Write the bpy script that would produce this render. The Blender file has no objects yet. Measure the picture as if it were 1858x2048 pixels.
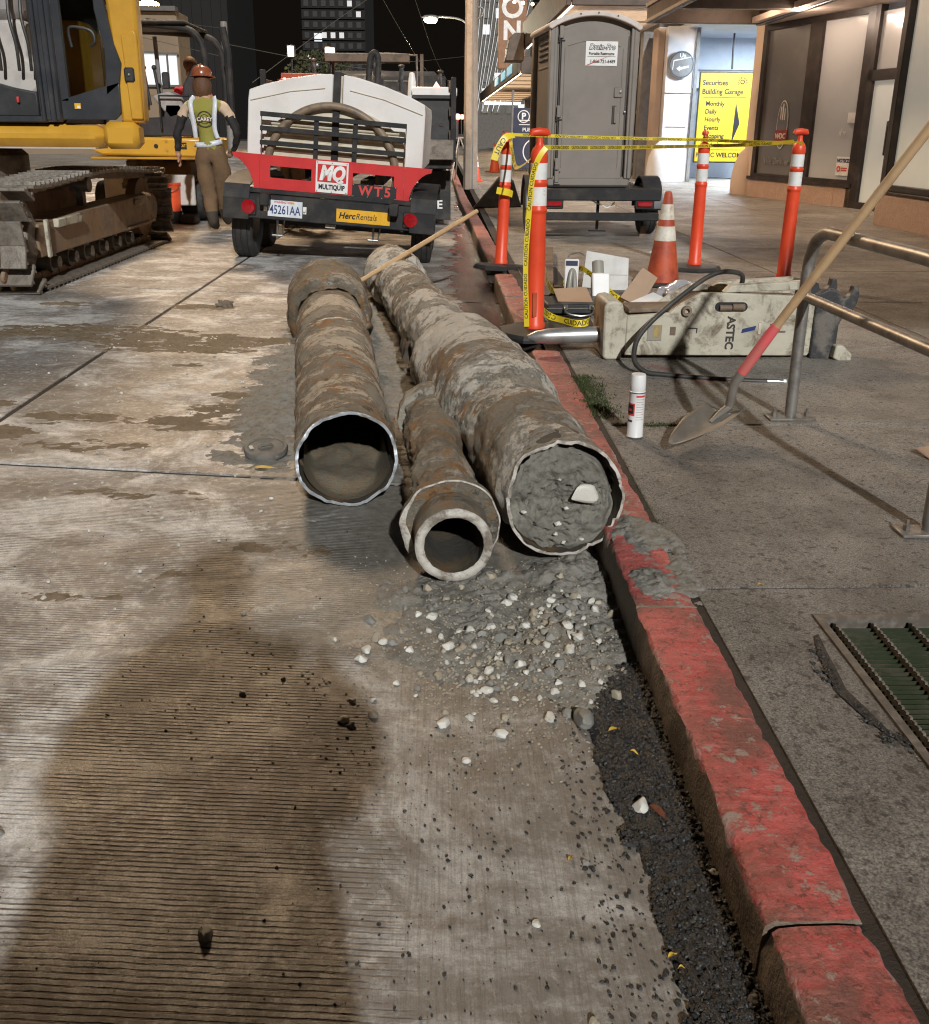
import bpy, bmesh, math, random
import numpy as np
from mathutils import Vector, Matrix, Euler, noise as mn

sc = bpy.context.scene
COL = sc.collection
R = math.radians
PI = math.pi
rng = random.Random(7)

# ------------------------------------------------------------------ camera
CAM_H = 1.30
cam_d = bpy.data.cameras.new('camera')
cam = bpy.data.objects.new('camera', cam_d)
COL.objects.link(cam)
sc.camera = cam
cam_d.sensor_fit = 'VERTICAL'
cam_d.sensor_height = 36.0
cam_d.lens = 1861.0 / 2048.0 * 36.0
cam_d.shift_y = -(1024.0 - 880.0) / 2048.0
cam_d.clip_start = 0.02
cam_d.clip_end = 600.0
_yaw, _tilt, _roll = R(1.5013), R(18.358), R(0.5)
_f = Vector((math.sin(_yaw) * math.cos(_tilt), math.cos(_yaw) * math.cos(_tilt), -math.sin(_tilt)))
_x = Vector((math.cos(_yaw), -math.sin(_yaw), 0.0))
_u = _x.cross(_f)
_xr = _x * math.cos(_roll) + _u * math.sin(_roll)
_ur = -_x * math.sin(_roll) + _u * math.cos(_roll)
cam.matrix_world = Matrix(((_xr.x, _ur.x, -_f.x, 0.0), (_xr.y, _ur.y, -_f.y, 0.0), (_xr.z, _ur.z, -_f.z, CAM_H), (0, 0, 0, 1)))

# ------------------------------------------------------------------ world, key light, exposure
wd = bpy.data.worlds.new('World')
sc.world = wd
wd.use_nodes = True
_bg = wd.node_tree.nodes['Background']
_bg.inputs[0].default_value = (1.0, 0.80, 0.60, 1)
_bg.inputs[1].default_value = 0.006

sun_d = bpy.data.lights.new('street_light_key', 'SUN')
sun_d.energy = 3.3
sun_d.angle = R(1.3)
sun_d.color = (0.97, 0.985, 0.98)
sun = bpy.data.objects.new('street_light_key', sun_d)
COL.objects.link(sun)
sun.rotation_euler = Vector((-math.sin(R(10)) * math.cos(R(30)), math.cos(R(10)) * math.cos(R(30)), -math.sin(R(30)))).to_track_quat('-Z', 'Y').to_euler()

sc.view_settings.view_transform = 'Standard'
sc.view_settings.look = 'None'
sc.view_settings.exposure = 0.0
sc.view_settings.gamma = 1.0
sc.view_settings.use_curve_mapping = False
sc.render.engine = 'CYCLES'
sc.cycles.use_denoising = True
sc.cycles.max_bounces = 5
sc.cycles.transparent_max_bounces = 8
sc.cycles.caustics_reflective = False
sc.cycles.caustics_refractive = False
sc.cycles.sample_clamp_indirect = 4.0
sc.cycles.filter_width = 1.15

# ------------------------------------------------------------------ helpers
def tag(o, label=None, cat=None, group=None, kind=None):
    if label: o['label'] = label
    if cat: o['category'] = cat
    if group: o['group'] = group
    if kind: o['kind'] = kind
    return o

def thing(name, label, cat, loc=(0, 0, 0), rot=(0, 0, 0), group=None):
    o = bpy.data.objects.new(name, None)
    o.empty_display_size = 0.1
    COL.objects.link(o)
    o.location = loc
    o.rotation_euler = rot
    return tag(o, label, cat, group)

def copy_tree(o, parent=None):
    c = o.copy()
    COL.objects.link(c)
    if parent is not None: c.parent = parent
    for ch in [k for k in bpy.data.objects if k.parent == o]:
        copy_tree(ch, c)
    return c

class MB:
    """collects simple shapes into one mesh"""
    def __init__(s):
        s.v = []; s.f = []; s.m = Matrix.Identity(4)
    def _add(s, vs, fs):
        n = len(s.v)
        m = s.m
        s.v += [tuple(m @ Vector(p)) for p in vs]
        s.f += [tuple(i + n for i in f) for f in fs]
        return s
    def at(s, loc=(0, 0, 0), rot=(0, 0, 0)):
        s.m = Matrix.Translation(loc) @ Euler(rot).to_matrix().to_4x4()
        return s
    def box(s, c, d, b=0.0):
        x, y, z = d[0] / 2, d[1] / 2, d[2] / 2
        if b <= 0:
            vs = [(c[0] + i * x, c[1] + j * y, c[2] + k * z) for i in (-1, 1) for j in (-1, 1) for k in (-1, 1)]
            return s._add(vs, [(0, 1, 3, 2), (4, 6, 7, 5), (0, 4, 5, 1), (2, 3, 7, 6), (0, 2, 6, 4), (1, 5, 7, 3)])
        b = min(b, x * .9, y * .9, z * .9)
        vs = []; idx = {}
        for i in (-1, 1):
            for j in (-1, 1):
                for k in (-1, 1):
                    for a in range(3):
                        q = [x - b, y - b, z - b]; q[a] = (x, y, z)[a]
                        idx[(i, j, k, a)] = len(vs)
                        vs.append((c[0] + i * q[0], c[1] + j * q[1], c[2] + k * q[2]))
        fs = []
        S = (-1, 1)
        for i in S: fs.append([idx[(i, j, k, 0)] for j, k in ((-1, -1), (1, -1), (1, 1), (-1, 1))][::i])
        for j in S: fs.append([idx[(i, j, k, 1)] for i, k in ((-1, -1), (-1, 1), (1, 1), (1, -1))][::j])
        for k in S: fs.append([idx[(i, j, k, 2)] for i, j in ((-1, -1), (1, -1), (1, 1), (-1, 1))][::k])
        for i in S:
            for j in S: fs.append([idx[(i, j, -1, 0)], idx[(i, j, -1, 1)], idx[(i, j, 1, 1)], idx[(i, j, 1, 0)]][::-1 if i * j < 0 else 1])
        for i in S:
            for k in S: fs.append([idx[(i, -1, k, 0)], idx[(i, 1, k, 0)], idx[(i, 1, k, 2)], idx[(i, -1, k, 2)]][::-1 if i * k < 0 else 1])
        for j in S:
            for k in S: fs.append([idx[(-1, j, k, 1)], idx[(-1, j, k, 2)], idx[(1, j, k, 2)], idx[(1, j, k, 1)]][::-1 if j * k < 0 else 1])
        for i in S:
            for j in S:
                for k in S: fs.append([idx[(i, j, k, a)] for a in ((0, 1, 2) if i * j * k > 0 else (0, 2, 1))])
        return s._add(vs, fs)
    def tube(s, pts, r, n=10, cap=True, closed=False):
        pts = [Vector(p) for p in pts]
        rs = r if isinstance(r, (list, tuple)) else [r] * len(pts)
        vs = []; fs = []; up = None
        L = len(pts)
        for i, p in enumerate(pts):
            if closed: t = pts[(i + 1) % L] - pts[i - 1]
            else: t = pts[min(i + 1, L - 1)] - pts[max(i - 1, 0)]
            t.normalize()
            if up is None:
                up = Vector((0, 0, 1)) if abs(t.z) < .9 else Vector((0, 1, 0))
            a = t.cross(up)
            if a.length < 1e-5: a = t.cross(Vector((1, 0, 0)))
            a.normalize(); b = a.cross(t); b.normalize(); up = b
            for k in range(n):
                th = 2 * PI * k / n
                vs.append(p + (a * math.cos(th) + b * math.sin(th)) * rs[i])
        for i in range(L if closed else L - 1):
            j = (i + 1) % L
            for k in range(n):
                k2 = (k + 1) % n
                fs.append((i * n + k, i * n + k2, j * n + k2, j * n + k))
        if cap and not closed:
            fs.append(tuple(range(n))[::-1]); fs.append(tuple((L - 1) * n + k for k in range(n)))
        return s._add(vs, fs)
    def cyl(s, p0, p1, r0, r1=None, n=16, cap=True):
        return s.tube([p0, p1], [r0, r0 if r1 is None else r1], n, cap)
    def lathe(s, prof, n=24, cap=False):
        vs = [(r * math.cos(2 * PI * k / n), r * math.sin(2 * PI * k / n), z) for r, z in prof for k in range(n)]
        fs = [(i * n + k, i * n + (k + 1) % n, (i + 1) * n + (k + 1) % n, (i + 1) * n + k) for i in range(len(prof) - 1) for k in range(n)]
        if cap: fs += [tuple(range(n))[::-1], tuple((len(prof) - 1) * n + k for k in range(n))]
        return s._add(vs, fs)
    def prism(s, poly, d, axis='y', off=0.0):
        """poly of 2-D points, extruded by d; axis 'y': points are (x, z)"""
        n = len(poly)
        def P(a, b, h):
            return (a, h, b) if axis == 'y' else ((a, b, h) if axis == 'z' else (h, a, b))
        vs = [P(a, b, off) for a, b in poly] + [P(a, b, off + d) for a, b in poly]
        fs = [tuple(range(n)), tuple(range(2 * n - 1, n - 1, -1))]
        fs += [(i, i + n, (i + 1) % n + n, (i + 1) % n) for i in range(n)]
        return s._add(vs, fs)
    def ball(s, c, r, n=8, sq=(1, 1, 1)):
        prof = [(math.sin(PI * i / n), -math.cos(PI * i / n)) for i in range(n + 1)]
        m2 = 2 * n
        vs = [(c[0], c[1], c[2] - r * sq[2])]
        for i in range(1, n):
            for k in range(m2):
                vs.append((c[0] + r * sq[0] * prof[i][0] * math.cos(2 * PI * k / m2), c[1] + r * sq[1] * prof[i][0] * math.sin(2 * PI * k / m2), c[2] + r * sq[2] * prof[i][1]))
        vs.append((c[0], c[1], c[2] + r * sq[2]))
        fs = [(0, 1 + (k + 1) % m2, 1 + k) for k in range(m2)]
        for i in range(n - 2):
            for k in range(m2):
                a = 1 + i * m2
                fs.append((a + k, a + (k + 1) % m2, a + m2 + (k + 1) % m2, a + m2 + k))
        a = 1 + (n - 2) * m2; e = len(vs) - 1
        fs += [(a + k, a + (k + 1) % m2, e) for k in range(m2)]
        return s._add(vs, fs)
    def quad(s, a, b, c, d):
        return s._add([a, b, c, d], [(0, 1, 2, 3)])
    def build(s, name, mat, parent=None, smooth=True, ang=40, bev=0.0, fix=True):
        me = bpy.data.meshes.new(name)
        me.from_pydata(s.v, [], s.f)
        me.update()
        if fix:
            bm = bmesh.new(); bm.from_mesh(me)
            bmesh.ops.recalc_face_normals(bm, faces=bm.faces)
            bm.to_mesh(me); bm.free()
        return finish(name, me, mat, parent, smooth, ang, bev)

def finish(name, me, mat, parent=None, smooth=True, ang=40, bev=0.0):
    if isinstance(mat, str): mat = MAT[mat]
    me.materials.append(mat)
    if smooth:
        me.shade_smooth()
        me.set_sharp_from_angle(angle=R(ang))
    o = bpy.data.objects.new(name, me)
    COL.objects.link(o)
    if parent is not None: o.parent = parent
    if bev > 0:
        b = o.modifiers.new('bevel', 'BEVEL'); b.width = bev; b.segments = 2; b.limit_method = 'ANGLE'; b.angle_limit = R(50)
    return o

def grid_mesh(name, V, F, mat, parent=None, smooth=True, ang=180):
    me = bpy.data.meshes.new(name)
    me.from_pydata([tuple(v) for v in V], [], [tuple(f) for f in F])
    me.update()
    return finish(name, me, mat, parent, smooth, ang)

def text(s, size, mat, parent, loc, rot=(PI / 2, 0, 0), bold=0.0, shear=0.0, sx=1.0, depth=0.0015, align='CENTER', name='lettering', space=1.0):
    c = bpy.data.curves.new('t', 'FONT')
    c.body = s; c.size = size; c.extrude = depth; c.offset = bold; c.shear = shear
    c.align_x = align; c.align_y = 'CENTER'; c.space_character = space
    c.resolution_u = 3
    o = bpy.data.objects.new('t', c)
    COL.objects.link(o)
    dg = bpy.context.evaluated_depsgraph_get()
    me = bpy.data.meshes.new_from_object(o.evaluated_get(dg))
    bpy.data.objects.remove(o); bpy.data.curves.remove(c)
    me.materials.clear()
    me.materials.append(MAT[mat])
    r = bpy.data.objects.new(name, me)
    COL.objects.link(r)
    r.parent = parent
    r.location = loc; r.rotation_euler = rot; r.scale = (sx, 1, 1)
    return r

# numpy value noise ------------------------------------------------------
def _hash(i, j, k):
    n = (i * 374761393 + j * 668265263 + k * 2147483647 + 1013904223) & 0xffffffff
    n = ((n ^ (n >> 13)) * 1274126177) & 0xffffffff
    n = ((n ^ (n >> 16)) * 2246822519) & 0xffffffff
    return ((n ^ (n >> 15)) & 0xffffff) / float(0xffffff)
def vn(x, y, seed=0):
    x = np.asarray(x, float); y = np.asarray(y, float)
    xi = np.floor(x).astype(np.int64); yi = np.floor(y).astype(np.int64)
    u = x - xi; v = y - yi
    u = u * u * (3 - 2 * u); v = v * v * (3 - 2 * v)
    a = _hash(xi, yi, seed); b = _hash(xi + 1, yi, seed); c = _hash(xi, yi + 1, seed); d = _hash(xi + 1, yi + 1, seed)
    return (a * (1 - u) + b * u) * (1 - v) + (c * (1 - u) + d * u) * v
def fbm(x, y, o=5, seed=0, g=0.5):
    s = 0; a = 1; t = 0; f = 1
    for i in range(o):
        s = s + a * vn(np.asarray(x) * f + i * 17.3, np.asarray(y) * f - i * 9.1, seed + i); t += a; a *= g; f *= 2.03
    return s / t

# ------------------------------------------------------------------ materials
MAT = {}
class NT:
    def __init__(s, name):
        s.mat = bpy.data.materials.new(name); s.mat.use_nodes = True
        s.t = s.mat.node_tree; s.n = s.t.nodes; s.l = s.t.links
        s.p = s.n['Principled BSDF']
        MAT[name] = s.mat
    def new(s, t, **kw):
        n = s.n.new(t)
        for k, v in kw.items(): setattr(n, k, v)
        return n
    def put(s, sock, v):
        if isinstance(v, bpy.types.NodeSocket): s.l.new(v, sock)
        elif v is not None:
            try: sock.default_value = v
            except Exception: sock.default_value = (*v, 1)
    def coord(s, kind='Object'):
        return s.new('ShaderNodeTexCoord').outputs[kind]
    def pos(s):
        return s.new('ShaderNodeNewGeometry').outputs['Position']
    def nrm(s):
        return s.new('ShaderNodeNewGeometry').outputs['Normal']
    def sep(s, v):
        n = s.new('ShaderNodeSeparateXYZ'); s.l.new(v, n.inputs[0]); return n.outputs
    def mapping(s, v, scale=(1, 1, 1), loc=(0, 0, 0), rot=(0, 0, 0)):
        n = s.new('ShaderNodeMapping'); s.l.new(v, n.inputs[0])
        n.inputs['Scale'].default_value = scale; n.inputs['Location'].default_value = loc; n.inputs['Rotation'].default_value = rot
        return n.outputs[0]
    def noise(s, v, scale=5, detail=5, rough=0.55, dist=0.0, out='Fac'):
        n = s.new('ShaderNodeTexNoise'); s.l.new(v, n.inputs['Vector'])
        n.inputs['Scale'].default_value = scale; n.inputs['Detail'].default_value = detail
        n.inputs['Roughness'].default_value = rough; n.inputs['Distortion'].default_value = dist
        return n.outputs[out]
    def vor(s, v, scale=5, feat='F1', out='Distance', rand=1.0):
        n = s.new('ShaderNodeTexVoronoi', feature=feat); s.l.new(v, n.inputs['Vector'])
        n.inputs['Scale'].default_value = scale; n.inputs['Randomness'].default_value = rand
        return n.outputs[out]
    def ramp(s, v, stops, interp='LINEAR'):
        n = s.new('ShaderNodeValToRGB'); s.l.new(v, n.inputs[0])
        cr = n.color_ramp; cr.interpolation = interp
        while len(cr.elements) < len(stops): cr.elements.new(0.5)
        for e, (p, c) in zip(cr.elements, stops):
            e.position = p
            e.color = (c, c, c, 1) if isinstance(c, (int, float)) else (*c, 1)
        return n.outputs[0]
    def mix(s, f, a, b, mode='MIX'):
        n = s.new('ShaderNodeMix', data_type='RGBA', blend_type=mode)
        s.put(n.inputs[0], f); s.put(n.inputs[6], a); s.put(n.inputs[7], b)
        return n.outputs[2]
    def math(s, op, a, b=None, c=None, clamp=False):
        n = s.new('ShaderNodeMath', operation=op, use_clamp=clamp)
        s.put(n.inputs[0], a)
        if b is not None: s.put(n.inputs[1], b)
        if c is not None: s.put(n.inputs[2], c)
        return n.outputs[0]
    def bump(s, h, strength=0.3, dist=0.01, prev=None):
        n = s.new('ShaderNodeBump'); s.l.new(h, n.inputs['Height'])
        n.inputs['Strength'].default_value = strength; n.inputs['Distance'].default_value = dist
        if prev is not None: s.l.new(prev, n.inputs['Normal'])
        return n.outputs[0]
    def out(s, color=None, rough=None, metal=None, normal=None, **kw):
        p = s.p
        s.put(p.inputs['Base Color'], color); s.put(p.inputs['Roughness'], rough)
        s.put(p.inputs['Metallic'], metal)
        if normal is not None: s.l.new(normal, p.inputs['Normal'])
        for k, v in kw.items(): s.put(p.inputs[k.replace('_', ' ')], v)
        return s.mat

def simple(name, c, rough=0.5, metal=0.0, c2=None, scale=6.0, lo=0.45, hi=0.65, bump=0.0, bscale=60.0, rvar=0.12, detail=6, spec=None, coat=0.0, dirt=None, dlo=0.55, dhi=0.75, dscale=3.0):
    """paint, metal or plastic with a second worn or dirty colour in patches"""
    m = NT(name)
    co = m.coord()
    f = m.noise(co, scale, detail, 0.62)
    col = m.mix(m.ramp(f, [(lo, 0.0), (hi, 1.0)]), c, c2 if c2 is not None else tuple(x * 0.78 for x in c))
    if dirt is not None:
        d = m.ramp(m.noise(co, dscale, 8, 0.7, 0.4), [(dlo, 0.0), (dhi, 1.0)])
        col = m.mix(d, col, dirt)
    rr = m.math('ADD', rough - rvar / 2, m.math('MULTIPLY', m.noise(co, scale * 2.3, 4), rvar))
    nr = m.bump(m.noise(co, bscale, 4), bump, 0.01) if bump > 0 else None
    m.out(col, rr, metal, nr)
    if spec is not None: m.p.inputs['Specular IOR Level'].default_value = spec
    if coat: m.p.inputs['Coat Weight'].default_value = coat; m.p.inputs['Coat Roughness'].default_value = 0.15
    return m.mat

def emit(name, c, strength, base=(0.8, 0.8, 0.8)):
    m = NT(name)
    m.out(base, 0.4, 0.0)
    m.p.inputs['Emission Color'].default_value = (*c, 1)
    m.p.inputs['Emission Strength'].default_value = strength
    return m.mat

def glass(name, tint=(0.8, 0.85, 0.85), refl=0.25, rough=0.04, fac=0.75):
    m = NT(name)
    g = m.new('ShaderNodeBsdfGlossy'); g.inputs['Roughness'].default_value = rough
    t = m.new('ShaderNodeBsdfTransparent'); t.inputs[0].default_value = (*tint, 1)
    fr = m.new('ShaderNodeFresnel'); fr.inputs[0].default_value = 1.5
    k = m.math('ADD', m.math('MULTIPLY', fr.outputs[0], fac), refl * 0.3, clamp=True)
    mx = m.new('ShaderNodeMixShader')
    m.l.new(k, mx.inputs[0]); m.l.new(t.outputs[0], mx.inputs[1]); m.l.new(g.outputs[0], mx.inputs[2])
    m.l.new(mx.outputs[0], m.n['Material Output'].inputs[0])
    return m.mat

# plain paints, plastics, metals
simple('yellow_paint', (0.62, 0.33, 0.035), 0.38, c2=(0.52, 0.27, 0.03), scale=2.5, dirt=(0.22, 0.13, 0.05), dlo=0.62, dhi=0.9, coat=0.2)
simple('yellow_paint_dirty', (0.52, 0.27, 0.03), 0.5, c2=(0.40, 0.20, 0.03), scale=3, dirt=(0.16, 0.10, 0.05), dlo=0.5, dhi=0.8)
simple('dark_cab', (0.035, 0.037, 0.042), 0.32, c2=(0.055, 0.055, 0.06), scale=3, dirt=(0.14, 0.12, 0.10), dlo=0.6, dhi=0.9)
simple('black_steel', (0.022, 0.022, 0.023), 0.62, c2=(0.05, 0.045, 0.04), scale=5, dirt=(0.10, 0.085, 0.07), dlo=0.55, dhi=0.85, spec=0.25)
simple('black_plastic', (0.025, 0.025, 0.026), 0.5, c2=(0.04, 0.04, 0.04), scale=8)
simple('rubber', (0.024, 0.023, 0.022), 0.75, c2=(0.055, 0.05, 0.045), scale=7, bump=0.2)
simple('rubber_base', (0.018, 0.018, 0.018), 0.55, c2=(0.04, 0.036, 0.032), scale=6, bump=0.15)
simple('track_steel', (0.20, 0.17, 0.14), 0.5, 0.25, c2=(0.09, 0.075, 0.06), scale=9, dirt=(0.28, 0.245, 0.20), dlo=0.45, dhi=0.68, dscale=6, bump=0.4, bscale=40)
simple('track_frame', (0.28, 0.17, 0.09), 0.62, c2=(0.14, 0.09, 0.06), scale=4, dirt=(0.30, 0.24, 0.18), dlo=0.45, dhi=0.75, bump=0.3)
simple('worn_steel', (0.42, 0.42, 0.41), 0.32, 0.85, c2=(0.25, 0.24, 0.22), scale=9)
simple('galvanised', (0.34, 0.32, 0.29), 0.45, 0.6, c2=(0.22, 0.20, 0.18), scale=14, dirt=(0.16, 0.13, 0.10), dlo=0.55, dhi=0.8, dscale=8)
simple('orange_plastic', (0.78, 0.075, 0.025), 0.42, c2=(0.66, 0.06, 0.02), scale=4, dirt=(0.30, 0.06, 0.03), dlo=0.62, dhi=0.9)
simple('cone_orange', (0.62, 0.09, 0.03), 0.5, c2=(0.5, 0.07, 0.03), scale=5)
simple('cone_dirty', (0.50, 0.085, 0.03), 0.6, c2=(0.34, 0.055, 0.025), scale=7, lo=0.4, hi=0.6, dirt=(0.10, 0.03, 0.02), dlo=0.50, dhi=0.78, dscale=6)
simple('reflective_white', (0.80, 0.80, 0.78), 0.35, c2=(0.66, 0.66, 0.64), scale=9, dirt=(0.22, 0.12, 0.10), dlo=0.60, dhi=0.66, dscale=14)
simple('reflective_worn', (0.74, 0.70, 0.60), 0.45, c2=(0.55, 0.47, 0.36), scale=10, dirt=(0.30, 0.10, 0.05), dlo=0.60, dhi=0.70, dscale=9)
simple('white_tank', (0.74, 0.71, 0.68), 0.42, c2=(0.66, 0.62, 0.58), scale=2.5, dirt=(0.42, 0.36, 0.28), dlo=0.64, dhi=0.95)
simple('tank_stained', (0.60, 0.54, 0.43), 0.5, c2=(0.46, 0.38, 0.26), scale=3.5, dirt=(0.28, 0.20, 0.11), dlo=0.52, dhi=0.85)
simple('white_plastic', (0.78, 0.77, 0.75), 0.4, c2=(0.70, 0.69, 0.67), scale=6)
simple('red_paint', (0.58, 0.035, 0.035), 0.38, c2=(0.50, 0.03, 0.03), scale=5, coat=0.25)
simple('red_lens', (0.34, 0.008, 0.012), 0.15, c2=(0.26, 0.005, 0.01), scale=20, coat=0.6)
simple('hose_brown', (0.24, 0.17, 0.11), 0.5, c2=(0.13, 0.10, 0.075), scale=10)
simple('hose_black', (0.035, 0.033, 0.03), 0.5, c2=(0.07, 0.06, 0.05), scale=12)
simple('plate_white', (0.72, 0.76, 0.80), 0.4)
simple('sign_yellow', (0.80, 0.52, 0.03), 0.4, c2=(0.78, 0.49, 0.03), scale=3)
simple('sticker_yellow', (0.78, 0.42, 0.03), 0.4)
simple('ink_black', (0.015, 0.015, 0.016), 0.5)
simple('ink_dark', (0.05, 0.04, 0.035), 0.5)
simple('ink_blue', (0.02, 0.04, 0.16), 0.5)
simple('ink_red', (0.60, 0.06, 0.05), 0.5)
simple('ink_white', (0.80, 0.79, 0.77), 0.5)
simple('sign_navy', (0.035, 0.04, 0.075), 0.4)
simple('potty_grey', (0.215, 0.19, 0.165), 0.5, c2=(0.18, 0.16, 0.14), scale=2.2, dirt=(0.11, 0.095, 0.08), dlo=0.60, dhi=0.9, bump=0.06, bscale=120)
simple('potty_roof', (0.62, 0.55, 0.50), 0.5, c2=(0.52, 0.46, 0.42), scale=5)
simple('wood_handle', (0.52, 0.34, 0.18), 0.55, c2=(0.40, 0.25, 0.13), scale=6, dirt=(0.22, 0.15, 0.10), dlo=0.58, dhi=0.85)
simple('lumber', (0.17, 0.12, 0.085), 0.75, c2=(0.10, 0.07, 0.05), scale=9, bump=0.3)
simple('cardboard', (0.40, 0.27, 0.18), 0.8, c2=(0.35, 0.235, 0.155), scale=4)
simple('plastic_clear_grey', (0.30, 0.28, 0.24), 0.35, c2=(0.22, 0.20, 0.17), scale=5)
simple('hammer_paint', (0.52, 0.48, 0.38), 0.5, c2=(0.42, 0.385, 0.30), scale=4, dirt=(0.15, 0.11, 0.075), dlo=0.50, dhi=0.64, dscale=8, bump=0.35, bscale=25)
simple('hammer_rust', (0.16, 0.11, 0.075), 0.65, c2=(0.28, 0.22, 0.16), scale=8, bump=0.3)
simple('coupler_black', (0.04, 0.04, 0.042), 0.45, c2=(0.16, 0.14, 0.12), scale=7, lo=0.5, hi=0.62, bump=0.3)
simple('chisel_steel', (0.50, 0.50, 0.49), 0.38, 0.7, c2=(0.34, 0.33, 0.31), scale=7, dirt=(0.26, 0.23, 0.2), dlo=0.5, dhi=0.8)
simple('shovel_steel', (0.36, 0.335, 0.30), 0.4, 0.55, c2=(0.26, 0.235, 0.20), scale=8, dirt=(0.24, 0.19, 0.14), dlo=0.45, dhi=0.75)
simple('pink_paint', (0.80, 0.12, 0.13), 0.55, c2=(0.62, 0.16, 0.14), scale=11, dirt=(0.24, 0.16, 0.12), dlo=0.62, dhi=0.72, dscale=12)
simple('vest_lime', (0.25, 0.235, 0.045), 0.8, c2=(0.24, 0.25, 0.03), scale=7, bump=0.3, bscale=18)
simple('vest_silver', (0.62, 0.66, 0.72), 0.35)
simple('shirt_cream', (0.52, 0.40, 0.29), 0.85)
simple('sleeve_black', (0.016, 0.016, 0.017), 0.8)
simple('work_trousers', (0.17, 0.105, 0.055), 0.9, c2=(0.11, 0.07, 0.04), scale=4, bump=0.5, bscale=14)
simple('boots', (0.045, 0.035, 0.025), 0.8)
simple('skin', (0.45, 0.24, 0.16), 0.55)
simple('hair_brown', (0.10, 0.045, 0.02), 0.7)
simple('hard_hat', (0.24, 0.07, 0.03), 0.34, c2=(0.28, 0.07, 0.028), scale=6, coat=0.5)
simple('jacket_dark', (0.05, 0.05, 0.06), 0.85)
simple('red_cloth', (0.62, 0.02, 0.06), 0.8)
simple('denim', (0.05, 0.06, 0.10), 0.9)
simple('bucket_orange', (0.78, 0.10, 0.03), 0.4)
simple('concrete_pole', (0.36, 0.29, 0.23), 0.75, c2=(0.28, 0.22, 0.17), scale=5, bump=0.2)
simple('pole_grey', (0.20, 0.19, 0.18), 0.6)
simple('wire', (0.05, 0.05, 0.05), 0.6)
simple('storefront_frame', (0.022, 0.016, 0.013), 0.4, c2=(0.05, 0.035, 0.028), scale=4)
simple('canopy_steel', (0.085, 0.062, 0.048), 0.55, c2=(0.055, 0.04, 0.03), scale=4)
simple('canopy_panel', (0.30, 0.25, 0.21), 0.6)
simple('soffit', (0.62, 0.50, 0.42), 0.7)
simple('plaster_white', (0.72, 0.72, 0.73), 0.7, c2=(0.62, 0.62, 0.63), scale=2, bump=0.1)
simple('plaster_peach', (0.55, 0.42, 0.33), 0.75, c2=(0.48, 0.36, 0.28), scale=2)
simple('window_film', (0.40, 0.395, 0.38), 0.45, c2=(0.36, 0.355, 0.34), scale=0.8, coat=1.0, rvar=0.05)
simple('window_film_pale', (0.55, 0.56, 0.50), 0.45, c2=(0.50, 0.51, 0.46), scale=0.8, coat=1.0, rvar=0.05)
simple('window_dark', (0.12, 0.115, 0.108), 0.3, c2=(0.16, 0.152, 0.142), scale=1.5, coat=1.0, rvar=0.05)
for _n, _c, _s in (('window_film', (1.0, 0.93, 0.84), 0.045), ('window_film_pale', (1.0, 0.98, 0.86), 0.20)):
    _p = MAT[_n].node_tree.nodes['Principled BSDF']; _p.inputs['Emission Color'].default_value = (*_c, 1); _p.inputs['Emission Strength'].default_value = _s   # emission added to brighten the papered panes, standing in for room light
simple('building_dark', (0.012, 0.0105, 0.0095), 0.9)
simple('far_glass', (0.006, 0.006, 0.006), 0.5)
simple('building_beige', (0.22, 0.165, 0.11), 0.85, c2=(0.19, 0.14, 0.095), scale=0.6)
simple('building_grey', (0.12, 0.11, 0.10), 0.8)
simple('banner_brown', (0.30, 0.16, 0.09), 0.7)
simple('lid_iron', (0.15, 0.14, 0.125), 0.7, c2=(0.10, 0.095, 0.085), scale=14, dirt=(0.42, 0.40, 0.36), dlo=0.60, dhi=0.72, dscale=12, bump=0.5, bscale=50)
simple('leaf_yellow', (0.55, 0.36, 0.05), 0.6, c2=(0.42, 0.26, 0.05), scale=20)
simple('leaf_brown', (0.16, 0.05, 0.025), 0.5)
simple('grate_steel', (0.17, 0.145, 0.12), 0.5, 0.4, c2=(0.30, 0.26, 0.22), scale=30)
simple('moss', (0.055, 0.075, 0.018), 0.95, c2=(0.035, 0.05, 0.012), scale=30, bump=0.6, bscale=200)
simple('tape_yellow', (0.78, 0.60, 0.03), 0.4, c2=(0.72, 0.55, 0.03), scale=9)
simple('seat_grey', (0.36, 0.33, 0.31), 0.7)
simple('seat_pale', (0.50, 0.46, 0.42), 0.6)
simple('pebble_white', (0.66, 0.64, 0.58), 0.5, c2=(0.52, 0.48, 0.40), scale=30, bump=0.1)
simple('pebble_tan', (0.40, 0.34, 0.25), 0.6, c2=(0.30, 0.26, 0.20), scale=30, bump=0.1)
simple('pebble_grey', (0.26, 0.25, 0.22), 0.65, c2=(0.19, 0.18, 0.16), scale=30, bump=0.1)
simple('asphalt_chip', (0.022, 0.021, 0.020), 0.55, c2=(0.05, 0.047, 0.043), scale=40)
glass('cab_glass', (0.55, 0.58, 0.55), 0.12)
glass('shop_glass', (0.75, 0.75, 0.72), 0.2)
emit('lamp_warm', (1.0, 0.74, 0.42), 90.0)
emit('lamp_white', (1.0, 0.93, 0.75), 30.0)
emit('bulb_warm', (1.0, 0.74, 0.52), 14.0)
emit('tube_light', (1.0, 0.78, 0.52), 9.0)
emit('downlight', (1.0, 0.75, 0.52), 12.0)
emit('red_beacon', (1.0, 0.07, 0.03), 10.0)
emit('amber_beacon', (1.0, 0.45, 0.08), 8.0)
emit('window_lit', (1.0, 0.80, 0.52), 0.5)
emit('window_lit_cool', (0.72, 0.85, 1.0), 0.30)
emit('window_dim', (1.0, 0.70, 0.42), 0.03)
emit('neon_orange', (1.0, 0.25, 0.12), 1.5)
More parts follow.
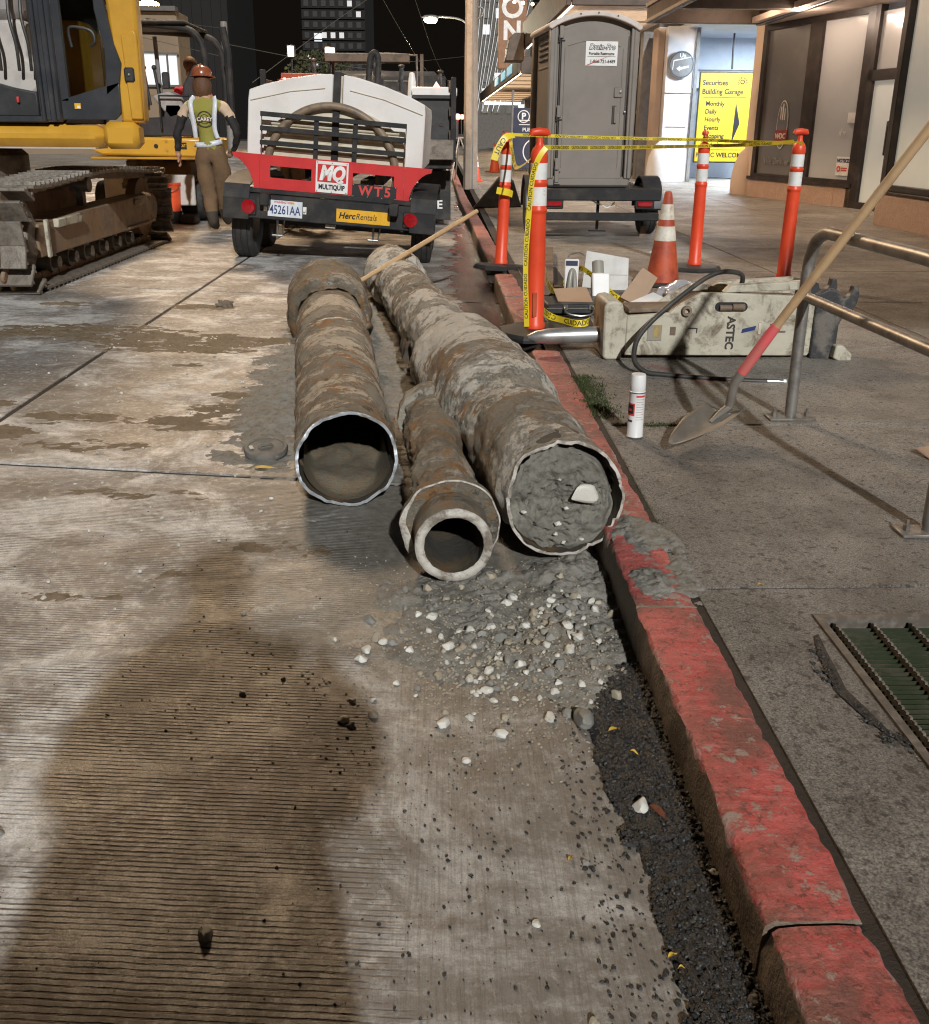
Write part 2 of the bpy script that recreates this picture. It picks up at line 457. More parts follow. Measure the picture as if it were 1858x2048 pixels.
emit('screen_blue', (0.10, 0.55, 0.75), 0.7)
emit('work_light', (1.0, 0.80, 0.58), 1.1)
emit('fairy_light', (0.85, 0.95, 1.0), 0.55)
# ------------------------------------------------------------------ ground materials
SL = -0.025
def zr(x): return SL * max(x, -9.0)
def zs(x): return 0.117 + 0.006 * (x - 0.68)

def road_material():
    m = NT('road_concrete')
    P = m.pos()
    X, Y, Z = m.sep(P)
    big = m.noise(P, 1.1, 6, 0.6)
    mid = m.noise(P, 4.5, 7, 0.65, 0.3)
    fine = m.noise(P, 90, 4, 0.7)
    streak = m.noise(m.mapping(P, (3.0, 26.0, 1.0)), 1.6, 6, 0.65)
    col = m.mix(m.ramp(big, [(0.35, 0.0), (0.66, 1.0)]), (0.25, 0.24, 0.225), (0.39, 0.38, 0.365))
    col = m.mix(m.ramp(mid, [(0.42, 0.0), (0.70, 0.85)]), col, (0.17, 0.14, 0.112))
    pale = m.ramp(m.noise(P, 2.1, 7, 0.7, 0.6), [(0.47, 0.0), (0.57, 0.95)])
    col = m.mix(pale, col, (0.80, 0.79, 0.77))
    dust = m.ramp(m.noise(m.mapping(P, (1, 1, 1), (7.3, 2.1, 0)), 1.7, 8, 0.68, 0.5), [(0.50, 0.0), (0.62, 0.75)])
    col = m.mix(dust, col, (0.20, 0.168, 0.138))
    smear = m.ramp(m.noise(m.mapping(P, (1.0, 3.2, 1), (1.7, 4.4, 0)), 2.6, 9, 0.72, 0.8), [(0.50, 0.0), (0.66, 0.75)])
    col = m.mix(smear, col, (0.165, 0.14, 0.115))
    blot = m.ramp(m.noise(m.mapping(P, (1.0, 2.0, 1), (9.7, 1.4, 0)), 6.5, 8, 0.7, 0.4), [(0.56, 0.0), (0.72, 0.6)])
    col = m.mix(blot, col, (0.11, 0.085, 0.065))
    # black crumbs trodden in
    sp = m.ramp(m.vor(P, 55, 'F1', 'Distance'), [(0.10, 1.0), (0.17, 0.0)])
    spm = m.ramp(m.noise(P, 3.3, 5, 0.6), [(0.50, 0.0), (0.64, 1.0)])
    col = m.mix(m.math('MULTIPLY', m.math('MULTIPLY', sp, spm), 0.8), col, (0.045, 0.04, 0.035))
    grain = m.noise(P, 34, 6, 0.75)
    col = m.mix(m.ramp(grain, [(0.44, 0.0), (0.70, 0.5)]), col, (0.14, 0.11, 0.085))
    col = m.mix(m.ramp(grain, [(0.32, 0.6), (0.48, 0.0)]), col, (0.74, 0.72, 0.68))
    salt = m.ramp(m.noise(P, 210, 4, 0.8), [(0.42, 0.0), (0.62, 1.0)])
    col = m.mix(m.math('MULTIPLY', salt, 0.38), col, (0.15, 0.12, 0.095))
    # tined grooves across the lane, worn away in places, ending at the broomed gutter strip
    wob = m.math('MULTIPLY', m.noise(m.mapping(P, (6, 1.2, 1)), 3.0, 3), 0.004)
    yy = m.math('ADD', m.math('ADD', Y, m.math('MULTIPLY', X, 0.05)), wob)
    ph = m.math('FRACT', m.math('DIVIDE', yy, 0.0121))
    tri = m.math('ABSOLUTE', m.math('SUBTRACT', ph, 0.5))
    wd_ = m.math('ADD', 0.08, m.math('MULTIPLY', m.noise(m.mapping(P, (12, 60, 1)), 3.0, 4, 0.7), 0.26))
    groove = m.math('SUBTRACT', 1.0, m.math('DIVIDE', tri, wd_), clamp=True)
    groove = m.math('MINIMUM', m.math('MULTIPLY', groove, 1.7), 1.0)
    edge = m.math('ADD', m.math('SUBTRACT', m.math('MULTIPLY', Y, -0.095), X), m.math('MULTIPLY', m.noise(m.mapping(P, (2, 14, 1)), 5.0, 4), 0.10))
    tz = m.ramp(m.math('ADD', m.math('MULTIPLY', edge, 8.0), 0.2), [(0.0, 0.0), (1.0, 1.0)])
    fade = m.ramp(m.math('DIVIDE', Y, 8.0), [(0.36, 1.0), (0.46, 0.25), (1.0, 0.2)])
    worn = m.ramp(m.noise(m.mapping(P, (1.4, 4.0, 1)), 2.2, 6, 0.65), [(0.40, 0.04), (0.55, 1.0)])
    brkn = m.ramp(m.noise(m.mapping(P, (9, 60, 1)), 1.6, 4, 0.7), [(0.40, 0.0), (0.50, 1.0)])
    worn = m.math('MULTIPLY', worn, m.math('ADD', 0.18, m.math('MULTIPLY', brkn, 0.82)))
    gm = m.math('MULTIPLY', m.math('MULTIPLY', tz, fade), worn)
    g = m.math('MULTIPLY', groove, gm)
    col = m.mix(m.math('MULTIPLY', g, 0.90), col, (0.060, 0.038, 0.022))
    # broomed lines along the gutter strip
    br = m.noise(m.mapping(P, (150, 5.0, 1)), 1.0, 4, 0.7)
    brm = m.math('SUBTRACT', 1.0, tz)
    col = m.mix(m.math('MULTIPLY', brm, 0.42), col, (0.17, 0.145, 0.115))
    col = m.mix(m.math('MULTIPLY', m.math('MULTIPLY', brm, m.ramp(br, [(0.45, 0.0), (0.68, 1.0)])), 0.5), col, (0.115, 0.09, 0.065))
    # film of grey mud shed round the pipes
    dl = m.math('ABSOLUTE', m.math('ADD', m.math('ADD', X, 0.10), m.math('MULTIPLY', m.math('SUBTRACT', Y, 3.0), 0.125)))
    film = m.math('SUBTRACT', 1.35, m.math('DIVIDE', dl, 0.62))
    film = m.math('ADD', film, m.math('MULTIPLY', m.math('SUBTRACT', m.noise(m.mapping(P, (1, 1.6, 1), (2.2, 7.1, 0)), 4.0, 9, 0.72, 0.4), 0.5), 2.6))
    fy = m.ramp(m.math('DIVIDE', Y, 10.0), [(0.185, 0.0), (0.245, 1.0), (0.75, 1.0), (0.9, 0.0)])
    film = m.math('MULTIPLY', m.ramp(film, [(0.42, 0.0), (0.62, 1.0)]), fy)
    col = m.mix(m.math('MULTIPLY', film, 0.88), col, m.mix(m.ramp(grain, [(0.35, 0.0), (0.65, 1.0)]), (0.20, 0.185, 0.155), (0.11, 0.098, 0.08)))
    # wet gutter
    wet_f = m.math('ADD', m.math('MULTIPLY', X, 1.5), m.math('MULTIPLY', m.noise(P, 2.6, 6, 0.6), 1.5))
    wet_y = m.ramp(m.math('DIVIDE', Y, 20.0), [(0.17, 0.0), (0.26, 0.55), (0.6, 0.55), (0.8, 0.2)])
    wet = m.ramp(m.math('ADD', wet_f, m.math('SUBTRACT', wet_y, 1.0)), [(0.42, 0.0), (0.50, 1.0)])
    damp = m.ramp(m.noise(P, 1.6, 6, 0.6, 0.3), [(0.45, 0.0), (0.65, 1.0)])
    col = m.mix(wet, col, m.mix(1.0, col, (0.26, 0.23, 0.20), 'MULTIPLY'))
    rough = m.math('SUBTRACT', 0.57, m.math('MULTIPLY', damp, 0.29))
    rough = m.mix(wet, rough, m.math('ADD', 0.06, m.math('MULTIPLY', fine, 0.16)))
    hgt = m.math('ADD', m.math('MULTIPLY', g, -1.0), m.math('MULTIPLY', fine, 0.30))
    hgt = m.math('ADD', hgt, m.math('MULTIPLY', m.math('MULTIPLY', br, brm), 0.30))
    b1 = m.bump(m.math('ADD', hgt, m.math('MULTIPLY', grain, 0.5)), 0.9, 0.005)
    b2 = m.bump(mid, 0.25, 0.01, b1)
    m.out(col, rough, 0.0, b2)

def sidewalk_material():
    m = NT('sidewalk_concrete')
    P = m.pos()
    X, Y, Z = m.sep(P)
    big = m.noise(P, 0.9, 6, 0.6)
    mid = m.noise(P, 5.0, 7, 0.65)
    fine = m.noise(P, 130, 3, 0.7)
    agg = m.ramp(m.noise(P, 190, 6, 0.8), [(0.36, 0.0), (0.64, 1.0)])
    col = m.mix(m.ramp(big, [(0.36, 0.0), (0.64, 1.0)]), (0.22, 0.195, 0.168), (0.37, 0.335, 0.292))
    col = m.mix(m.ramp(mid, [(0.42, 0.0), (0.75, 0.8)]), col, (0.11, 0.092, 0.075))
    col = m.mix(0.8, col, m.mix(1.0, col, agg, 'OVERLAY'))
    peb = m.ramp(m.vor(P, 120), [(0.0, 1.0), (0.16, 0.85), (0.26, 0.0)])
    pm = m.ramp(m.noise(P, 75, 2), [(0.55, 0.0), (0.62, 1.0)])
    col = m.mix(m.math('MULTIPLY', m.math('MULTIPLY', peb, pm), 0.9), col, (0.62, 0.58, 0.50))
    dk = m.ramp(m.noise(P, 48, 3, 0.6), [(0.56, 0.0), (0.66, 1.0)])
    col = m.mix(m.math('MULTIPLY', dk, 0.75), col, (0.045, 0.037, 0.03))
    # old spray marks of red survey paint behind the breaker
    mk = m.ramp(m.math('ABSOLUTE', m.math('SUBTRACT', m.math('SUBTRACT', X, 1.25), m.math('MULTIPLY', m.math('SUBTRACT', Y, 4.6), -0.55))), [(0.02, 1.0), (0.06, 0.0)])
    mk2 = m.ramp(m.math('ABSOLUTE', m.math('SUBTRACT', Y, 4.65)), [(0.18, 1.0), (0.24, 0.0)])
    col = m.mix(m.math('MULTIPLY', m.math('MULTIPLY', m.math('MULTIPLY', mk, mk2), mid), 0.7), col, (0.34, 0.05, 0.04))
    damp = m.ramp(m.noise(P, 1.3, 6, 0.62, 0.4), [(0.42, 0.0), (0.62, 1.0)])
    rough = m.math('SUBTRACT', 0.62, m.math('MULTIPLY', damp, 0.26))
    h = m.math('ADD', m.math('MULTIPLY', fine, 0.7), m.math('MULTIPLY', mid, 0.6))
    m.out(col, rough, 0.0, m.bump(m.math('ADD', h, m.math('MULTIPLY', agg, 0.6)), 0.8, 0.006))

def kerb_material():
    m = NT('kerb_paint')
    P = m.pos()
    X, Y, Z = m.sep(P)
    nx, ny, nz = m.sep(m.nrm())
    n1 = m.noise(P, 7, 8, 0.7, 0.3)
    n2 = m.noise(m.mapping(P, (3, 18, 3)), 4, 6, 0.7)
    n3 = m.noise(P, 32, 5, 0.7)
    conc = m.mix(m.ramp(n1, [(0.38, 0.0), (0.66, 1.0)]), (0.16, 0.115, 0.08), (0.30, 0.24, 0.185))
    red = m.mix(m.ramp(n2, [(0.35, 0.0), (0.7, 1.0)]), (0.50, 0.068, 0.060), (0.62, 0.17, 0.15))
    red = m.mix(m.ramp(n3, [(0.50, 0.0), (0.68, 0.7)]), red, (0.20, 0.03, 0.025))
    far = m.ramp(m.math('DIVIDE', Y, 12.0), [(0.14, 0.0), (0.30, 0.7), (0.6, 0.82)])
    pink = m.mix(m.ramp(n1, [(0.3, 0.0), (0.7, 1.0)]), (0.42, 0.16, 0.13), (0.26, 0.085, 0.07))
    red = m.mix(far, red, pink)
    dirt = m.ramp(m.noise(P, 3.1, 9, 0.74, 0.5), [(0.45, 0.0), (0.60, 0.85)])
    red = m.mix(dirt, red, (0.17, 0.085, 0.065))
    spk = m.ramp(m.noise(P, 55, 5, 0.8), [(0.54, 0.0), (0.62, 0.8)])
    red = m.mix(spk, red, (0.10, 0.045, 0.035))
    lt = m.ramp(m.noise(m.mapping(P, (2, 9, 2), (4, 1, 0)), 6, 7, 0.75), [(0.55, 0.0), (0.66, 0.6)])
    red = m.mix(lt, red, (0.66, 0.22, 0.19))
    wear = m.ramp(m.math('ADD', m.math('MULTIPLY', n3, 0.6), m.math('MULTIPLY', n1, 0.6)), [(0.655, 0.0), (0.70, 0.9)])
    red = m.mix(wear, red, (0.36, 0.28, 0.23))
    top = m.ramp(m.math('ADD', nz, m.math('MULTIPLY', m.math('SUBTRACT', n3, 0.5), 0.5)), [(0.36, 0.0), (0.50, 1.0)])
    # chipped pale arris
    ar = m.math('MULTIPLY', m.ramp(m.math('ABSOLUTE', m.math('SUBTRACT', nz, 0.62)), [(0.10, 1.0), (0.32, 0.0)]), m.ramp(n1, [(0.45, 0.0), (0.6, 1.0)]))
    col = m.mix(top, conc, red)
    col = m.mix(m.math('MULTIPLY', ar, 0.7), col, (0.50, 0.36, 0.32))
    h = m.math('ADD', n3, m.math('MULTIPLY', m.noise(P, 120, 3), 0.5))
    m.out(col, m.math('ADD', 0.36, m.math('MULTIPLY', n1, 0.45)), 0.0, m.bump(h, 0.8, 0.008))

def mud_material(name, a, b, c, rough=0.8):
    m = NT(name)
    P = m.pos()
    n1 = m.noise(P, 6, 8, 0.7, 0.3)
    n2 = m.noise(P, 40, 5, 0.7)
    col = m.mix(m.ramp(n1, [(0.35, 0.0), (0.65, 1.0)]), a, b)
    col = m.mix(m.ramp(n2, [(0.48, 0.0), (0.72, 1.0)]), col, c)
    m.out(col, rough, 0.0, m.bump(m.math('ADD', n2, m.math('MULTIPLY', m.noise(P, 160, 3), 0.4)), 0.8, 0.008))

road_material(); sidewalk_material(); kerb_material()
mud_material('mud', (0.15, 0.115, 0.08), (0.215, 0.175, 0.13), (0.10, 0.078, 0.055))
mud_material('mud_grey', (0.20, 0.185, 0.155), (0.29, 0.27, 0.235), (0.115, 0.105, 0.085))
mud_material('mud_brown', (0.165, 0.12, 0.072), (0.23, 0.175, 0.115), (0.11, 0.08, 0.048))
mud_material('asphalt_loose', (0.022, 0.020, 0.019), (0.042, 0.038, 0.034), (0.012, 0.011, 0.010), 0.5)
mud_material('joint_dirt', (0.030, 0.022, 0.016), (0.05, 0.036, 0.025), (0.02, 0.016, 0.012))
mud_material('granite_pink', (0.44, 0.29, 0.22), (0.52, 0.36, 0.28), (0.34, 0.22, 0.17), 0.4)

# ------------------------------------------------------------------ road slabs
b = MB()
b._add([(-80, -12, zr(-80) - .007), (-9, -12, zr(-9) - .007), (.5, -12, zr(.5) - .007), (.5, 400, zr(.5) - .007), (-9, 400, zr(-9) - .007), (-80, 400, zr(-80) - .007)],
       [(0, 1, 4, 5), (1, 2, 3, 4)])
road = tag(b.build('road', 'joint_dirt'), kind='structure')
road['label'] = 'tined concrete roadway with dirt filled joints between its slabs'

def slab(name, mat, corners, zf, th, parent, ch=0.0025):
    n = len(corners)
    cx = sum(p[0] for p in corners) / n; cy = sum(p[1] for p in corners) / n
    def ins(p, d):
        v = Vector((cx - p[0], cy - p[1]))
        return (p[0] + math.copysign(d, v.x), p[1] + math.copysign(d, v.y))
    top = [ins(p, ch) for p in corners]
    vs = [(x, y, zf(x)) for x, y in top] + [(x, y, zf(x) - ch) for x, y in corners] + [(x, y, zf(x) - th) for x, y in corners]
    fs = [tuple(range(n))]
    for k in (0, n):
        fs += [(k + i, k + n + i, k + n + (i + 1) % n, k + (i + 1) % n) for i in range(n)]
    m = MB(); m._add(vs, fs)
    return m.build(name, mat, parent, smooth=False)

XJ = [-27.0, -15.3, -8.98, -5.35, -1.985, 0.505]
YJ = [-4.8, -0.72, 3.40, 7.52, 11.64, 15.8, 24.0, 32.0, 44.0, 60.0, 90.0]
def yk(x, y): return y - 0.085 * (x + 0.7) if y < 9 else y - 0.03 * x
for i in range(len(XJ) - 1):
    for j in range(len(YJ) - 1):
        if XJ[i] < -9 and j < 4: continue
        g = 0.016
        x0, x1 = XJ[i] + g * 0.9, XJ[i + 1] - (g * 0.9 if i < len(XJ) - 2 else 0)
        y0, y1 = YJ[j] + g * .9, YJ[j + 1] - g * .9
        slab('concrete_slab', 'road_concrete', [(x0, yk(x0, y0)), (x1, yk(x1, y0)), (x1, yk(x1, y1)), (x0, yk(x0, y1))], zr, 0.025, road)
# ground beyond
b = MB(); b.quad((-300, 88, .15), (300, 88, .15), (300, 420, .15), (-300, 420, .15))
tag(b.build('ground', 'building_grey'), kind='structure')

# ------------------------------------------------------------------ pavement
b = MB()
for (a0, a1, c0, c1) in ((.60, .957, -12, 400), (2.10, 14, -12, 400), (.957, 2.10, -12, .90), (.957, 2.10, 2.115, 400)):
    za = lambda x: .111 + (x - .6) * .00276
    b.quad((a0, c0, za(a0)), (a1, c0, za(a1)), (a1, c1, za(a1)), (a0, c1, za(a0)))
walk = tag(b.build('sidewalk', 'joint_dirt'), kind='structure')
walk['label'] = 'dark concrete sidewalk with worn panels and open joints'
WX = [0.688, 2.95, 5.0, 7.6]
WY = [-3.7, -0.7, 0.79, 2.275, 3.76, 5.25, 6.74, 8.3, 10.0, 12.0, 14.0, 16.5, 19.5, 24.0, 30.0, 40.0, 60.0, 90.0]
GX0, GX1, GY0, GY1 = 0.957, 2.10, 0.90, 2.115          # grating opening
for i in range(len(WX) - 1):
    for j in range(len(WY) - 1):
        x0, x1, y0, y1 = WX[i] + .006, WX[i + 1] - .006, WY[j] + .008, WY[j + 1] - .008
        if i == 0 and j == 2:
            # the panel round the grating: four strips of one panel
            mm = MB()
            for (a0, a1, c0, c1) in ((x0, GX0, y0, y1), (GX1, x1, y0, y1), (GX0, GX1, y0, GY0), (GX0, GX1, GY1, y1)):
                vs = [(a0, c0, zs(a0)), (a1, c0, zs(a1)), (a1, c1, zs(a1)), (a0, c1, zs(a0))]
                vs += [(p[0], p[1], p[2] - .05) for p in vs]
                mm._add(vs, [(0, 1, 2, 3), (0, 4, 5, 1), (1, 5, 6, 2), (2, 6, 7, 3), (3, 7, 4, 0)])
            mm.build('sidewalk_panel', 'sidewalk_concrete', walk, smooth=False)
            continue
        slab('sidewalk_panel', 'sidewalk_concrete', [(x0, y0), (x1, y0), (x1, y1), (x0, y1)], zs, 0.04, walk, 0.003)

# kerb: a run of painted kerb stones with worn, uneven arrises
kerb = thing('kerb', None, None)
tag(kerb, 'red painted concrete kerb, worn and muddy', kind='structure')
def kerb_stone(y0, y1, dx=0.0, dz=0.0, lean=0.0):
    n = max(4, int((y1 - y0) / 0.014))
    n = min(n, 240)
    xf, xb, zt = 0.512, 0.676, 0.117
    prof = [(xf - .006, -.06), (xf - .005, .02), (xf - .003, .07), (xf - .001, .102), (xf + .003, .113), (xf + .010, .1180), (xf + .05, .119), (xb - .05, .119), (xb - .016, .1185), (xb - .005, .112), (xb, .095), (xb, -.02)]
    V = []; F = []
    k = len(prof)
    Yg, Qg = np.meshgrid(y0 + (y1 - y0) * np.arange(n + 1) / n, np.arange(k), indexing='ij')
    W1 = fbm(Yg * 9 + Qg * .7, Qg * 3.1, 4, 11) - .5
    W2 = (fbm(Yg * 34 + Qg * .9, Qg * 1.3, 3, 31) - .5) * 2.2
    chip = np.clip(fbm(Yg * 16, Qg * 0 + y0, 4, 37) - .60, 0, 1) * 3.0
    for i in range(n + 1):
        y = y0 + (y1 - y0) * i / n
        e = 0.0015 if i in (0, n) else 0.0
        for q, (x, z) in enumerate(prof):
            ww = float(W1[i, q]); w2 = float(W2[i, q])
            amp = 0.016 if 2 <= q <= 6 else (0.012 if q >= 8 else 0.006)
            cc = float(chip[i, q]) * (.016 if 3 <= q <= 5 else (.010 if 8 <= q <= 9 else 0))
            V.append((x + (cc if q < 7 else -cc) + dx + ww * amp + w2 * .004 + lean * (y - y0), y + (e if i == 0 else -e) * (1 if 3 <= q <= 9 else 0), z - cc * .6 + dz + (ww * amp * .7 + w2 * .004 if z > .02 else 0)))
    for i in range(n):
        for q in range(k - 1):
            F.append((i * k + q, (i + 1) * k + q, (i + 1) * k + q + 1, i * k + q + 1))
    F.append(tuple(range(k))); F.append(tuple(n * k + q for q in range(k))[::-1])
    m = MB(); m._add(V, F)
    return m.build('kerb_stone', 'kerb_paint', kerb, ang=42)
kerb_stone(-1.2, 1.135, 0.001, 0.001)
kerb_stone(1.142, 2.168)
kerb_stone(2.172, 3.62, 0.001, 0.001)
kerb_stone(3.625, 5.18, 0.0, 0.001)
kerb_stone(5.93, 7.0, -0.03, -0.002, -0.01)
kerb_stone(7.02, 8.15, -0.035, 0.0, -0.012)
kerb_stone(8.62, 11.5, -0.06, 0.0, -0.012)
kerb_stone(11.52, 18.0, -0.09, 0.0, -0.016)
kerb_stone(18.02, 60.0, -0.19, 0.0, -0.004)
# broken gap in the kerb, filled with dark earth
def heightfield(name, x0, x1, y0, y1, step, hf, zf, mat, kind='stuff', parent=None, label=None):
    xs = np.arange(x0, x1 + step, step); ys = np.arange(y0, y1 + step, step)
    XX, YY = np.meshgrid(xs, ys, indexing='ij')
    Hh = hf(XX, YY)
    ZZ = zf(XX) + np.maximum(Hh, -0.012)
    nx, ny = XX.shape
    idx = np.arange(nx * ny).reshape(nx, ny)
    a, b_, c, d = idx[:-1, :-1], idx[1:, :-1], idx[1:, 1:], idx[:-1, 1:]
    keep = np.maximum.reduce([Hh[:-1, :-1], Hh[1:, :-1], Hh[1:, 1:], Hh[:-1, 1:]]) > -0.002
    Fq = np.stack([a[keep], b_[keep], c[keep], d[keep]], 1)
    used = np.unique(Fq)
    remap = -np.ones(nx * ny, int); remap[used] = np.arange(len(used))
    V = np.stack([XX.ravel()[used], YY.ravel()[used], ZZ.ravel()[used]], 1)
    Fq = remap[Fq]
    me = bpy.data.meshes.new(name)
    me.from_pydata(V.tolist(), [], Fq.tolist())
    me.update()
    o = finish(name, me, mat, parent, True, 180)
    if kind: o['kind'] = kind
    if label and parent is None:
        o['label'] = label
    return o
def blob(X, Y, cx, cy, sx, sy, a=1.0, rot=0.0):
    dx = X - cx; dy = Y - cy
    c, s_ = math.cos(rot), math.sin(rot)
    u = (dx * c + dy * s_) / sx; v = (-dx * s_ + dy * c) / sy
    return a * np.exp(-(u * u + v * v))
zrn = lambda X: SL * X
zsn = lambda X: 0.117 + 0.006 * (X - 0.68)
def clods(X, Y, s, seed):   # lumpy relief
    return np.abs(fbm(X * s, Y * s, 4, seed) - 0.5) * 2

def h_spill(X, Y):          # grey spoil with gravel in front of the pipes
    m = blob(X, Y, .33, 2.50, .27, .17, 1.0) + blob(X, Y, .16, 2.22, .30, .24, .62) + blob(X, Y, .40, 2.15, .16, .26, .6) + blob(X, Y, -.02, 2.45, .22, .2, .45) + blob(X, Y, .44, 2.62, .13, .14, .8)
    n = fbm(X * 9, Y * 9, 6, 3, .6)
    h = m * (0.15 + 1.7 * n) - 0.30
    return np.where(h > 0, h * 0.034 + clods(X, Y, 30, 5) * 0.020 * np.clip(h * 3, 0, 1) + clods(X, Y, 80, 6) * .005, h * 0.05)
spill = heightfield('gravelly_mud', -.45, .515, 1.75, 2.95, .0065, h_spill, zrn, 'mud_grey', label='grey mud spilled in front of the pipe ends')
tag(spill, cat='mud')
def h_under(X, Y):          # spoil shed along the pipes
    ax = -.335 - .137 * (Y - 3.13)
    m = np.exp(-((X - ax - .0) / .30) ** 2) * np.clip((Y - 3.0) * 2, 0, 1) * .50 * np.clip((7.6 - Y), 0, 1)
    bx = .36 - .16 * (Y - 2.75)
    m = m + np.exp(-((X - bx + .05) / .28) ** 2) * np.clip((Y - 2.6) * 2, 0, 1) * .45 * np.clip((8.6 - Y), 0, 1)
    m = m + blob(X, Y, -.75, 5.2, .32, .9, .55) + blob(X, Y, -.72, 4.3, .22, .45, .5) + blob(X, Y, -.8, 3.75, .3, .25, .3)
    n = fbm(X * 9, Y * 11, 6, 21, .7)
    h = m * (-.6 + 3.1 * n) - .30
    return np.where(h > 0, h * .035 + clods(X, Y, 22, 8) * .010 * np.clip(h * 4, 0, 1), h * .05)
und = heightfield('wet_mud', -1.6, .5, 2.7, 8.4, .013, h_under, zrn, 'mud_grey', label='olive grey mud shed along both sides of the big pipes')
tag(und, cat='mud')
def h_left(X, Y):           # brown patches trampled over the road
    m = (blob(X, Y, -2.3, 5.95, .75, .30, .62) + blob(X, Y, -1.55, 5.6, .45, .22, .55) + blob(X, Y, -1.1, 5.85, .5, .12, .42)
         + blob(X, Y, -1.95, 3.86, .16, .10, .9) + blob(X, Y, -1.72, 4.12, .22, .09, .75) + blob(X, Y, -2.25, 4.30, .22, .10, .9) + blob(X, Y, -1.45, 3.72, .3, .10, .45)
         + blob(X, Y, -.95, 4.25, .32, .20, .55) + blob(X, Y, -1.15, 4.05, .28, .12, .50) + blob(X, Y, -1.05, 3.20, .35, .08, .42)
         + blob(X, Y, -1.75, 6.9, .32, .12, .6) + blob(X, Y, -2.75, 6.9, .3, .10, .55) + blob(X, Y, -1.05, 4.55, .12, .06, .55) + blob(X, Y, -1.42, 5.15, .12, .06, .4)
         + blob(X, Y, -.55, 2.75, .30, .10, .40) + blob(X, Y, -1.05, 2.42, .2, .05, .5) + blob(X, Y, -.86, 2.55, .10, .05, .5))
    n = fbm(X * 8, Y * 17, 6, 41, .72)
    h = m * (-.9 + 3.6 * n) - .30
    return np.where(h > 0, h * .016 + clods(X, Y, 34, 18) * .012 * np.clip(h * 3, 0, 1), h * .05)
lf = heightfield('brown_mud', -3.2, -.35, 2.2, 7.3, .010, h_left, zrn, 'mud_brown', label='brown mud smeared in patches over the road left of the pipes')
tag(lf, cat='mud')
def h_kerb(X, Y):           # mud on the kerb top by the right pipe
    m = blob(X, Y, .60, 2.64, .09, .15, .85) + blob(X, Y, .60, 2.30, .08, .11, .80) + blob(X, Y, .70, 2.45, .04, .22, .55)
    n = fbm(X * 22, Y * 22, 6, 51, .62)
    h = m * (-.2 + 2.2 * n) - .34
    return np.where(h > 0, h * .022 + clods(X, Y, 55, 19) * .012 * np.clip(h * 4, 0, 1) + .003, h * .05)
kb = heightfield('kerb_mud', .525, .78, 1.95, 3.05, .0055, h_kerb, lambda X: .117 + 0 * X, 'mud_grey', label='mud lumped on top of the red kerb beside the pipe end')
tag(kb, cat='mud')
def h_asph(X, Y):           # loose black asphalt along the gutter
    left = .335 + .075 * (fbm(Y * 6, Y * 0 + X * 9, 6, 61, .65) - .5) * 2 + np.where(Y < 1.45, .03, 0.0) - np.clip(Y - 1.75, 0, 1) * -.12
    e = np.clip((X - left) / .03, -1, 1)
    e = np.minimum(e, np.clip((2.08 - Y + .12 * (fbm(X * 14, Y * 3, 3, 67) - .5)) / .05, -1, 1))
    return np.where(e > 0, .003 + e * .004 + .020 * np.clip((X - left) / .16, 0, 1) ** 1.3 + clods(X, Y, 55, 71) * .010, e * .01)
asph = heightfield('gutter_asphalt', .22, .512, .2, 2.25, .0048, h_asph, zrn, 'asphalt_loose', kind='structure')
def h_gap(X, Y):
    return .085 + .02 * fbm(X * 12, Y * 12, 4, 73) - .05 * np.clip(np.abs(X - .58) / .1, 0, 1)
heightfield('kerb_earth', .46, .70, 5.1, 6.0, .02, h_gap, lambda X: 0 * X, 'joint_dirt', kind='structure')
heightfield('kerb_earth', .42, .70, 8.1, 8.7, .02, h_gap, lambda X: 0 * X, 'joint_dirt', kind='structure')

# ------------------------------------------------------------------ stones
_t = (1 + 5 ** .5) / 2
ICO_V = [Vector(p).normalized() for p in [(-1, _t, 0), (1, _t, 0), (-1, -_t, 0), (1, -_t, 0), (0, -1, _t), (0, 1, _t), (0, -1, -_t), (0, 1, -_t), (_t, 0, -1), (_t, 0, 1), (-_t, 0, -1), (-_t, 0, 1)]]
ICO_F = [(0, 11, 5), (0, 5, 1), (0, 1, 7), (0, 7, 10), (0, 10, 11), (1, 5, 9), (5, 11, 4), (11, 10, 2), (10, 7, 6), (7, 1, 8), (3, 9, 4), (3, 4, 2), (3, 2, 6), (3, 6, 8), (3, 8, 9), (4, 9, 5), (2, 4, 11), (6, 2, 10), (8, 6, 7), (9, 8, 1)]
def stone_mesh(name, mat, seed, sub=2, jit=.22, flat=.62):
    r = random.Random(seed)
    bm = bmesh.new()
    bmesh.ops.create_icosphere(bm, subdivisions=sub + 1, radius=1.0)
    off = Vector((r.random() * 50, r.random() * 50, r.random() * 50))
    sx, sy = r.uniform(.8, 1.25), r.uniform(.75, 1.1)
    for v in bm.verts:
        d = 1 + (mn.noise(v.co * 1.1 + off)) * jit * 1.6
        v.co = Vector((v.co.x * sx, v.co.y * sy, v.co.z * flat)) * d
    for _ in range(5):
        pn = Vector((r.gauss(0, 1), r.gauss(0, 1), abs(r.gauss(0, .6)))).normalized(); pd = r.uniform(.50, .78)
        for v in bm.verts:
            e = v.co.dot(pn) - pd
            if e > 0: v.co -= pn * e * .92
    me = bpy.data.meshes.new(name); bm.to_mesh(me); bm.free()
    me.materials.append(MAT[mat]); me.shade_smooth(); me.set_sharp_from_angle(angle=R(28))
    return me
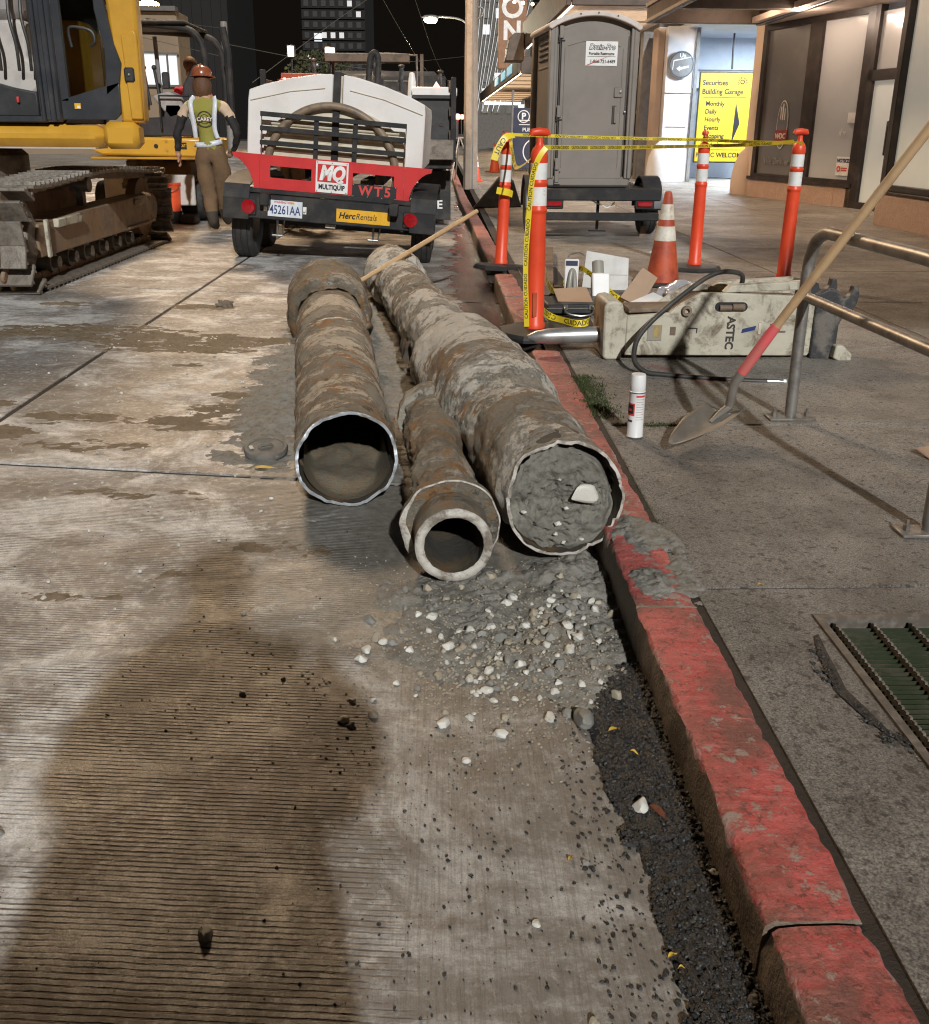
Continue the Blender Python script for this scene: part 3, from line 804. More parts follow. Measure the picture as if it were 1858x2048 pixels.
def stones_joined(name, pts, mat, jit=.3, seed=1):
    r = random.Random(seed)
    V = []; F = []
    for (x, y, z, s) in pts:
        n = len(V)
        rot = Euler((r.uniform(-.5, .5), r.uniform(-.5, .5), r.uniform(0, 6.3))).to_matrix()
        q = (r.uniform(.7, 1.3), r.uniform(.7, 1.2), r.uniform(.5, .8))
        for v in ICO_V:
            w = rot @ Vector((v.x * q[0], v.y * q[1], v.z * q[2])) * (s * r.uniform(1 - jit, 1 + jit))
            V.append((x + w.x, y + w.y, z + w.z))
        F += [(a + n, b_ + n, c + n) for a, b_, c in ICO_F]
    me = bpy.data.meshes.new(name); me.from_pydata(V, [], F); me.update()
    return finish(name, me, mat, None, False)
def hz(x, y):
    if x > .5: return .119
    h = float(h_spill(np.array([x]), np.array([y]))[0])
    h2 = float(h_asph(np.array([x]), np.array([y]))[0])
    return zr(x) + max(0, h, h2)
PM = {}
for mt in ('white', 'tan', 'grey'):
    PM[mt] = [stone_mesh('pebble', 'pebble_' + mt, 100 + i * 7 + len(mt), jit=.34) for i in range(7)]
r2 = random.Random(5)
placed = []
def pebble(x, y, s, mt, label, group, name='pebble', rot=None):
    o = bpy.data.objects.new(name, r2.choice(PM[mt]))
    COL.objects.link(o)
    o.location = (x, y, hz(x, y) + s * .30)
    o.scale = (s, s, s)
    o.rotation_euler = (r2.uniform(-.35, .35), r2.uniform(-.35, .35), r2.uniform(0, 6.28)) if rot is None else rot
    tag(o, label, 'stone', group)
    placed.append((x, y, s))
    return o
def free(x, y, s): return all((x - a) ** 2 + (y - c) ** 2 > ((s + t) * .82) ** 2 for a, c, t in placed)
# the few stones one can tell apart
pebble(.335, 1.845, .030, 'grey', 'largest grey stone lying at the top of the black gutter asphalt', None, 'stone')
pebble(.425, 1.93, .018, 'tan', 'tan stone wedged against the kerb above the black asphalt', None, 'stone')
pebble(.405, 1.545, .018, 'white', 'pale pointed stone on the black asphalt strip', None, 'stone')
pebble(.27, 1.405, .0085, 'grey', 'small grey stone on bare concrete beside two leaves', None, 'stone')
pebble(-.395, 1.235, .0155, 'grey', 'dark grey stone alone in the shadow on the grooved concrete', None, 'stone')
pebble(-.475, 1.94, .010, 'white', 'white pebble alone at the right edge of the shadow', None, 'stone')
pebble(-.205, 2.10, .015, 'white', 'round cream pebble alone left of the gravel spill', None, 'stone')
pebble(-.225, 1.84, .0145, 'white', 'white pebble alone left of and below the gravel spill', None, 'stone')
pebble(.005, 1.83, .0165, 'white', 'bright white pebble at the lower left of the gravel spill', None, 'stone')
pebble(.135, 1.795, .0155, 'white', 'white stone at the bottom edge of the gravel spill', None, 'stone')
pebble(.052, 1.70, .010, 'white', 'small white stone lying just below the gravel spill', None, 'stone')
pebble(.255, 1.86, .0165, 'white', 'upright white stone left of the largest grey stone', None, 'stone')
pebble(.49, 1.095, .011, 'grey', 'smooth blue grey stone in the asphalt against the kerb', None, 'stone')
pebble(.50, 1.36, .0085, 'white', 'white chip against the kerb foot on black asphalt', None, 'stone')
pebble(.385, 2.06, .020, 'grey', 'round grey stone half sunk in mud near the kerb', None, 'stone')
pebble(.165, 1.262, .0075, 'white', 'tiny pale disc on the broomed concrete strip', None, 'stone')
pebble(.235, 1.075, .010, 'tan', 'tan flat pebble near the bottom of the broomed strip', None, 'stone')
pebble(-.845, 1.47, .0095, 'grey', 'grey chip alone on the left part of the shadow', None, 'stone')
G1 = 'pebbles in the gravel spill'
k = 0; tries = 0
while k < 180 and tries < 6000:
    tries += 1
    u = r2.random()
    if u < .34: x, y = r2.gauss(.335, .075), r2.gauss(2.29, .060)
    elif u < .68: x, y = r2.gauss(.135, .085), r2.gauss(2.06, .065)
    elif u < .82: x, y = r2.gauss(.28, .11), r2.gauss(2.12, .12)
    else: x, y = r2.gauss(.10, .22), r2.gauss(2.18, .20)
    if x > .485 or y > 2.52 or y < 1.72 or x < -.42: continue
    s = r2.choice([.006, .0075, .009, .010, .0115, .013, .0145, .0165])
    if not free(x, y, s): continue
    mt = r2.choices(['white', 'tan', 'grey'], [5, 3, 3])[0]
    sz = 'tiny' if s < .0085 else ('small' if s < .0125 else 'larger')
    wh = ('against the kerb side of the gravel spill' if x > .34 else 'in the middle of the gravel spill' if x > .16 else 'in the left part of the gravel spill' if x > .0 else 'strewn left of the gravel spill') + (' below the plugged pipe' if y > 2.33 else ' on its near edge' if y < 2.0 else '')
    lb = f'{sz} {mt} pebble {wh}'
    pebble(x, y, s, mt, lb, lb.replace(' pebble ', ' pebbles '))
    k += 1
# fine grains, too many to count
pts = []
for _ in range(2600):
    u = r2.random()
    x, y = (r2.gauss(.18, .2), r2.gauss(2.1, .2)) if u < .8 else (r2.gauss(-.1, .35), r2.gauss(2.2, .35))
    if x > .5 or y > 2.75 or y < 1.6: continue
    pts.append((x, y, 0, r2.uniform(.0016, .0042)))
hh = np.maximum(0, h_spill(np.array([p[0] for p in pts]), np.array([p[1] for p in pts])))
pts = [(p[0], p[1], zr(p[0]) + float(h_) + .001, p[3]) for p, h_ in zip(pts, hh)]
tag(stones_joined('fine_gravel', pts, 'pebble_tan', seed=3), 'fine pale grit scattered through the gravel spill', 'gravel', kind='stuff')
pts = [(r2.uniform(.26, .51), r2.uniform(.7, 2.1)) for _ in range(7000)]
hh = h_asph(np.array([p[0] for p in pts]), np.array([p[1] for p in pts]))
pts = [(p[0], p[1], zr(p[0]) + max(0.0, float(h_)) + .0005, r2.choice([.0018, .0025, .003, .004, .0055])) for p, h_ in zip(pts, hh) if h_ > 0 or r2.random() < .16]
tag(stones_joined('asphalt_crumbs', pts, 'asphalt_chip', seed=4), 'black asphalt grit heaped along the gutter', 'gravel', kind='stuff')
pts = []
for _ in range(620):
    u = r2.random()
    x, y = (r2.gauss(.05, .13), r2.uniform(1.0, 1.85)) if u < .75 else (r2.uniform(-1.3, .3), r2.uniform(1.05, 3.2))
    if x > .34: continue
    pts.append((x, y, zr(x) + .0012, r2.choice([.001, .001, .0014, .0014, .002, .0025, .0038])))
tag(stones_joined('tar_crumbs', pts, 'asphalt_chip', seed=6), 'black tar crumbs scattered over the concrete beside the gutter', 'gravel', kind='stuff')
pts = []
for _ in range(420):
    u = r2.random()
    if u < .5: x, y = r2.gauss(-.85, .2), r2.gauss(5.1, .5)
    else: x, y = r2.uniform(-2.4, -.5), r2.uniform(2.3, 6.3)
    pts.append((x, y, zr(x) + .003, r2.choice([.003, .004, .006, .008])))
tag(stones_joined('pale_grit', pts, 'pebble_white', seed=8), 'pale grit strewn over the muddy road left of the pipes', 'gravel', kind='stuff')
# clods left by the tracks
for i, (x, y, s, lb) in enumerate([(-2.02, 3.88, .075, 'lumpy clod of mud sitting on the long road joint'), (-2.30, 4.30, .09, 'largest mud clod at the left edge of the road'), (-2.16, 4.20, .06, 'mud clod between the largest clod and the road joint'), (-1.62, 6.95, .06, 'pointed mud clod on the far road slab near the tracks')]):
    bm = bmesh.new(); bmesh.ops.create_icosphere(bm, subdivisions=4, radius=1.0)
    for v in bm.verts:
        d = 1 + mn.noise(v.co * 1.7 + Vector((i * 9.1, 0, 0))) * .5 + mn.noise(v.co * 4.5 + Vector((0, i * 5.3, 0))) * .28
        v.co = Vector((v.co.x, v.co.y * .8, v.co.z * .55)) * d
    me = bpy.data.meshes.new('mud_clod'); bm.to_mesh(me); bm.free()
    o = finish('mud_clod', me, 'mud', None, True, 180)
    o.location = (x, y, zr(x) + s * .25); o.scale = (s, s, s); o.rotation_euler = (0, 0, i * 1.3)
    tag(o, lb, 'mud clod')
# leaves
def leaf(x, y, ln, rz, mat, label, z=None):
    b = MB()
    n = 6; vs = []
    for i in range(n + 1):
        t = i / n; w = math.sin(PI * (t ** .8)) * ln * .17
        vs += [((t - .5) * ln, -w, .003 + .004 * math.sin(t * 5)), ((t - .5) * ln, 0, .0015 + .003 * math.sin(t * 5)), ((t - .5) * ln, w, .0035 + .004 * math.sin(t * 5))]
    fs = []
    for i in range(n):
        a = i * 3
        fs += [(a, a + 3, a + 4, a + 1), (a + 1, a + 4, a + 5, a + 2)]
    b._add(vs, fs)
    o = b.build('fallen_leaf', mat)
    o.location = (x, y, (hz(x, y) if z is None else z) + .002); o.rotation_euler = (0, 0, rz)
    return tag(o, label, 'leaf')
leaf(.395, 1.80, .034, .5, 'leaf_yellow', 'long yellow leaf beside the largest grey stone')
leaf(.425, 1.715, .022, -.5, 'leaf_yellow', 'short yellow leaf on the asphalt above the pale pointed stone')
leaf(.245, 1.415, .020, 1.0, 'leaf_yellow', 'yellow leaf on a dark stain beside the small grey stone')
leaf(.385, 1.19, .024, .6, 'leaf_yellow', 'curled yellow leaf in the middle of the asphalt strip')
leaf(.395, 1.165, .015, .2, 'leaf_yellow', 'small yellow leaf just below the curled one on asphalt')
leaf(.435, 1.52, .05, -.9, 'leaf_brown', 'dark red brown leaf on the asphalt near the kerb')
leaf(-.70, 3.50, .10, .05, 'leaf_yellow', 'yellow green leaf lying below the round iron lid', zr(-.7))
leaf(1.035, 1.535, .026, -1.2, 'leaf_yellow', 'orange leaf in the sidewalk crack', zs(1.0))
leaf(.88, 2.285, .024, .3, 'leaf_yellow', 'small yellow leaf on the sidewalk joint above the grating', zs(.9))

# moss in the sidewalk joints: tiny tufts
def moss(name, pts, label):
    V = []; F = []
    r = random.Random(9)
    for (x, y, z, s) in pts:
        for _ in range(4):
            a = r.uniform(0, 6.28); h = s * r.uniform(.8, 2.2); w = s * .35
            bx, by = x + r.gauss(0, s), y + r.gauss(0, s)
            n = len(V)
            V += [(bx - w * math.cos(a), by - w * math.sin(a), z), (bx + w * math.cos(a), by + w * math.sin(a), z), (bx + r.gauss(0, s * .7), by + r.gauss(0, s * .7), z + h)]
            F.append((n, n + 1, n + 2))
    me = bpy.data.meshes.new(name); me.from_pydata(V, [], F); me.update()
    return tag(finish(name, me, 'moss', None, False), label, 'moss', kind='stuff')
pts = []
r3 = random.Random(12)
for _ in range(900): pts.append((r3.gauss(.72, .035), r3.uniform(3.85, 4.6), .114, r3.uniform(.004, .010)))
for _ in range(750): pts.append((r3.uniform(.74, 1.18), 3.76 + r3.gauss(0, .018), .112, r3.uniform(.004, .009)))
for _ in range(160): pts.append((r3.gauss(.705, .012), r3.uniform(2.5, 3.3), .112, r3.uniform(.003, .006)))
moss('moss', pts, 'green moss growing in the joint behind the kerb near the spray can')

# crack beside the grating: broken edge with black filler
cr = [(.93, 2.02), (.915, 1.94), (.905, 1.86), (.895, 1.78), (.915, 1.69), (.93, 1.62), (.975, 1.585), (.985, 1.50), (1.01, 1.42), (1.02, 1.33), (1.05, 1.25)]
b = MB(); V = []
for i, (x, y) in enumerate(cr):
    w = .004 + .016 * math.sin(PI * min(1, i / 5.0)) * (1 if i < 6 else .45)
    V += [(x + .006 + .006 * math.sin(i * 7), y, zs(x) + .004), (x - w - .004 * math.cos(i * 5), y - .01, zs(x) + .004)]
b._add(V, [(2 * i, 2 * i + 1, 2 * i + 3, 2 * i + 2) for i in range(len(cr) - 1)])
b.build('crack_filler', 'asphalt_loose', walk)
pts = [(x + rng.gauss(-.012, .010), y + rng.uniform(-.04, .04), zs(x) + .004, rng.uniform(.002, .006)) for x, y in cr[1:8] for _ in range(16)]
o = stones_joined('crack_grit', pts, 'asphalt_chip', seed=9); o.parent = walk; o['kind'] = 'stuff'

# steel grating in the sidewalk
gt = thing('sidewalk_grating', 'steel grating with toothed bars over a green painted plate in the sidewalk', 'grating', (0, 0, 0))
b = MB()
zt = zs(1.0) + .004
for (a0, a1, c0, c1) in ((GX0, GX0 + .02, GY0, GY1), (GX1 - .02, GX1, GY0, GY1), (GX0 + .02, GX1 - .02, GY1 - .02, GY1), (GX0 + .02, GX1 - .02, GY0, GY0 + .02)):
    b.box(((a0 + a1) / 2, (c0 + c1) / 2, zt - .03), (a1 - a0, c1 - c0, .066))
b.build('frame', 'grate_steel', gt, smooth=False)
simple('grate_green', (0.030, 0.040, 0.020), 0.45, c2=(0.055, 0.058, 0.038), scale=14, dirt=(0.08, 0.065, 0.05), dlo=0.5, dhi=0.7, dscale=7)
b = MB(); b.box(((GX0 + GX1) / 2, (GY0 + GY1) / 2, zt - .035), (GX1 - GX0 - .042, GY1 - GY0 - .042, .012)); b.build('plate', 'grate_green', gt, smooth=False)
b = MB()
yy = GY0 + .03
while yy < GY1 - .03:
    b.box(((GX0 + GX1) / 2, yy, zt - .024), (GX1 - GX0 - .044, .004, .010)); yy += .0185
tag(b.build('cross_wires', 'grate_green', gt, smooth=False), kind='stuff')
xb = GX0 + .045
while xb < GX1 - .02:
    b = MB()
    nT = 62; dy = (GY1 - GY0 - .05) / nT
    poly = [(GY0 + .025, zt - .028)]
    for i in range(nT):
        poly += [(GY0 + .025 + i * dy, zt - .004), (GY0 + .025 + (i + .5) * dy, zt - .004), (GY0 + .025 + (i + .6) * dy, zt - .011), (GY0 + .025 + (i + .95) * dy, zt - .011)]
    poly.append((GY1 - .025, zt - .028))
    b.prism(poly, .006, 'x', xb)
    b.build('bar', 'grate_steel', gt, smooth=False)
    xb += .098
# ------------------------------------------------------------------ pipe crusts
def pipe_material(name, base, rust, pale, mudc, seed, pale_amt=0.5, band=1.0):
    m = NT(name)
    P = m.coord('Object')
    Q = m.mapping(P, (1, 1, 1), (seed, seed * 2, 0))
    S = m.mapping(P, (1.2, 5.0 * band, 1.2), (seed, 0, 0), (0, 0, .25))
    n1 = m.noise(Q, 3.2, 8, 0.7, 0.4)
    n2 = m.noise(S, 3.0, 8, 0.72, 0.6)
    n3 = m.noise(Q, 9.0, 8, 0.72, 0.3)
    n4 = m.noise(Q, 60, 5, 0.7)
    col = m.mix(m.ramp(n1, [(0.38, 0.0), (0.62, 1.0)]), base, mudc)
    n5 = m.noise(Q, 26, 8, 0.78, 0.2)
    n6 = m.noise(m.mapping(P, (1, 1, 1), (seed * 3, 5, 2)), 1.5, 4, 0.6)
    col = m.mix(m.ramp(n3, [(0.49, 0.0), (0.60, 0.95)]), col, rust)
    brk = m.math('ADD', m.math('ADD', m.math('MULTIPLY', n2, 0.45), m.math('MULTIPLY', n6, 0.55)), m.math('MULTIPLY', m.math('SUBTRACT', n5, 0.5), 0.42))
    col = m.mix(m.ramp(brk, [(0.57 - .07 * pale_amt, 0.0), (0.61 - .07 * pale_amt, 1.0)]), col, m.mix(n5, pale, tuple(c * .62 for c in pale)))
    col = m.mix(m.ramp(m.noise(S, 5.5, 6, 0.7), [(0.60, 0.0), (0.72, 0.85)]), col, (0.05, 0.038, 0.028))
    mud_over = m.ramp(m.math('ADD', m.noise(m.mapping(P, (1, 1, 1), (3 + seed, 8, 1)), 2.4, 8, 0.70, 0.5), m.math('MULTIPLY', m.math('SUBTRACT', n5, 0.5), 0.30)), [(0.55, 0.0), (0.585, 1.0)])
    col = m.mix(mud_over, col, m.mix(n4, mudc, tuple(c * 1.35 for c in mudc)))
    col = m.mix(m.ramp(n4, [(0.55, 0.0), (0.8, 0.6)]), col, (0.06, 0.045, 0.03))
    h = m.math('ADD', m.math('ADD', m.math('MULTIPLY', n3, 1.2), m.math('MULTIPLY', n5, 0.7)), m.math('ADD', m.math('MULTIPLY', n4, 0.4), m.math('MULTIPLY', mud_over, 0.35)))
    m.out(col, 0.75, 0.0, m.bump(h, 1.0, 0.022))
pipe_material('pipe_rusty', (0.17, 0.125, 0.08), (0.31, 0.14, 0.04), (0.72, 0.60, 0.46), (0.27, 0.235, 0.18), 1.3, 1.15, 0.5)
pipe_material('pipe_pale', (0.20, 0.165, 0.125), (0.27, 0.15, 0.06), (0.78, 0.72, 0.62), (0.28, 0.255, 0.21), 4.7, 1.6, 0.7)
pipe_material('pipe_dark', (0.15, 0.115, 0.075), (0.28, 0.14, 0.045), (0.48, 0.43, 0.35), (0.23, 0.205, 0.16), 8.1, 0.4)
simple('cut_bright', (0.42, 0.44, 0.46), 0.4, 0.3, c2=(0.34, 0.355, 0.37), scale=18, dirt=(0.20, 0.18, 0.15), dlo=0.53, dhi=0.64, dscale=18, bump=0.4)
simple('cut_pale', (0.54, 0.50, 0.44), 0.6, c2=(0.42, 0.385, 0.33), scale=16, dirt=(0.20, 0.165, 0.13), dlo=0.48, dhi=0.60, dscale=16, bump=0.5)
simple('bore_dark', (0.05, 0.045, 0.036), 0.8, c2=(0.10, 0.075, 0.045), scale=7, dirt=(0.17, 0.085, 0.03), dlo=0.55, dhi=0.72, dscale=6, bump=0.6, bscale=30)

def pnoise(x, y, z, oc=4):
    return mn.fractal(Vector((x, y, z)), 0.9, 2.1, oc)
def pipe_skin(name, mat, parent, ys, rf, n=120, yoff=None, ang=180, caps=()):
    V = []; F = []
    for y in ys:
        for k in range(n):
            th = 2 * PI * k / n
            r = rf(y, th)
            V.append((r * math.cos(th), y + (yoff(th, y) if yoff else 0), r * math.sin(th)))
    for i in range(len(ys) - 1):
        for k in range(n):
            F.append((i * n + k, (i + 1) * n + k, (i + 1) * n + (k + 1) % n, i * n + (k + 1) % n))
    for c in caps:
        i = 0 if c == 0 else len(ys) - 1
        V.append((0, ys[i], 0)); e = len(V) - 1
        F += [(i * n + k, i * n + (k + 1) % n, e) for k in range(n)]
    m = MB(); m._add(V, F)
    return m.build(name, mat, parent, ang=ang)
def frange(a, b_, s):
    n = max(1, int(round((b_ - a) / s)))
    return [a + (b_ - a) * i / n for i in range(n + 1)]
def sm(a, b_, t):
    t = min(1, max(0, (t - a) / (b_ - a))); return t * t * (3 - 2 * t)

# ---- left pipe
def jag1(th, y): return 0.020 * pnoise(math.cos(th) * 2.2, math.sin(th) * 2.2, .7, 3) + .05 * max(0, pnoise(math.cos(th) * 4, math.sin(th) * 4, 2.7, 3) - .28) + .012 * math.cos(th - .6)
def lump(seed, a, s):
    def f(y, th):
        c, q = math.cos(th), math.sin(th)
        fl = max(0, pnoise(c * 2.6 + seed, y * 13, q * 2.6, 4) - .12)
        return a * pnoise(c * s + seed, y * s * 4.2, q * s, 5) + .018 * min(fl, .3) + .0035 * pnoise(c * 6 + seed, y * 34, q * 6, 3)
    return f
L1 = lump(2.0, .010, 1.1)
def rL(y, th):
    r = .178 + .024 * sm(0, 2.6, y) + L1(y, th) * sm(-.03, .09, y) + .003 * pnoise(math.cos(th), math.sin(th), 3.3, 2)
    r += .007 * math.exp(-((y - 1.70) / .02) ** 2) + .005 * math.exp(-((y - 1.79) / .015) ** 2)
    return r * (1 + .02 * math.cos(2 * th))
pl = thing('iron_pipe', 'rusty water pipe with a clean cut near end, leftmost of the three pipes', 'pipe', (-.335, 3.13, zr(-.335) + .180), (R(-.6), 0, R(7.7)))
ys = frange(0, 3.0, .016)
wl = lambda y: max(0, 1 - y / .12)
pipe_skin('barrel', 'pipe_rusty', pl, ys, rL, yoff=lambda th, y: jag1(th, y) * wl(y))
pipe_skin('cut_edge', 'cut_bright', pl, [0, 1e-4, 2e-4], lambda y, th: (rL(0, th) + .0005, rL(0, th) - .005, rL(0, th) - .0105)[int(round(y / 1e-4))] + (0.003 * pnoise(math.cos(th) * 6, math.sin(th) * 6, 3, 2) if y > 1.5e-4 else 0), yoff=lambda th, y: jag1(th, 0) - (.003 if y < .5e-4 else .004))
pipe_skin('bore', 'bore_dark', pl, [0] + frange(.02, 1.5, .06), lambda y, th: rL(0, th) - .010 + .012 * pnoise(math.cos(th) * 2, y * 6, math.sin(th) * 2, 4) * sm(0, .1, y), yoff=lambda th, y: jag1(th, 0) * (1 if y < .03 else 0), caps=(1,))
# silt on the floor of the bore
V = []; F = []
nx, ny = 34, 46
for i in range(nx + 1):
    for j in range(ny + 1):
        x = (i / nx - .5) * .31; y = .015 + j / ny * 1.1
        lev = -.118 - .07 * (1 - sm(.0, .16, y)) + .085 * sm(.05, .8, y) + .016 * pnoise(x * 16, y * 11, 1.5, 5)
        lim = -math.sqrt(max(0, .160 ** 2 - x * x))
        V.append((x, y, max(lev - .4 * max(0, .03 - y) / .03 * .1, lim)))
for i in range(nx):
    for j in range(ny):
        a = i * (ny + 1) + j
        F.append((a, a + ny + 1, a + ny + 2, a + 1))
mud_material('silt', (0.10, 0.095, 0.075), (0.17, 0.14, 0.095), (0.20, 0.11, 0.045))
m_ = MB(); m_._add(V, F); m_.build('silt', 'silt', pl, ang=180)
def rLb(y, th):
    b_ = .206 + .055 * sm(2.72, 2.80, y) + .012 * sm(3.35, 3.45, y) - .05 * sm(3.72, 3.80, y)
    return b_ + 1.6 * lump(5, .011, 1.0)(y, th)
pipe_skin('bell', 'pipe_dark', pl, [2.70] + frange(2.73, 3.78, .018), rLb, caps=(1,))
pipe_skin('joint_band', 'cut_pale', pl, frange(1.735, 1.765, .005), lambda y, th: rL(y, th) + .0045 - abs(y - 1.75) * .15)
b = MB(); b.tube([(.175, 1.95, .095), (.20, 2.0, .10), (.215, 2.10, .07), (.21, 2.16, .02)], [.012, .018, .018, .01], 8); b.build('lug', 'pipe_dark', pl)

# ---- right pipe
def jag2(th, y):
    return 0.014 * pnoise(math.cos(th) * 3, math.sin(th) * 3, 5.1, 4) + .06 * max(0, pnoise(math.cos(th) * 4, math.sin(th) * 4, 6.7, 3) - .25) + .05 * max(0, math.cos(th - 2.35)) ** 14
L2 = lump(7.0, .019, .95)
def rR(y, th):
    r = .187 + L2(y, th) * sm(-.03, .09, y) + .005 * pnoise(math.cos(th), math.sin(th), 5.3, 2) + .010 * sm(.35, .8, y) * (1 - sm(1.9, 2.2, y))
    r += .052 * sm(.72, .98, y) * (1 - sm(1.86, 1.92, y)) - .006 * sm(1.9, 2.2, y)
    r += .045 * sm(4.45, 4.55, y)
    if y > 1.9: r += .010 * pnoise(math.cos(th) * 1.1, y * 7, math.sin(th) * 1.1 + 9, 4) * sm(1.9, 2.1, y)
    return r
pr = thing('iron_pipe', 'longest pipe, caked in pale mud and plugged with clay, lying against the red kerb', 'pipe', (.385, 2.655, .226), (R(-.35), 0, R(9.0)))
ys = frange(0, 5.05, .020)
pipe_skin('barrel', 'pipe_pale', pr, ys, rR, yoff=lambda th, y: jag2(th, y) * max(0, 1 - y / .12), caps=(1,))
pipe_skin('cut_edge', 'cut_pale', pr, [0, 1e-4, 2e-4], lambda y, th: (rR(0, th) + .0005, rR(0, th) - .004, rR(0, th) - .0095)[int(round(y / 1e-4))] + (0.005 * pnoise(math.cos(th) * 5, math.sin(th) * 5, 3, 3) if y > 1.5e-4 else 0), yoff=lambda th, y: jag2(th, 0) - (.003 if y < .5e-4 else .0045))
pipe_skin('bore', 'bore_dark', pr, [0, .03, .08, .12, .2], lambda y, th: rR(0, th) - .009, yoff=lambda th, y: jag2(th, 0) * (1 if y < .02 else .3))
# clay plug: a cracked, lumpy face filling the bore, with a hollow at upper right
V = []; F = []
nr, nt = 44, 96
mud_material('clay', (0.16, 0.15, 0.125), (0.23, 0.215, 0.18), (0.10, 0.092, 0.076))
for i in range(nr + 1):
    for k in range(nt):
        t = i / nr; th = 2 * PI * k / nt
        r = t * (rR(0, th) - .012)
        x, z = r * math.cos(th), r * math.sin(th)
        d = .022 + .026 * pnoise(x * 7, z * 7, 2.2, 4) + .016 * pnoise(x * 24, z * 24, 8.2, 3)
        ck = abs(pnoise(x * 10 + 4, z * 10, 6.6, 3)); d += .03 * max(0, 1 - ck / .035)
        d += .07 * sm(.80, .97, t) * max(0, math.cos(th - .5)) ** 2
        V.append((x, d, z))
for i in range(nr):
    for k in range(nt):
        F.append((i * nt + k, (i + 1) * nt + k, (i + 1) * nt + (k + 1) % nt, i * nt + (k + 1) % nt))
m_ = MB(); m_._add(V, F); m_.build('clay_plug', 'clay', pr, ang=180)
o = bpy.data.objects.new('embedded_stone', stone_mesh('embedded_stone', 'pebble_white', 77, 2)); COL.objects.link(o); o.parent = pr
o.location = (.055, .002, .015); o.scale = (.050, .020, .048)
for i, (x, z, s) in enumerate([(-.13, .0 - .04, .008), (.005, -.035, .007), (-.02, .06, .006), (-.025, -.12, .009), (.0, -.15, .008), (.06, -.145, .007), (-.02, -.085, .010)]):
    o = bpy.data.objects.new('embedded_stone', PM['white'][i % 5]); COL.objects.link(o); o.parent = pr
    o.location = (x, .016, z); o.scale = (s, s, s)
# sheet of mud sloughing off the side of the pipe
b = MB()
V = []
for i in range(12):
    y = 2.35 + i * .035
    for q in range(4):
        a = PI + .02 + q * .17
        rr_ = rR(y, a) + .012 + .018 * q * (0.5 + 0.5 * math.sin(i * 1.7))
        V.append((rr_ * math.cos(a), y, rr_ * math.sin(a)))
b._add(V, [(i * 4 + q, (i + 1) * 4 + q, (i + 1) * 4 + q + 1, i * 4 + q + 1) for i in range(11) for q in range(3)])
b.build('mud_flap', 'mud', pr)

# ---- short flanged pipe between them
ps = thing('flanged_pipe', 'short flanged pipe lying between the two big pipe ends', 'pipe', (.037, 2.485, zr(.03) + .150), (0, 0, R(3.6)))
L3 = lump(3.3, .012, 1.3)
def rS(y, th): 
    r = .095 + .020 * sm(.75, 1.0, y) + L3(y, th) * 1.2
    return r + .03 * math.exp(-((y - .50) / .10) ** 2) * .25
pipe_skin('barrel', 'pipe_dark', ps, frange(.16, 1.25, .014), rS, n=84)
def rF(y, th): return .152 + .006 * pnoise(math.cos(th) * 2, math.sin(th) * 2, 1, 3)
pipe_skin('flange', 'pipe_dark', ps, [.139, .14, .175, .18], lambda y, th: (.09 if y < .1395 or y > .1775 else rF(y, th)), n=60, ang=40)
pipe_skin('flange_rim', 'cut_pale', ps, [.136, .137, .138], lambda y, th: rF(0, th) + (-.003, .001, .002)[int(round((y - .136) * 1000))] - (.022 * max(0, math.cos(th - 3.5)) ** 3 if y < .1365 else 0), n=60)
def rN(y, th): return .1135 + .003 * pnoise(math.cos(th) * 3, math.sin(th) * 3, y * 8, 3)
pipe_skin('neck', 'pipe_dark', ps, frange(0, .14, .02), rN, n=60)
pipe_skin('face_ring', 'cut_pale', ps, [0, 1e-4, 2e-4, 3e-4], lambda y, th: (.1155, .113, .094, .0875)[int(round(y / 1e-4))] + .002 * pnoise(math.cos(th) * 5, math.sin(th) * 5, y * 1e4, 2), n=60, yoff=lambda th, y: (0.004, -.004, -.005, .001)[int(round(y / 1e-4))])
pipe_skin('bore', 'bore_dark', ps, [0, .03, .1, .3, .6], lambda y, th: .088 + .004 * pnoise(math.cos(th) * 3, y * 9, math.sin(th) * 3, 3), n=60, caps=(1,))
pipe_skin('far_flange', 'pipe_dark', ps, [1.24, 1.25, 1.35, 1.37], lambda y, th: (.10 if y < 1.245 or y > 1.365 else .140 + .014 * pnoise(math.cos(th) * 2, math.sin(th) * 2, 4, 4)), n=60, caps=(1,), ang=60)

# ---- round iron lid
o = thing('valve_lid', 'small round iron valve lid lying on mud left of the rusty pipe', 'lid', (-.725, 3.66, zr(-.72) + .012), (R(9), R(-3), .4))
b = MB(); b.lathe([(0, .0), (.078, .0), (.088, .006), (.090, .022), (.086, .030), (.074, .030), (.072, .027), (0, .027)], 40); b.build('disc', 'lid_iron', o)
b = MB(); b.tube([(-.028, .0, .027), (-.02, .0, .036), (.02, 0, .036), (.028, 0, .027)], .006, 8); b.build('grip', 'lid_iron', o)
b = MB(); b.box((-.058, .01, .031), (.016, .03, .003), .001); b.build('boss', 'cut_pale', o)

# ---- loose wooden handle across the pipes
b = MB(); b.tube([(0, 0, 0), (.3, .27, .15), (.6, .54, .30), (.865, .775, .435)], [.0165, .018, .019, .017], 14)
for i in (0, 1): pass
o = b.build('wooden_handle', 'wood_handle'); o.location = (-.585, 6.75, .268)
tag(o, 'loose pale wooden tool handle resting across the far pipe ends', 'tool handle')

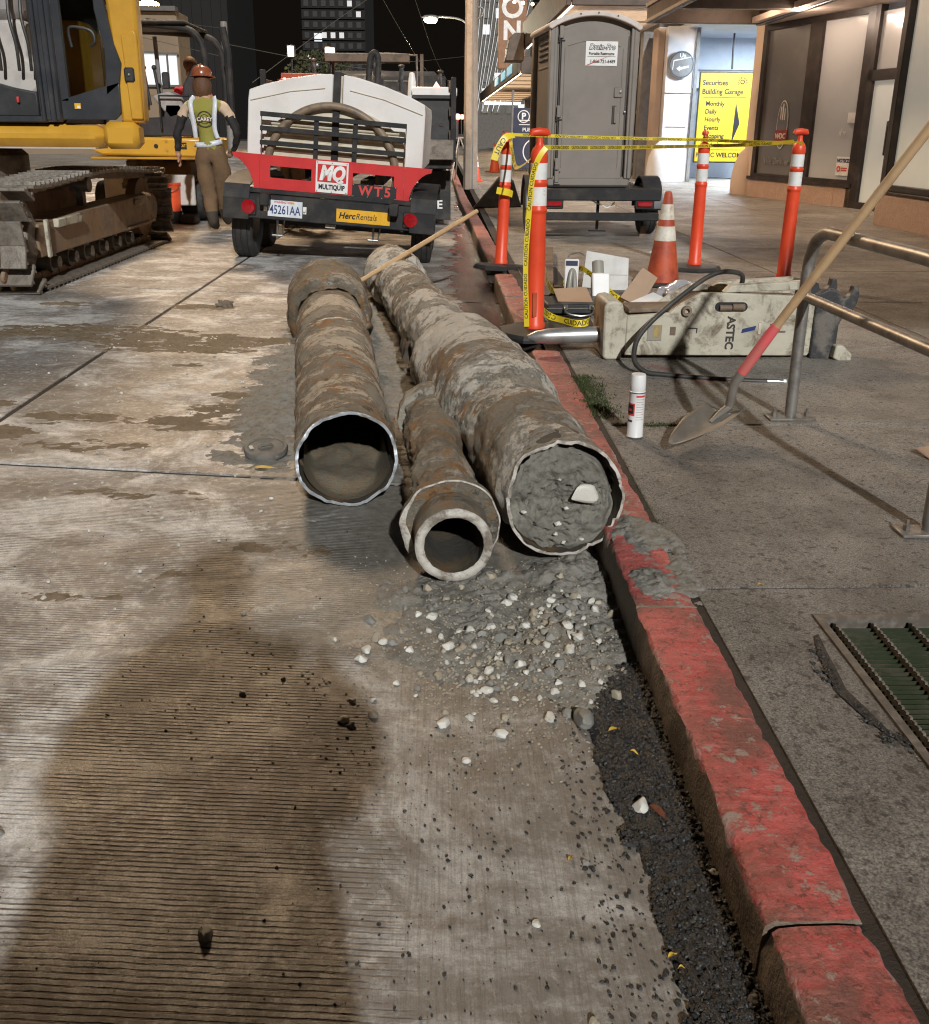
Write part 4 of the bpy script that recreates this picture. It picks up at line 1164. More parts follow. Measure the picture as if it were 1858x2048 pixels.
# ---- shovel
sv = thing('shovel', 'long handled shovel with pink painted socket leaning on the steel rail', 'shovel', (.89, 3.39, .128))
A = Vector((0, 0, 0)); B = Vector((.275, .225, .085)); Cc = Vector((.29, .21, .22)); D = Vector((.375, .155, .405)); E_ = Vector((.60, .03, .845)); T = Vector((.98, -.18, 1.585))
b = MB()
ax = (B - A); L = ax.length; ax.normalize()
W = Vector((.62, -.78, .10)); W = (W - ax * W.dot(ax)).normalized(); N = W.cross(ax); N = N if N.z > 0 else -N
V = []; nu, nv = 22, 12
for i in range(nu + 1):
    t = i / nu
    w = .104 * (min(1, (t / .62)) ** .62 if t < .62 else 1 - .10 * ((t - .62) / .38))
    for j in range(nv + 1):
        s = (j / nv - .5) * 2
        dish = .040 * s * s * (0.35 + .65 * t) + .018 * (1 - t) ** 2
        crest = .012 * math.exp(-(s / .16) ** 2) * sm(.5, 1, t)
        V.append(tuple(A + ax * (L * t) + W * (w * s) + N * (dish + crest)))
F = [(i * (nv + 1) + j, (i + 1) * (nv + 1) + j, (i + 1) * (nv + 1) + j + 1, i * (nv + 1) + j + 1) for i in range(nu) for j in range(nv)]
b._add(V, F)
o = b.build('blade', 'shovel_steel', sv, ang=180)
so = o.modifiers.new('thick', 'SOLIDIFY'); so.thickness = .0022
b = MB()
for sgn in (-1, 1):
    p0 = B + W * (.02 * sgn) + N * .012; p1 = B + W * (.092 * sgn) + N * .034
    b.tube([p0, p1], .0045, 8)
b.build('step', 'shovel_steel', sv)
b = MB(); b.tube([A + ax * (L * .70) + N * .012, A + ax * (L * .9) + N * .02, B + N * .024 + ax * .02, Cc, Cc + (D - Cc) * .25], [.006, .014, .018, .019, .021], 12); b.build('socket', 'shovel_steel', sv)
b = MB(); b.tube([Cc + (D - Cc) * .24, D - (D - Cc) * .3, D + (E_ - D) * .04, D + (E_ - D) * .14], [.0215, .0218, .0215, .020], 14); b.build('painted_socket', 'pink_paint', sv)
b = MB(); b.tube([D + (E_ - D) * .12, E_, E_ + (T - E_) * .5, T], [.0178, .0182, .0182, .017], 14); b.build('handle', 'wood_handle', sv)

# ---- spray can
cn = thing('spray_can', 'white marking paint spray can standing on the sidewalk', 'spray can', (.79, 3.60, zs(.79)))
b = MB(); b.lathe([(0, .002), (.031, .002), (.0335, .004), (.0335, .008), (.032, .010), (.032, .188), (.0335, .192), (.0335, .195), (.030, .199), (0, .2)], 28); b.build('body', 'white_plastic', cn)
b = MB(); b.lathe([(.0305, .198), (.0315, .200), (.0315, .226), (.0295, .262), (.028, .266), (0, .266)], 28); b.build('cap', 'white_plastic', cn)
b = MB(); b.lathe([(.0330, .0035), (.0338, .004), (.0338, .0075), (.0330, .008)], 28); b.lathe([(.0330, .1905), (.0338, .191), (.0338, .1955), (.0330, .196)], 28); b.build('rims', 'worn_steel', cn)
def wrap(name, mat, a0, a1, z0, z1, r, parent, n=10):
    b = MB(); V = []
    for i in range(n + 1):
        a = a0 + (a1 - a0) * i / n
        V += [(r * math.cos(a), r * math.sin(a), z0), (r * math.cos(a), r * math.sin(a), z1)]
    b._add(V, [(2 * i, 2 * i + 2, 2 * i + 3, 2 * i + 1) for i in range(n)])
    return b.build(name, mat, parent)
wrap('label_red', 'ink_red', R(165), R(246), .098, .150, .03235, cn)
wrap('label_black', 'ink_black', R(170), R(236), .106, .144, .0326, cn)
wrap('label_mark', 'ink_red', R(192), R(222), .117, .127, .0329, cn)
wrap('label_small', 'ink_dark', R(190), R(232), .071, .080, .03235, cn)
for i in range(9): wrap('label_print', 'pebble_grey' if i % 3 else 'ink_red', R(256), R(318 - (i * 7) % 13), .168 - i * .0105, .1665 - i * .0105, .03232, cn)
wrap('label_title', 'ink_red', R(252), R(322), .176, .184, .03232, cn)

# ---- hydraulic breaker
hb = thing('hydraulic_breaker', 'pale scratched hydraulic breaker lying on its side on the sidewalk', 'breaker', (.90, 4.95, .118), (0, R(.5), R(2.0)))
b = MB()
b.prism([(-.02, .015), (.0, .0), (.075, .0), (.085, .02), (.085, .06), (.105, .07), (.105, .25), (.085, .26), (.075, .31), (.03, .325), (-.01, .318), (-.025, .29)], .30, 'y', 0)
b.build('front_plate', 'hammer_paint', hb, bev=.012)
prof = [(.10, .028), (1.12, .028), (1.13, .045), (1.13, .355), (.64, .372), (.50, .372), (.40, .315), (.33, .262), (.10, .245)]
b = MB(); b.prism(prof, .035, 'y', -.005); b.build('side_plate', 'hammer_paint', hb, bev=.006)
b = MB(); b.prism(prof, .035, 'y', .275); b.build('side_plate', 'hammer_paint', hb, bev=.006)
b = MB(); b.prism([(.12, .035), (1.10, .035), (1.10, .33), (.52, .34), (.36, .255), (.12, .225)], .25, 'y', .028); b.build('power_cell', 'hammer_rust', hb)
b = MB(); b.prism([(.62, .372), (1.06, .392), (1.08, .44), (.66, .412)], .06, 'y', .0); b.prism([(.62, .374), (1.06, .394), (1.08, .43), (.66, .402)], .05, 'y', .2); b.build('top_rail', 'hammer_paint', hb, bev=.005)
b = MB(); b.prism([(.12, .25), (.50, .265), (.50, .285), (.12, .275)], .20, 'y', .05); b.build('bracket', 'hammer_rust', hb, bev=.004)
b = MB(); b.at((.42, -.012, .275), (PI / 2, 0, 0)); b.lathe([(.014, -.02), (.026, -.02), (.030, 0), (.026, .012), (.014, .012), (.014, -.02)], 20); b.build('eye', 'hammer_rust', hb)
b = MB()
pts_ = []
for k in range(24):
    a = 2 * PI * k / 24
    pts_.append((.665 + .062 * (1 if math.cos(a) > 0 else -1) + .028 * math.cos(a), .298 + .026 * math.sin(a)))
b.prism(pts_, .012, 'y', -.0075); b.build('slot', 'ink_black', hb)
b = MB(); b.tube([(.60, -.009, .293), (.665, -.011, .293)], .017, 10); b.tube([(.67, -.009, .297), (.735, -.011, .297)], .020, 10); b.build('tie_rod', 'hammer_rust', hb)
b = MB(); b.at((1.06, -.006, .15), (PI / 2, 0, 0)); b.lathe([(.0, .003), (.012, .003), (.014, .006), (.026, .006), (.028, 0)], 20); b.build('bolt', 'coupler_black', hb)
b = MB(); b.box((.925, -.0085, .165), (.11, .005, .008)); b.box((.925, -.0085, .205), (.07, .004, .004)); b.build('weld_bead', 'hammer_rust', hb)
o = text('ASTEC', .062, 'ink_dark', hb, (.672, -.0075, .155), (PI / 2, PI / 2, 0), bold=.0016, name='lettering')
b = MB(); b.prism([(.735, .155), (.808, .172), (.815, .196), (.74, .178)], .002, 'y', -.0085); b.build('blue_sticker', 'ink_blue', hb)
b = MB(); b.box((.255, -.0075, .155), (.078, .004, .085)); b.build('sticker', 'plastic_clear_grey', hb)
simple('sticker_ochre', (0.42, 0.30, 0.10), 0.6, c2=(0.3, 0.22, 0.1), scale=30)
b = MB(); b.box((.268, -.0092, .16), (.034, .003, .066)); b.build('sticker_patch', 'sticker_ochre', hb)
b = MB(); b.box((.355, -.0075, .165), (.030, .004, .045)); b.build('faded_mark', 'hammer_rust', hb)
b = MB(); b.prism([(.44, .183), (.49, .183), (.49, .155), (.484, .155), (.484, .177), (.44, .177)], .003, 'y', -.009); b.build('faded_mark', 'ink_dark', hb)
b = MB(); b.box((.835, -.0075, .215), (.026, .003, .006)); b.box((.835, -.0075, .185), (.014, .003, .07)); b.build('paper_label', 'reflective_worn', hb)
# working tool
b = MB(); b.tube([(.02, .14, .115), (-.20, .145, .105), (-.30, .147, .100), (-.37, .149, .096), (-.415, .15, .093)], [.045, .045, .044, .034, .012], 22); b.build('chisel', 'chisel_steel', hb)
# quick coupler
b = MB()
CPL = [(1.13, .015), (1.25, .015), (1.27, .04), (1.27, .20), (1.285, .24), (1.33, .27), (1.355, .32), (1.362, .375), (1.35, .415), (1.325, .42), (1.32, .385), (1.305, .36), (1.285, .35), (1.26, .36), (1.248, .39), (1.22, .40), (1.18, .395), (1.13, .37)]
b.prism(CPL, .05, 'y', -.02)
b.build('coupler_plate', 'coupler_black', hb, bev=.006)
b = MB()
b.prism(CPL, .05, 'y', .25)
b.build('coupler_plate', 'coupler_black', hb, bev=.006)
b = MB(); b.prism([(1.24, .03), (1.30, .0), (1.31, -.01), (1.345, .0), (1.345, .05), (1.29, .10), (1.25, .10)], .13, 'y', -.07); b.build('coupler_foot', 'hammer_paint', hb, bev=.008)
b = MB(); b.box((1.145, .14, .19), (.03, .25, .33), .005); b.cyl((1.26, -.01, .30), (1.26, .29, .30), .03); b.build('coupler_base', 'coupler_black', hb)
# hose with a steel end fitting
hp = [(.735, .10, .36), (.735, .06, .44), (.70, .03, .475), (.60, 0, .485), (.50, -.03, .455), (.36, -.09, .37), (.22, -.15, .27), (.125, -.20, .18), (.09, -.25, .11), (.09, -.30, .055), (.14, -.345, .018), (.22, -.375, .014), (.36, -.42, .012), (.50, -.46, .012), (.64, -.49, .012), (.72, -.50, .012)]
def spline(pts, n=6):
    P = [Vector(p) for p in pts]; out = []
    for i in range(len(P) - 1):
        p0, p1, p2, p3 = P[max(i - 1, 0)], P[i], P[i + 1], P[min(i + 2, len(P) - 1)]
        for k in range(n):
            t = k / n
            out.append(.5 * ((2 * p1) + (-p0 + p2) * t + (2 * p0 - 5 * p1 + 4 * p2 - p3) * t * t + (-p0 + 3 * p1 - 3 * p2 + p3) * t ** 3))
    return out + [P[-1]]
b = MB(); b.tube(spline(hp), .0135, 10); b.build('hose', 'hose_black', hb)
b = MB(); b.tube([(.71, -.50, .013), (.77, -.505, .013)], .0155, 12); b.tube([(.77, -.505, .013), (.79, -.507, .013)], .010, 12); b.tube([(.79, -.507, .013), (.805, -.508, .013)], .015, 6); b.build('hose_fitting', 'worn_steel', hb)

# ---- steel rail fixed to the sidewalk
rk = thing('bike_rack', 'galvanised steel tube rail bolted to the sidewalk', 'bike rack', (1.52, 3.85, zs(1.52)))
b = MB()
b.tube(spline([(0, 0, 0), (0, .004, .35), (0, .004, .60), (0, -.005, .69), (0, -.05, .765), (0, -.13, .802), (0, -.22, .81), (0, -.6, .812), (0, -.98, .812), (0, -1.10, .80), (0, -1.19, .75), (0, -1.218, .66), (0, -1.22, .35), (0, -1.22, 0)], 5), .0245, 14)
b.build('loop', 'galvanised', rk)
b = MB(); b.tube([(0, .0, .535), (0, -1.22, .545)], .0215, 14); b.build('cross_tube', 'galvanised', rk)
for y in (0, -1.22):
    b = MB(); b.box((0, y, .006), (.20, .085, .010), .002); b.build('base_plate', 'galvanised', rk)
    for x in (-.072, .072):
        b = MB(); b.cyl((x, y, .010), (x, y, .030), .012, n=6); b.cyl((x, y, .03), (x, y, .045), .006, n=8); b.build('anchor_bolt', 'track_steel', rk)

# ---- delineator posts
def delineator(label, loc, rot, hz_=1.165, first=None, slot=False, grip=0.0):
    if first is None:
        t = thing('delineator_post', label, 'delineator', loc, rot, 'orange delineator posts round the closed sidewalk')
    else:
        t = first
    s = hz_ / 1.115
    prof = [(.050, .04), (.062, .045), (.062, .075), (.054, .085), (.053, .40), (.050, .70), (.0505, .712), (.055, .718), (.055, .730), (.0495, .738), (.049, .86), (.053, .868), (.053, .880), (.0485, .888), (.0485, .985), (.052, .995), (.050, 1.03), (.040, 1.055), (.026, 1.07), (.020, 1.085), (.018, 1.115)]
    b = MB(); b.lathe([(r, z * s) for r, z in prof], 28, cap=True); b.build('post', 'orange_plastic', t)
    b = MB(); b.tube([(-.052, 0, 1.125 * s), (-.046, 0, 1.14 * s), (0, 0, 1.145 * s), (.046, 0, 1.14 * s), (.052, 0, 1.125 * s)], [.016, .022, .024, .022, .016], 12); b.build('grip', 'orange_plastic', t)
    for z0, z1, rr_ in ((.750, .852, .0504), (.892, .980, .0497)):
        b = MB(); b.lathe([(rr_ - .001, z0 * s), (rr_, z0 * s), (rr_ - .0004, z1 * s), (rr_ - .0014, z1 * s)], 28); b.build('reflective_band', 'reflective_white', t)
    if slot:
        b = MB(); b.box((-.02, -.049, .20), (.028, .014, .15), .004); b.build('slot', 'cone_dirty', t)
    return t
def rubber_base(t, r=.23, rz=0.0):
    b = MB(); b.at((0, 0, 0), (0, 0, rz)); b.lathe([(r, 0), (r, .018), (r * .93, .040), (.075, .052), (.06, .052)], 8, cap=True); b.build('rubber_base', 'rubber_base', t, ang=20)
d1 = delineator('nearest orange delineator post, its wide rubber base over the broken kerb', (.575, 5.655, .105), (R(1), R(-.6), R(12)), slot=True); rubber_base(d1, .24, .2)
d2 = delineator('leaning orange delineator post at the kerb gap behind the nearest one', (.55, 8.72, .085), (R(1), R(3.6), R(70)), 1.16); rubber_base(d2, .26, .5)
d3 = delineator('slim orange delineator post in front of the yellow garage sign', (2.287, 8.44, .125), (0, 0, R(85)), 1.15); rubber_base(d3, .24)
d4 = delineator('orange delineator post at the right end of the caution tape', (2.79, 7.57, .13), (R(0), R(.5), R(8)), 1.16); rubber_base(d4, .24)

# ---- caution tape
def ribbon(name, path, width, parent=None, up=(0, 0, 1), seg=4, txt=None, tstart=.1, flip=False, tsize=.8, mat='tape_yellow', wob=.0):
    P = spline(path, seg)
    n = len(P)
    d = [0]
    for i in range(1, n): d.append(d[-1] + (P[i] - P[i - 1]).length)
    U = []
    for i in range(n):
        u = up(i / (n - 1)) if callable(up) else Vector(up)
        t = (P[min(i + 1, n - 1)] - P[max(i - 1, 0)]).normalized()
        u = Vector(u); u = (u - t * u.dot(t)).normalized()
        U.append(u)
    V = []
    for p, u in zip(P, U): V += [tuple(p - u * width / 2), tuple(p + u * width / 2)]
    b = MB(); b._add(V, [(2 * i, 2 * i + 2, 2 * i + 3, 2 * i + 1) for i in range(n - 1)])
    o = b.build(name, mat, parent, ang=180, fix=False)
    if txt:
        c = bpy.data.curves.new('t', 'FONT'); c.body = txt; c.size = width * tsize * 1.25; c.align_y = 'CENTER'; c.resolution_u = 2; c.offset = width * .012
        q = bpy.data.objects.new('t', c); COL.objects.link(q)
        me = bpy.data.meshes.new_from_object(q.evaluated_get(bpy.context.evaluated_depsgraph_get()))
        bpy.data.objects.remove(q); bpy.data.curves.remove(c)
        tl = max((v.co.x for v in me.vertices), default=1)
        def at(s):
            s = min(max(s, 0), d[-1] - 1e-6)
            for i in range(n - 1):
                if d[i + 1] >= s: break
            f = (s - d[i]) / max(1e-9, d[i + 1] - d[i])
            return P[i].lerp(P[i + 1], f), U[i].lerp(U[i + 1], f), (P[i + 1] - P[i]).normalized()
        VV = []; FF = []; s0 = tstart
        while s0 + tl < d[-1]:
            nb = len(VV)
            for v in me.vertices:
                s = s0 + (tl - v.co.x if flip else v.co.x)
                p, u, t = at(s)
                nrm = t.cross(u).normalized()
                if nrm.y > 0: nrm = -nrm
                VV.append(tuple(p + u * (v.co.y * (-1 if flip else 1)) + nrm * .0016))
            FF += [tuple(nb + i for i in f.vertices) for f in me.polygons]
            s0 += tl + width * 1.5
        bb = MB(); bb._add(VV, FF); bb.build('lettering', 'ink_black', o, smooth=False, fix=False)['kind'] = 'stuff'
    return o
TX = 'CAUTION CUIDADO'
o = ribbon('caution_tape', [(.62, 8.66, 1.275), (1.2, 8.58, 1.262), (1.75, 8.5, 1.252), (2.29, 8.375, 1.245), (2.55, 7.95, 1.235), (2.80, 7.505, 1.235)], .026, txt=TX, flip=True)
tag(o, 'upper strand of yellow caution tape strung between the posts', 'caution tape', 'strands of caution tape')
o = ribbon('caution_tape', [(.59, 5.60, 1.215), (1.0, 6.3, 1.205), (1.6, 7.3, 1.20), (2.25, 8.378, 1.195), (2.55, 7.93, 1.215), (2.73, 7.51, 1.245)], .028, txt=TX, up=lambda t: (0, .35 * math.sin(t * 9), 1))
tag(o, 'lower strand of yellow caution tape starting at the nearest post', 'caution tape', 'strands of caution tape')
o = ribbon('caution_tape', [(.64, 8.62, 1.27), (.56, 8.58, 1.25), (.49, 8.56, 1.14), (.465, 8.55, 1.06)], .06, up=lambda t: (.9, 0, -.4), txt='CAUT')
tag(o, 'loose end of caution tape hanging off the leaning post', 'caution tape', 'strands of caution tape')
o = ribbon('caution_tape', [(.60, 5.585, 1.215), (.555, 5.57, 1.15), (.525, 5.575, 1.04), (.510, 5.58, .80), (.502, 5.58, .60), (.506, 5.585, .42), (.515, 5.59, .28), (.52, 5.60, .17)], .031, up=lambda t: (1, .15 * math.sin(t * 12), 0), txt=TX, flip=True, tsize=.75)
tag(o, 'wide band of caution tape hanging down beside the nearest post', 'caution tape', 'strands of caution tape')
o = ribbon('caution_tape', [(.61, 8.67, 1.24), (.62, 8.45, 1.10), (.62, 8.1, 1.02), (.60, 7.2, 1.06), (.585, 6.2, 1.15), (.59, 5.72, 1.20)], .035, up=lambda t: (.6, 0, .8), txt=TX)
tag(o, 'caution tape sagging between the two posts at the kerb', 'caution tape', 'strands of caution tape')
o = ribbon('caution_tape', [(.495, 8.62, .80), (.54, 8.64, .79), (.60, 8.65, .78), (.645, 8.70, .76)], .06, up=(0, 0, 1), txt='CUIDADO', tsize=.8, tstart=0)
tag(o, 'turn of caution tape wrapped round the leaning post', 'caution tape', 'strands of caution tape')
o = ribbon('caution_tape', [(.64, 5.75, .50), (.72, 6.3, .33), (.85, 7.0, .16), (.93, 7.15, .17), (1.0, 7.2, .27), (1.06, 7.1, .32), (1.16, 6.9, .26), (1.26, 6.75, .17), (1.33, 6.7, .145)], .04, up=lambda t: (.3 * math.sin(t * 9), .2, 1), txt=TX, flip=True)
tag(o, 'caution tape trailing over the boxes and sheet behind the nearest post', 'caution tape', 'strands of caution tape')
o = ribbon('caution_tape', [(.62, 5.72, .26), (.70, 5.95, .17), (.78, 5.92, .15), (.86, 5.83, .145), (.93, 5.85, .15), (.955, 5.92, .165)], .045, up=lambda t: (.2, .5 * math.cos(t * 8), 1), txt='CUIDADO')
tag(o, 'end of caution tape curled on the ground in front of the black case', 'caution tape', 'strands of caution tape')

# ---- cones
def cone(label, loc, h, mats, rz=0, base=True, name='traffic_cone', rot=None):
    t = thing(name, label, 'traffic cone', loc, rot or (0, 0, rz), 'traffic cones')
    s = h / .71
    def rad(z): return .135 + (.028 - .135) * z / .70
    b = MB(); b.lathe([(rad(.02) * s, .02 * s), (rad(.70) * s, .70 * s), (rad(.70) * .7 * s, .71 * s), (rad(.7) * .6 * s, .70 * s)], 28); b.build('body', mats[0], t)
    for z0, z1 in ((.34, .45), (.50, .615)):
        b = MB(); b.lathe([((rad(z0) + .0) * s, z0 * s), ((rad(z0) + .0025) * s, z0 * s), ((rad(z1) + .0025) * s, z1 * s), (rad(z1) * s, z1 * s)], 28); b.build('reflective_collar', mats[1], t)
    if base:
        b = MB(); b.box((0, 0, .0125 * s), (.36 * s, .36 * s, .025 * s), .012 * s); b.build('base', mats[2], t)
    return t
cone('weathered traffic cone with cracked bands behind the breaker', (1.81, 7.62, .124), .735, ('cone_dirty', 'reflective_worn', 'rubber_base'), .3)
cone('bright traffic cone standing alone by the steel sign stand', (.84, 23.9, .118), .74, ('orange_plastic', 'reflective_white', 'orange_plastic'), .1)
cone('traffic cone with worn bands left of the low white barrier', (1.62, 29.5, .12), .85, ('cone_orange', 'reflective_worn', 'cone_orange'), .6)
d5 = delineator('distant delineator post behind the two far cones', (2.15, 34.0, .12), (0, 0, 0), 1.15); rubber_base(d5)

# ---- kit left on the sidewalk
cs = thing('tool_case', 'flat black case with a chrome handle below the cardboard', 'case', (.95, 6.38, .122), (0, 0, R(3)))
b = MB(); b.box((0, 0, .045), (.50, .34, .07), .012); b.build('body', 'black_plastic', cs)
b = MB(); b.box((0, -.172, .052), (.50, .006, .006)); b.build('seam', 'worn_steel', cs)
b = MB(); b.tube(spline([(-.125, -.175, .065), (-.135, -.205, .055), (-.12, -.235, .03), (-.06, -.255, .018), (.0, -.255, .018), (.05, -.235, .03), (.06, -.205, .055), (.05, -.175, .065)], 4), .0075, 8); b.build('handle', 'worn_steel', cs)
for x in (-.125, .05):
    b = MB(); b.box((x, -.176, .06), (.035, .012, .035), .003); b.build('handle_mount', 'worn_steel', cs)
b = MB(); b.box((0, 0, 0), (.235, .30, .004)); b.box((0, 0, .0045), (.235, .30, .003))
o = b.build('cardboard_sheet', 'cardboard', bev=.001); o.location = (.91, 6.36, .215); o.rotation_euler = (R(18), R(-3), R(4)); tag(o, 'square sheet of brown cardboard lying on the black case', 'cardboard')
fx = thing('lamp_fixture', 'white box with a clear tube standing behind the cardboard', 'fixture', (.945, 6.78, .122), (R(-6), 0, R(-8)))
b = MB(); b.box((0, 0, .17), (.10, .05, .27), .006); b.build('housing', 'white_plastic', fx)
b = MB(); b.tube(spline([(-.02, -.06, .02), (-.01, -.05, .14), (.0, -.03, .22), (.02, -.02, .20), (.03, -.04, .05)], 4), .018, 10); b.build('tube', 'plastic_clear_grey', fx)
b = MB(); b.tube(spline([(-.03, .02, .29), (-.02, .03, .33), (.05, .04, .35), (.09, .04, .33)], 4), .005, 8); b.build('bail', 'worn_steel', fx)
b = MB(); b.box((0, -.0265, .275), (.085, .004, .035)); b.build('label_strip', 'sign_navy', fx)
fx = thing('lamp_fixture', 'white box with a cylinder on top right of the cardboard', 'fixture', (1.135, 6.60, .122), (R(-14), 0, R(2)))
b = MB(); b.box((0, 0, .12), (.125, .07, .22), .008); b.build('housing', 'white_plastic', fx)
b = MB(); b.cyl((.0, .06, .20), (.0, .09, .32), .042, n=18); b.build('canister', 'plastic_clear_grey', fx)
b = MB(); b.box((0, -.02, .012), (.135, .16, .02), .004); b.build('foot', 'worn_steel', fx)
b = MB(); b.prism([(-.19, 0), (.17, -.03), (.17, .23), (-.16, .285)], .004, 'y'); b.box((.0, -.004, .10), (.33, .006, .004))
o = b.build('acrylic_sheet', 'plastic_clear_grey'); o.location = (1.30, 7.32, .14); o.rotation_euler = (R(-16), 0, R(-4)); tag(o, 'bent grey translucent sheet propped behind the white boxes', 'sheet')
b = MB(); b.prism([(-.07, 0), (.09, -.0), (.11, .27), (-.02, .29)], .012, 'y')
o = b.build('wood_board', 'cardboard'); o.location = (1.345, 6.62, .15); o.rotation_euler = (R(-35), R(25), R(-12)); tag(o, 'small tilted fibreboard panel leaning left of the weathered cone', 'board')
b = MB(); b.box((0, 0, .008), (.22, .14, .012), .003)
o = b.build('metal_tray', 'white_plastic'); o.location = (1.47, 6.55, .16); o.rotation_euler = (R(12), R(-14), R(30)); tag(o, 'bright metal tray under the tilted fibreboard panel', 'tray')
simple('plastic_bag_skin', (0.34, 0.33, 0.36), 0.18, c2=(0.5, 0.5, 0.52), scale=12, bump=0.8, bscale=9, coat=0.6)
bm = bmesh.new(); bmesh.ops.create_icosphere(bm, subdivisions=4, radius=1.0)
for v in bm.verts:
    d = 1 + mn.noise(v.co * 2.3) * .3 + abs(mn.noise(v.co * 6)) * .18
    v.co = Vector((v.co.x * .20, v.co.y * .14, max(-.02, v.co.z * .12))) * d
me = bpy.data.meshes.new('plastic_bag'); bm.to_mesh(me); bm.free()
o = finish('plastic_bag', me, 'plastic_bag_skin', None, True, 180); o.location = (1.78, 6.75, .15); tag(o, 'crumpled shiny plastic bag between the weathered cone and the breaker', 'plastic bag')
def plank(a, c, w, h, label, mat='lumber'):
    a = Vector(a); c = Vector(c); L = (c - a).length
    b = MB(); b.box((0, 0, 0), (w, L, h), .004)
    o = b.build('timber', mat); o.location = (a + c) / 2
    dd = (c - a).normalized(); o.rotation_euler = (math.asin(dd.z), 0, math.atan2(-dd.x, dd.y))
    return tag(o, label, 'timber')
plank((.80, 7.05, .155), (1.09, 9.6, .155), .10, .07, 'long dirty timber lying along the sidewalk behind the nearest post')
plank((.72, 7.15, .15), (.96, 7.10, .15), .11, .06, 'short timber block at the near end of the long timber')
plank((1.20, 5.95, .15), (1.52, 6.02, .15), .12, .06, 'timber offcut right behind the breaker')
b = MB(); b.quad((.70, 5.75, .1225), (.98, 5.75, .1235), (1.05, 8.6, .1235), (.70, 8.6, .1225)); o = b.build('earth_strip', 'joint_dirt', walk)
# ------------------------------------------------------------------ machines
def WB(t):
    b = MB(); b.m = Matrix.Translation(-Vector(t.location)); return b
def wheel(parent, c, r, w, rim=.55, name='wheel', axis='x'):
    """tyre with tread ribs and rim, as part > sub-parts"""
    rot = (0, PI / 2, 0) if axis == 'x' else (PI / 2, 0, 0)
    b = MB(); b.at(c, rot)
    hw = w / 2
    b.lathe([(r * rim, -hw * .8), (r * .80, -hw), (r * .93, -hw * .92), (r * .985, -hw * .72), (r, -hw * .62), (r * .975, -hw * .55), (r, -hw * .5), (r, -hw * .1), (r * .975, -hw * .05), (r * .975, hw * .05), (r, hw * .1), (r, hw * .5), (r * .975, hw * .55), (r, hw * .62), (r * .985, hw * .72), (r * .93, hw * .92), (r * .80, hw), (r * rim, hw * .8)], 36)
    t = b.build(name, 'rubber', parent)
    b = MB(); b.at(c, rot); b.lathe([(0, -hw * .3), (r * .2, -hw * .3), (r * .25, -hw * .45), (r * .45, -hw * .3), (r * rim, -hw * .8), (r * (rim + .03), -hw * .8), (r * (rim + .03), hw * .8), (r * rim, hw * .8), (r * .45, hw * .3), (0, hw * .3)], 28)
    b.build('rim', 'track_steel', t)
    return t

# ---- water trailer
wt = thing('water_trailer', 'white water tank trailer with a red rear panel and coiled hose', 'trailer', (-1.125, 9.42, .02), (0, R(4.4), R(-1.0)))
out = [(-.86, .97), (-.855, 1.50), (-.845, 1.585), (-.70, 1.645), (-.45, 1.72), (-.20, 1.775), (-.055, 1.79), (-.05, 1.78), (-.05, .97)]
for s, nm in ((1, 'l'), (-1, 'r')):
    b = MB(); b.prism([(s * x, z) for x, z in out], 2.3, 'y', .14); b.build('tank', 'white_tank', wt, bev=.03)
b = MB()
for s in (-1, 1):
    b.tube([(s * .83, .134, 1.49), (s * .45, .134, 1.60), (s * .12, .134, 1.655)], .004, 6)
b.build('mould_line', 'tank_stained', wt)
b = MB(); b.box((0, 1.28, 1.36), (.09, 2.25, .84)); b.build('tank_core', 'tank_stained', wt)
# recessed, stained middle with horizontal ribs
n = 26
arch = [(-.69, .90)] + [(-.69 + 1.38 * i / n, 1.16 + .34 * max(0.0, math.sin(PI * i / n)) ** .6) for i in range(n + 1)] + [(.69, .90)]
b = MB(); b.prism(arch, .03, 'y', .105); b.build('recess_panel', 'tank_stained', wt)
for i, z in enumerate((.98, 1.06, 1.14, 1.22, 1.30, 1.38)):
    w = .67 if z < 1.2 else .67 * math.sqrt(max(.1, 1 - ((z - 1.16) / .36) ** 2))
    b = MB(); b.tube([(-w, .105, z), (w, .105, z)], .020, 10); b.build('rib', 'tank_stained', wt)
b = MB(); b.box((0, .10, 1.38), (.066, .05, .86), .004); b.box((0, 1.28, 1.80), (.066, 2.4, .02), .004); b.build('strap', 'black_steel', wt)
# coiled suction hose
b = MB(); b.tube([(-.02 + .63 * math.cos(R(-24 + 228 * k / 48)), .065, .87 + .63 * math.sin(R(-24 + 228 * k / 48))) for k in range(49)], .036, 14); b.build('hose', 'hose_brown', wt)
# rack bars in front of the hose
for z in (1.375, 1.245, 1.115):
    b = MB(); b.box((-.01, .01, z), (1.40, .012, .045), .003); b.build('rack_bar', 'black_steel', wt)
for x in (-.175, .20):
    b = MB(); b.box((x, .024, 1.14), (.045, .012, .44), .003); b.build('rack_upright', 'black_steel', wt)
for x in (-.70, .685):
    b = MB(); b.tube([(x, .03, .98), (x, .03, 1.37)], .005, 6); b.build('rack_rod', 'track_steel', wt)
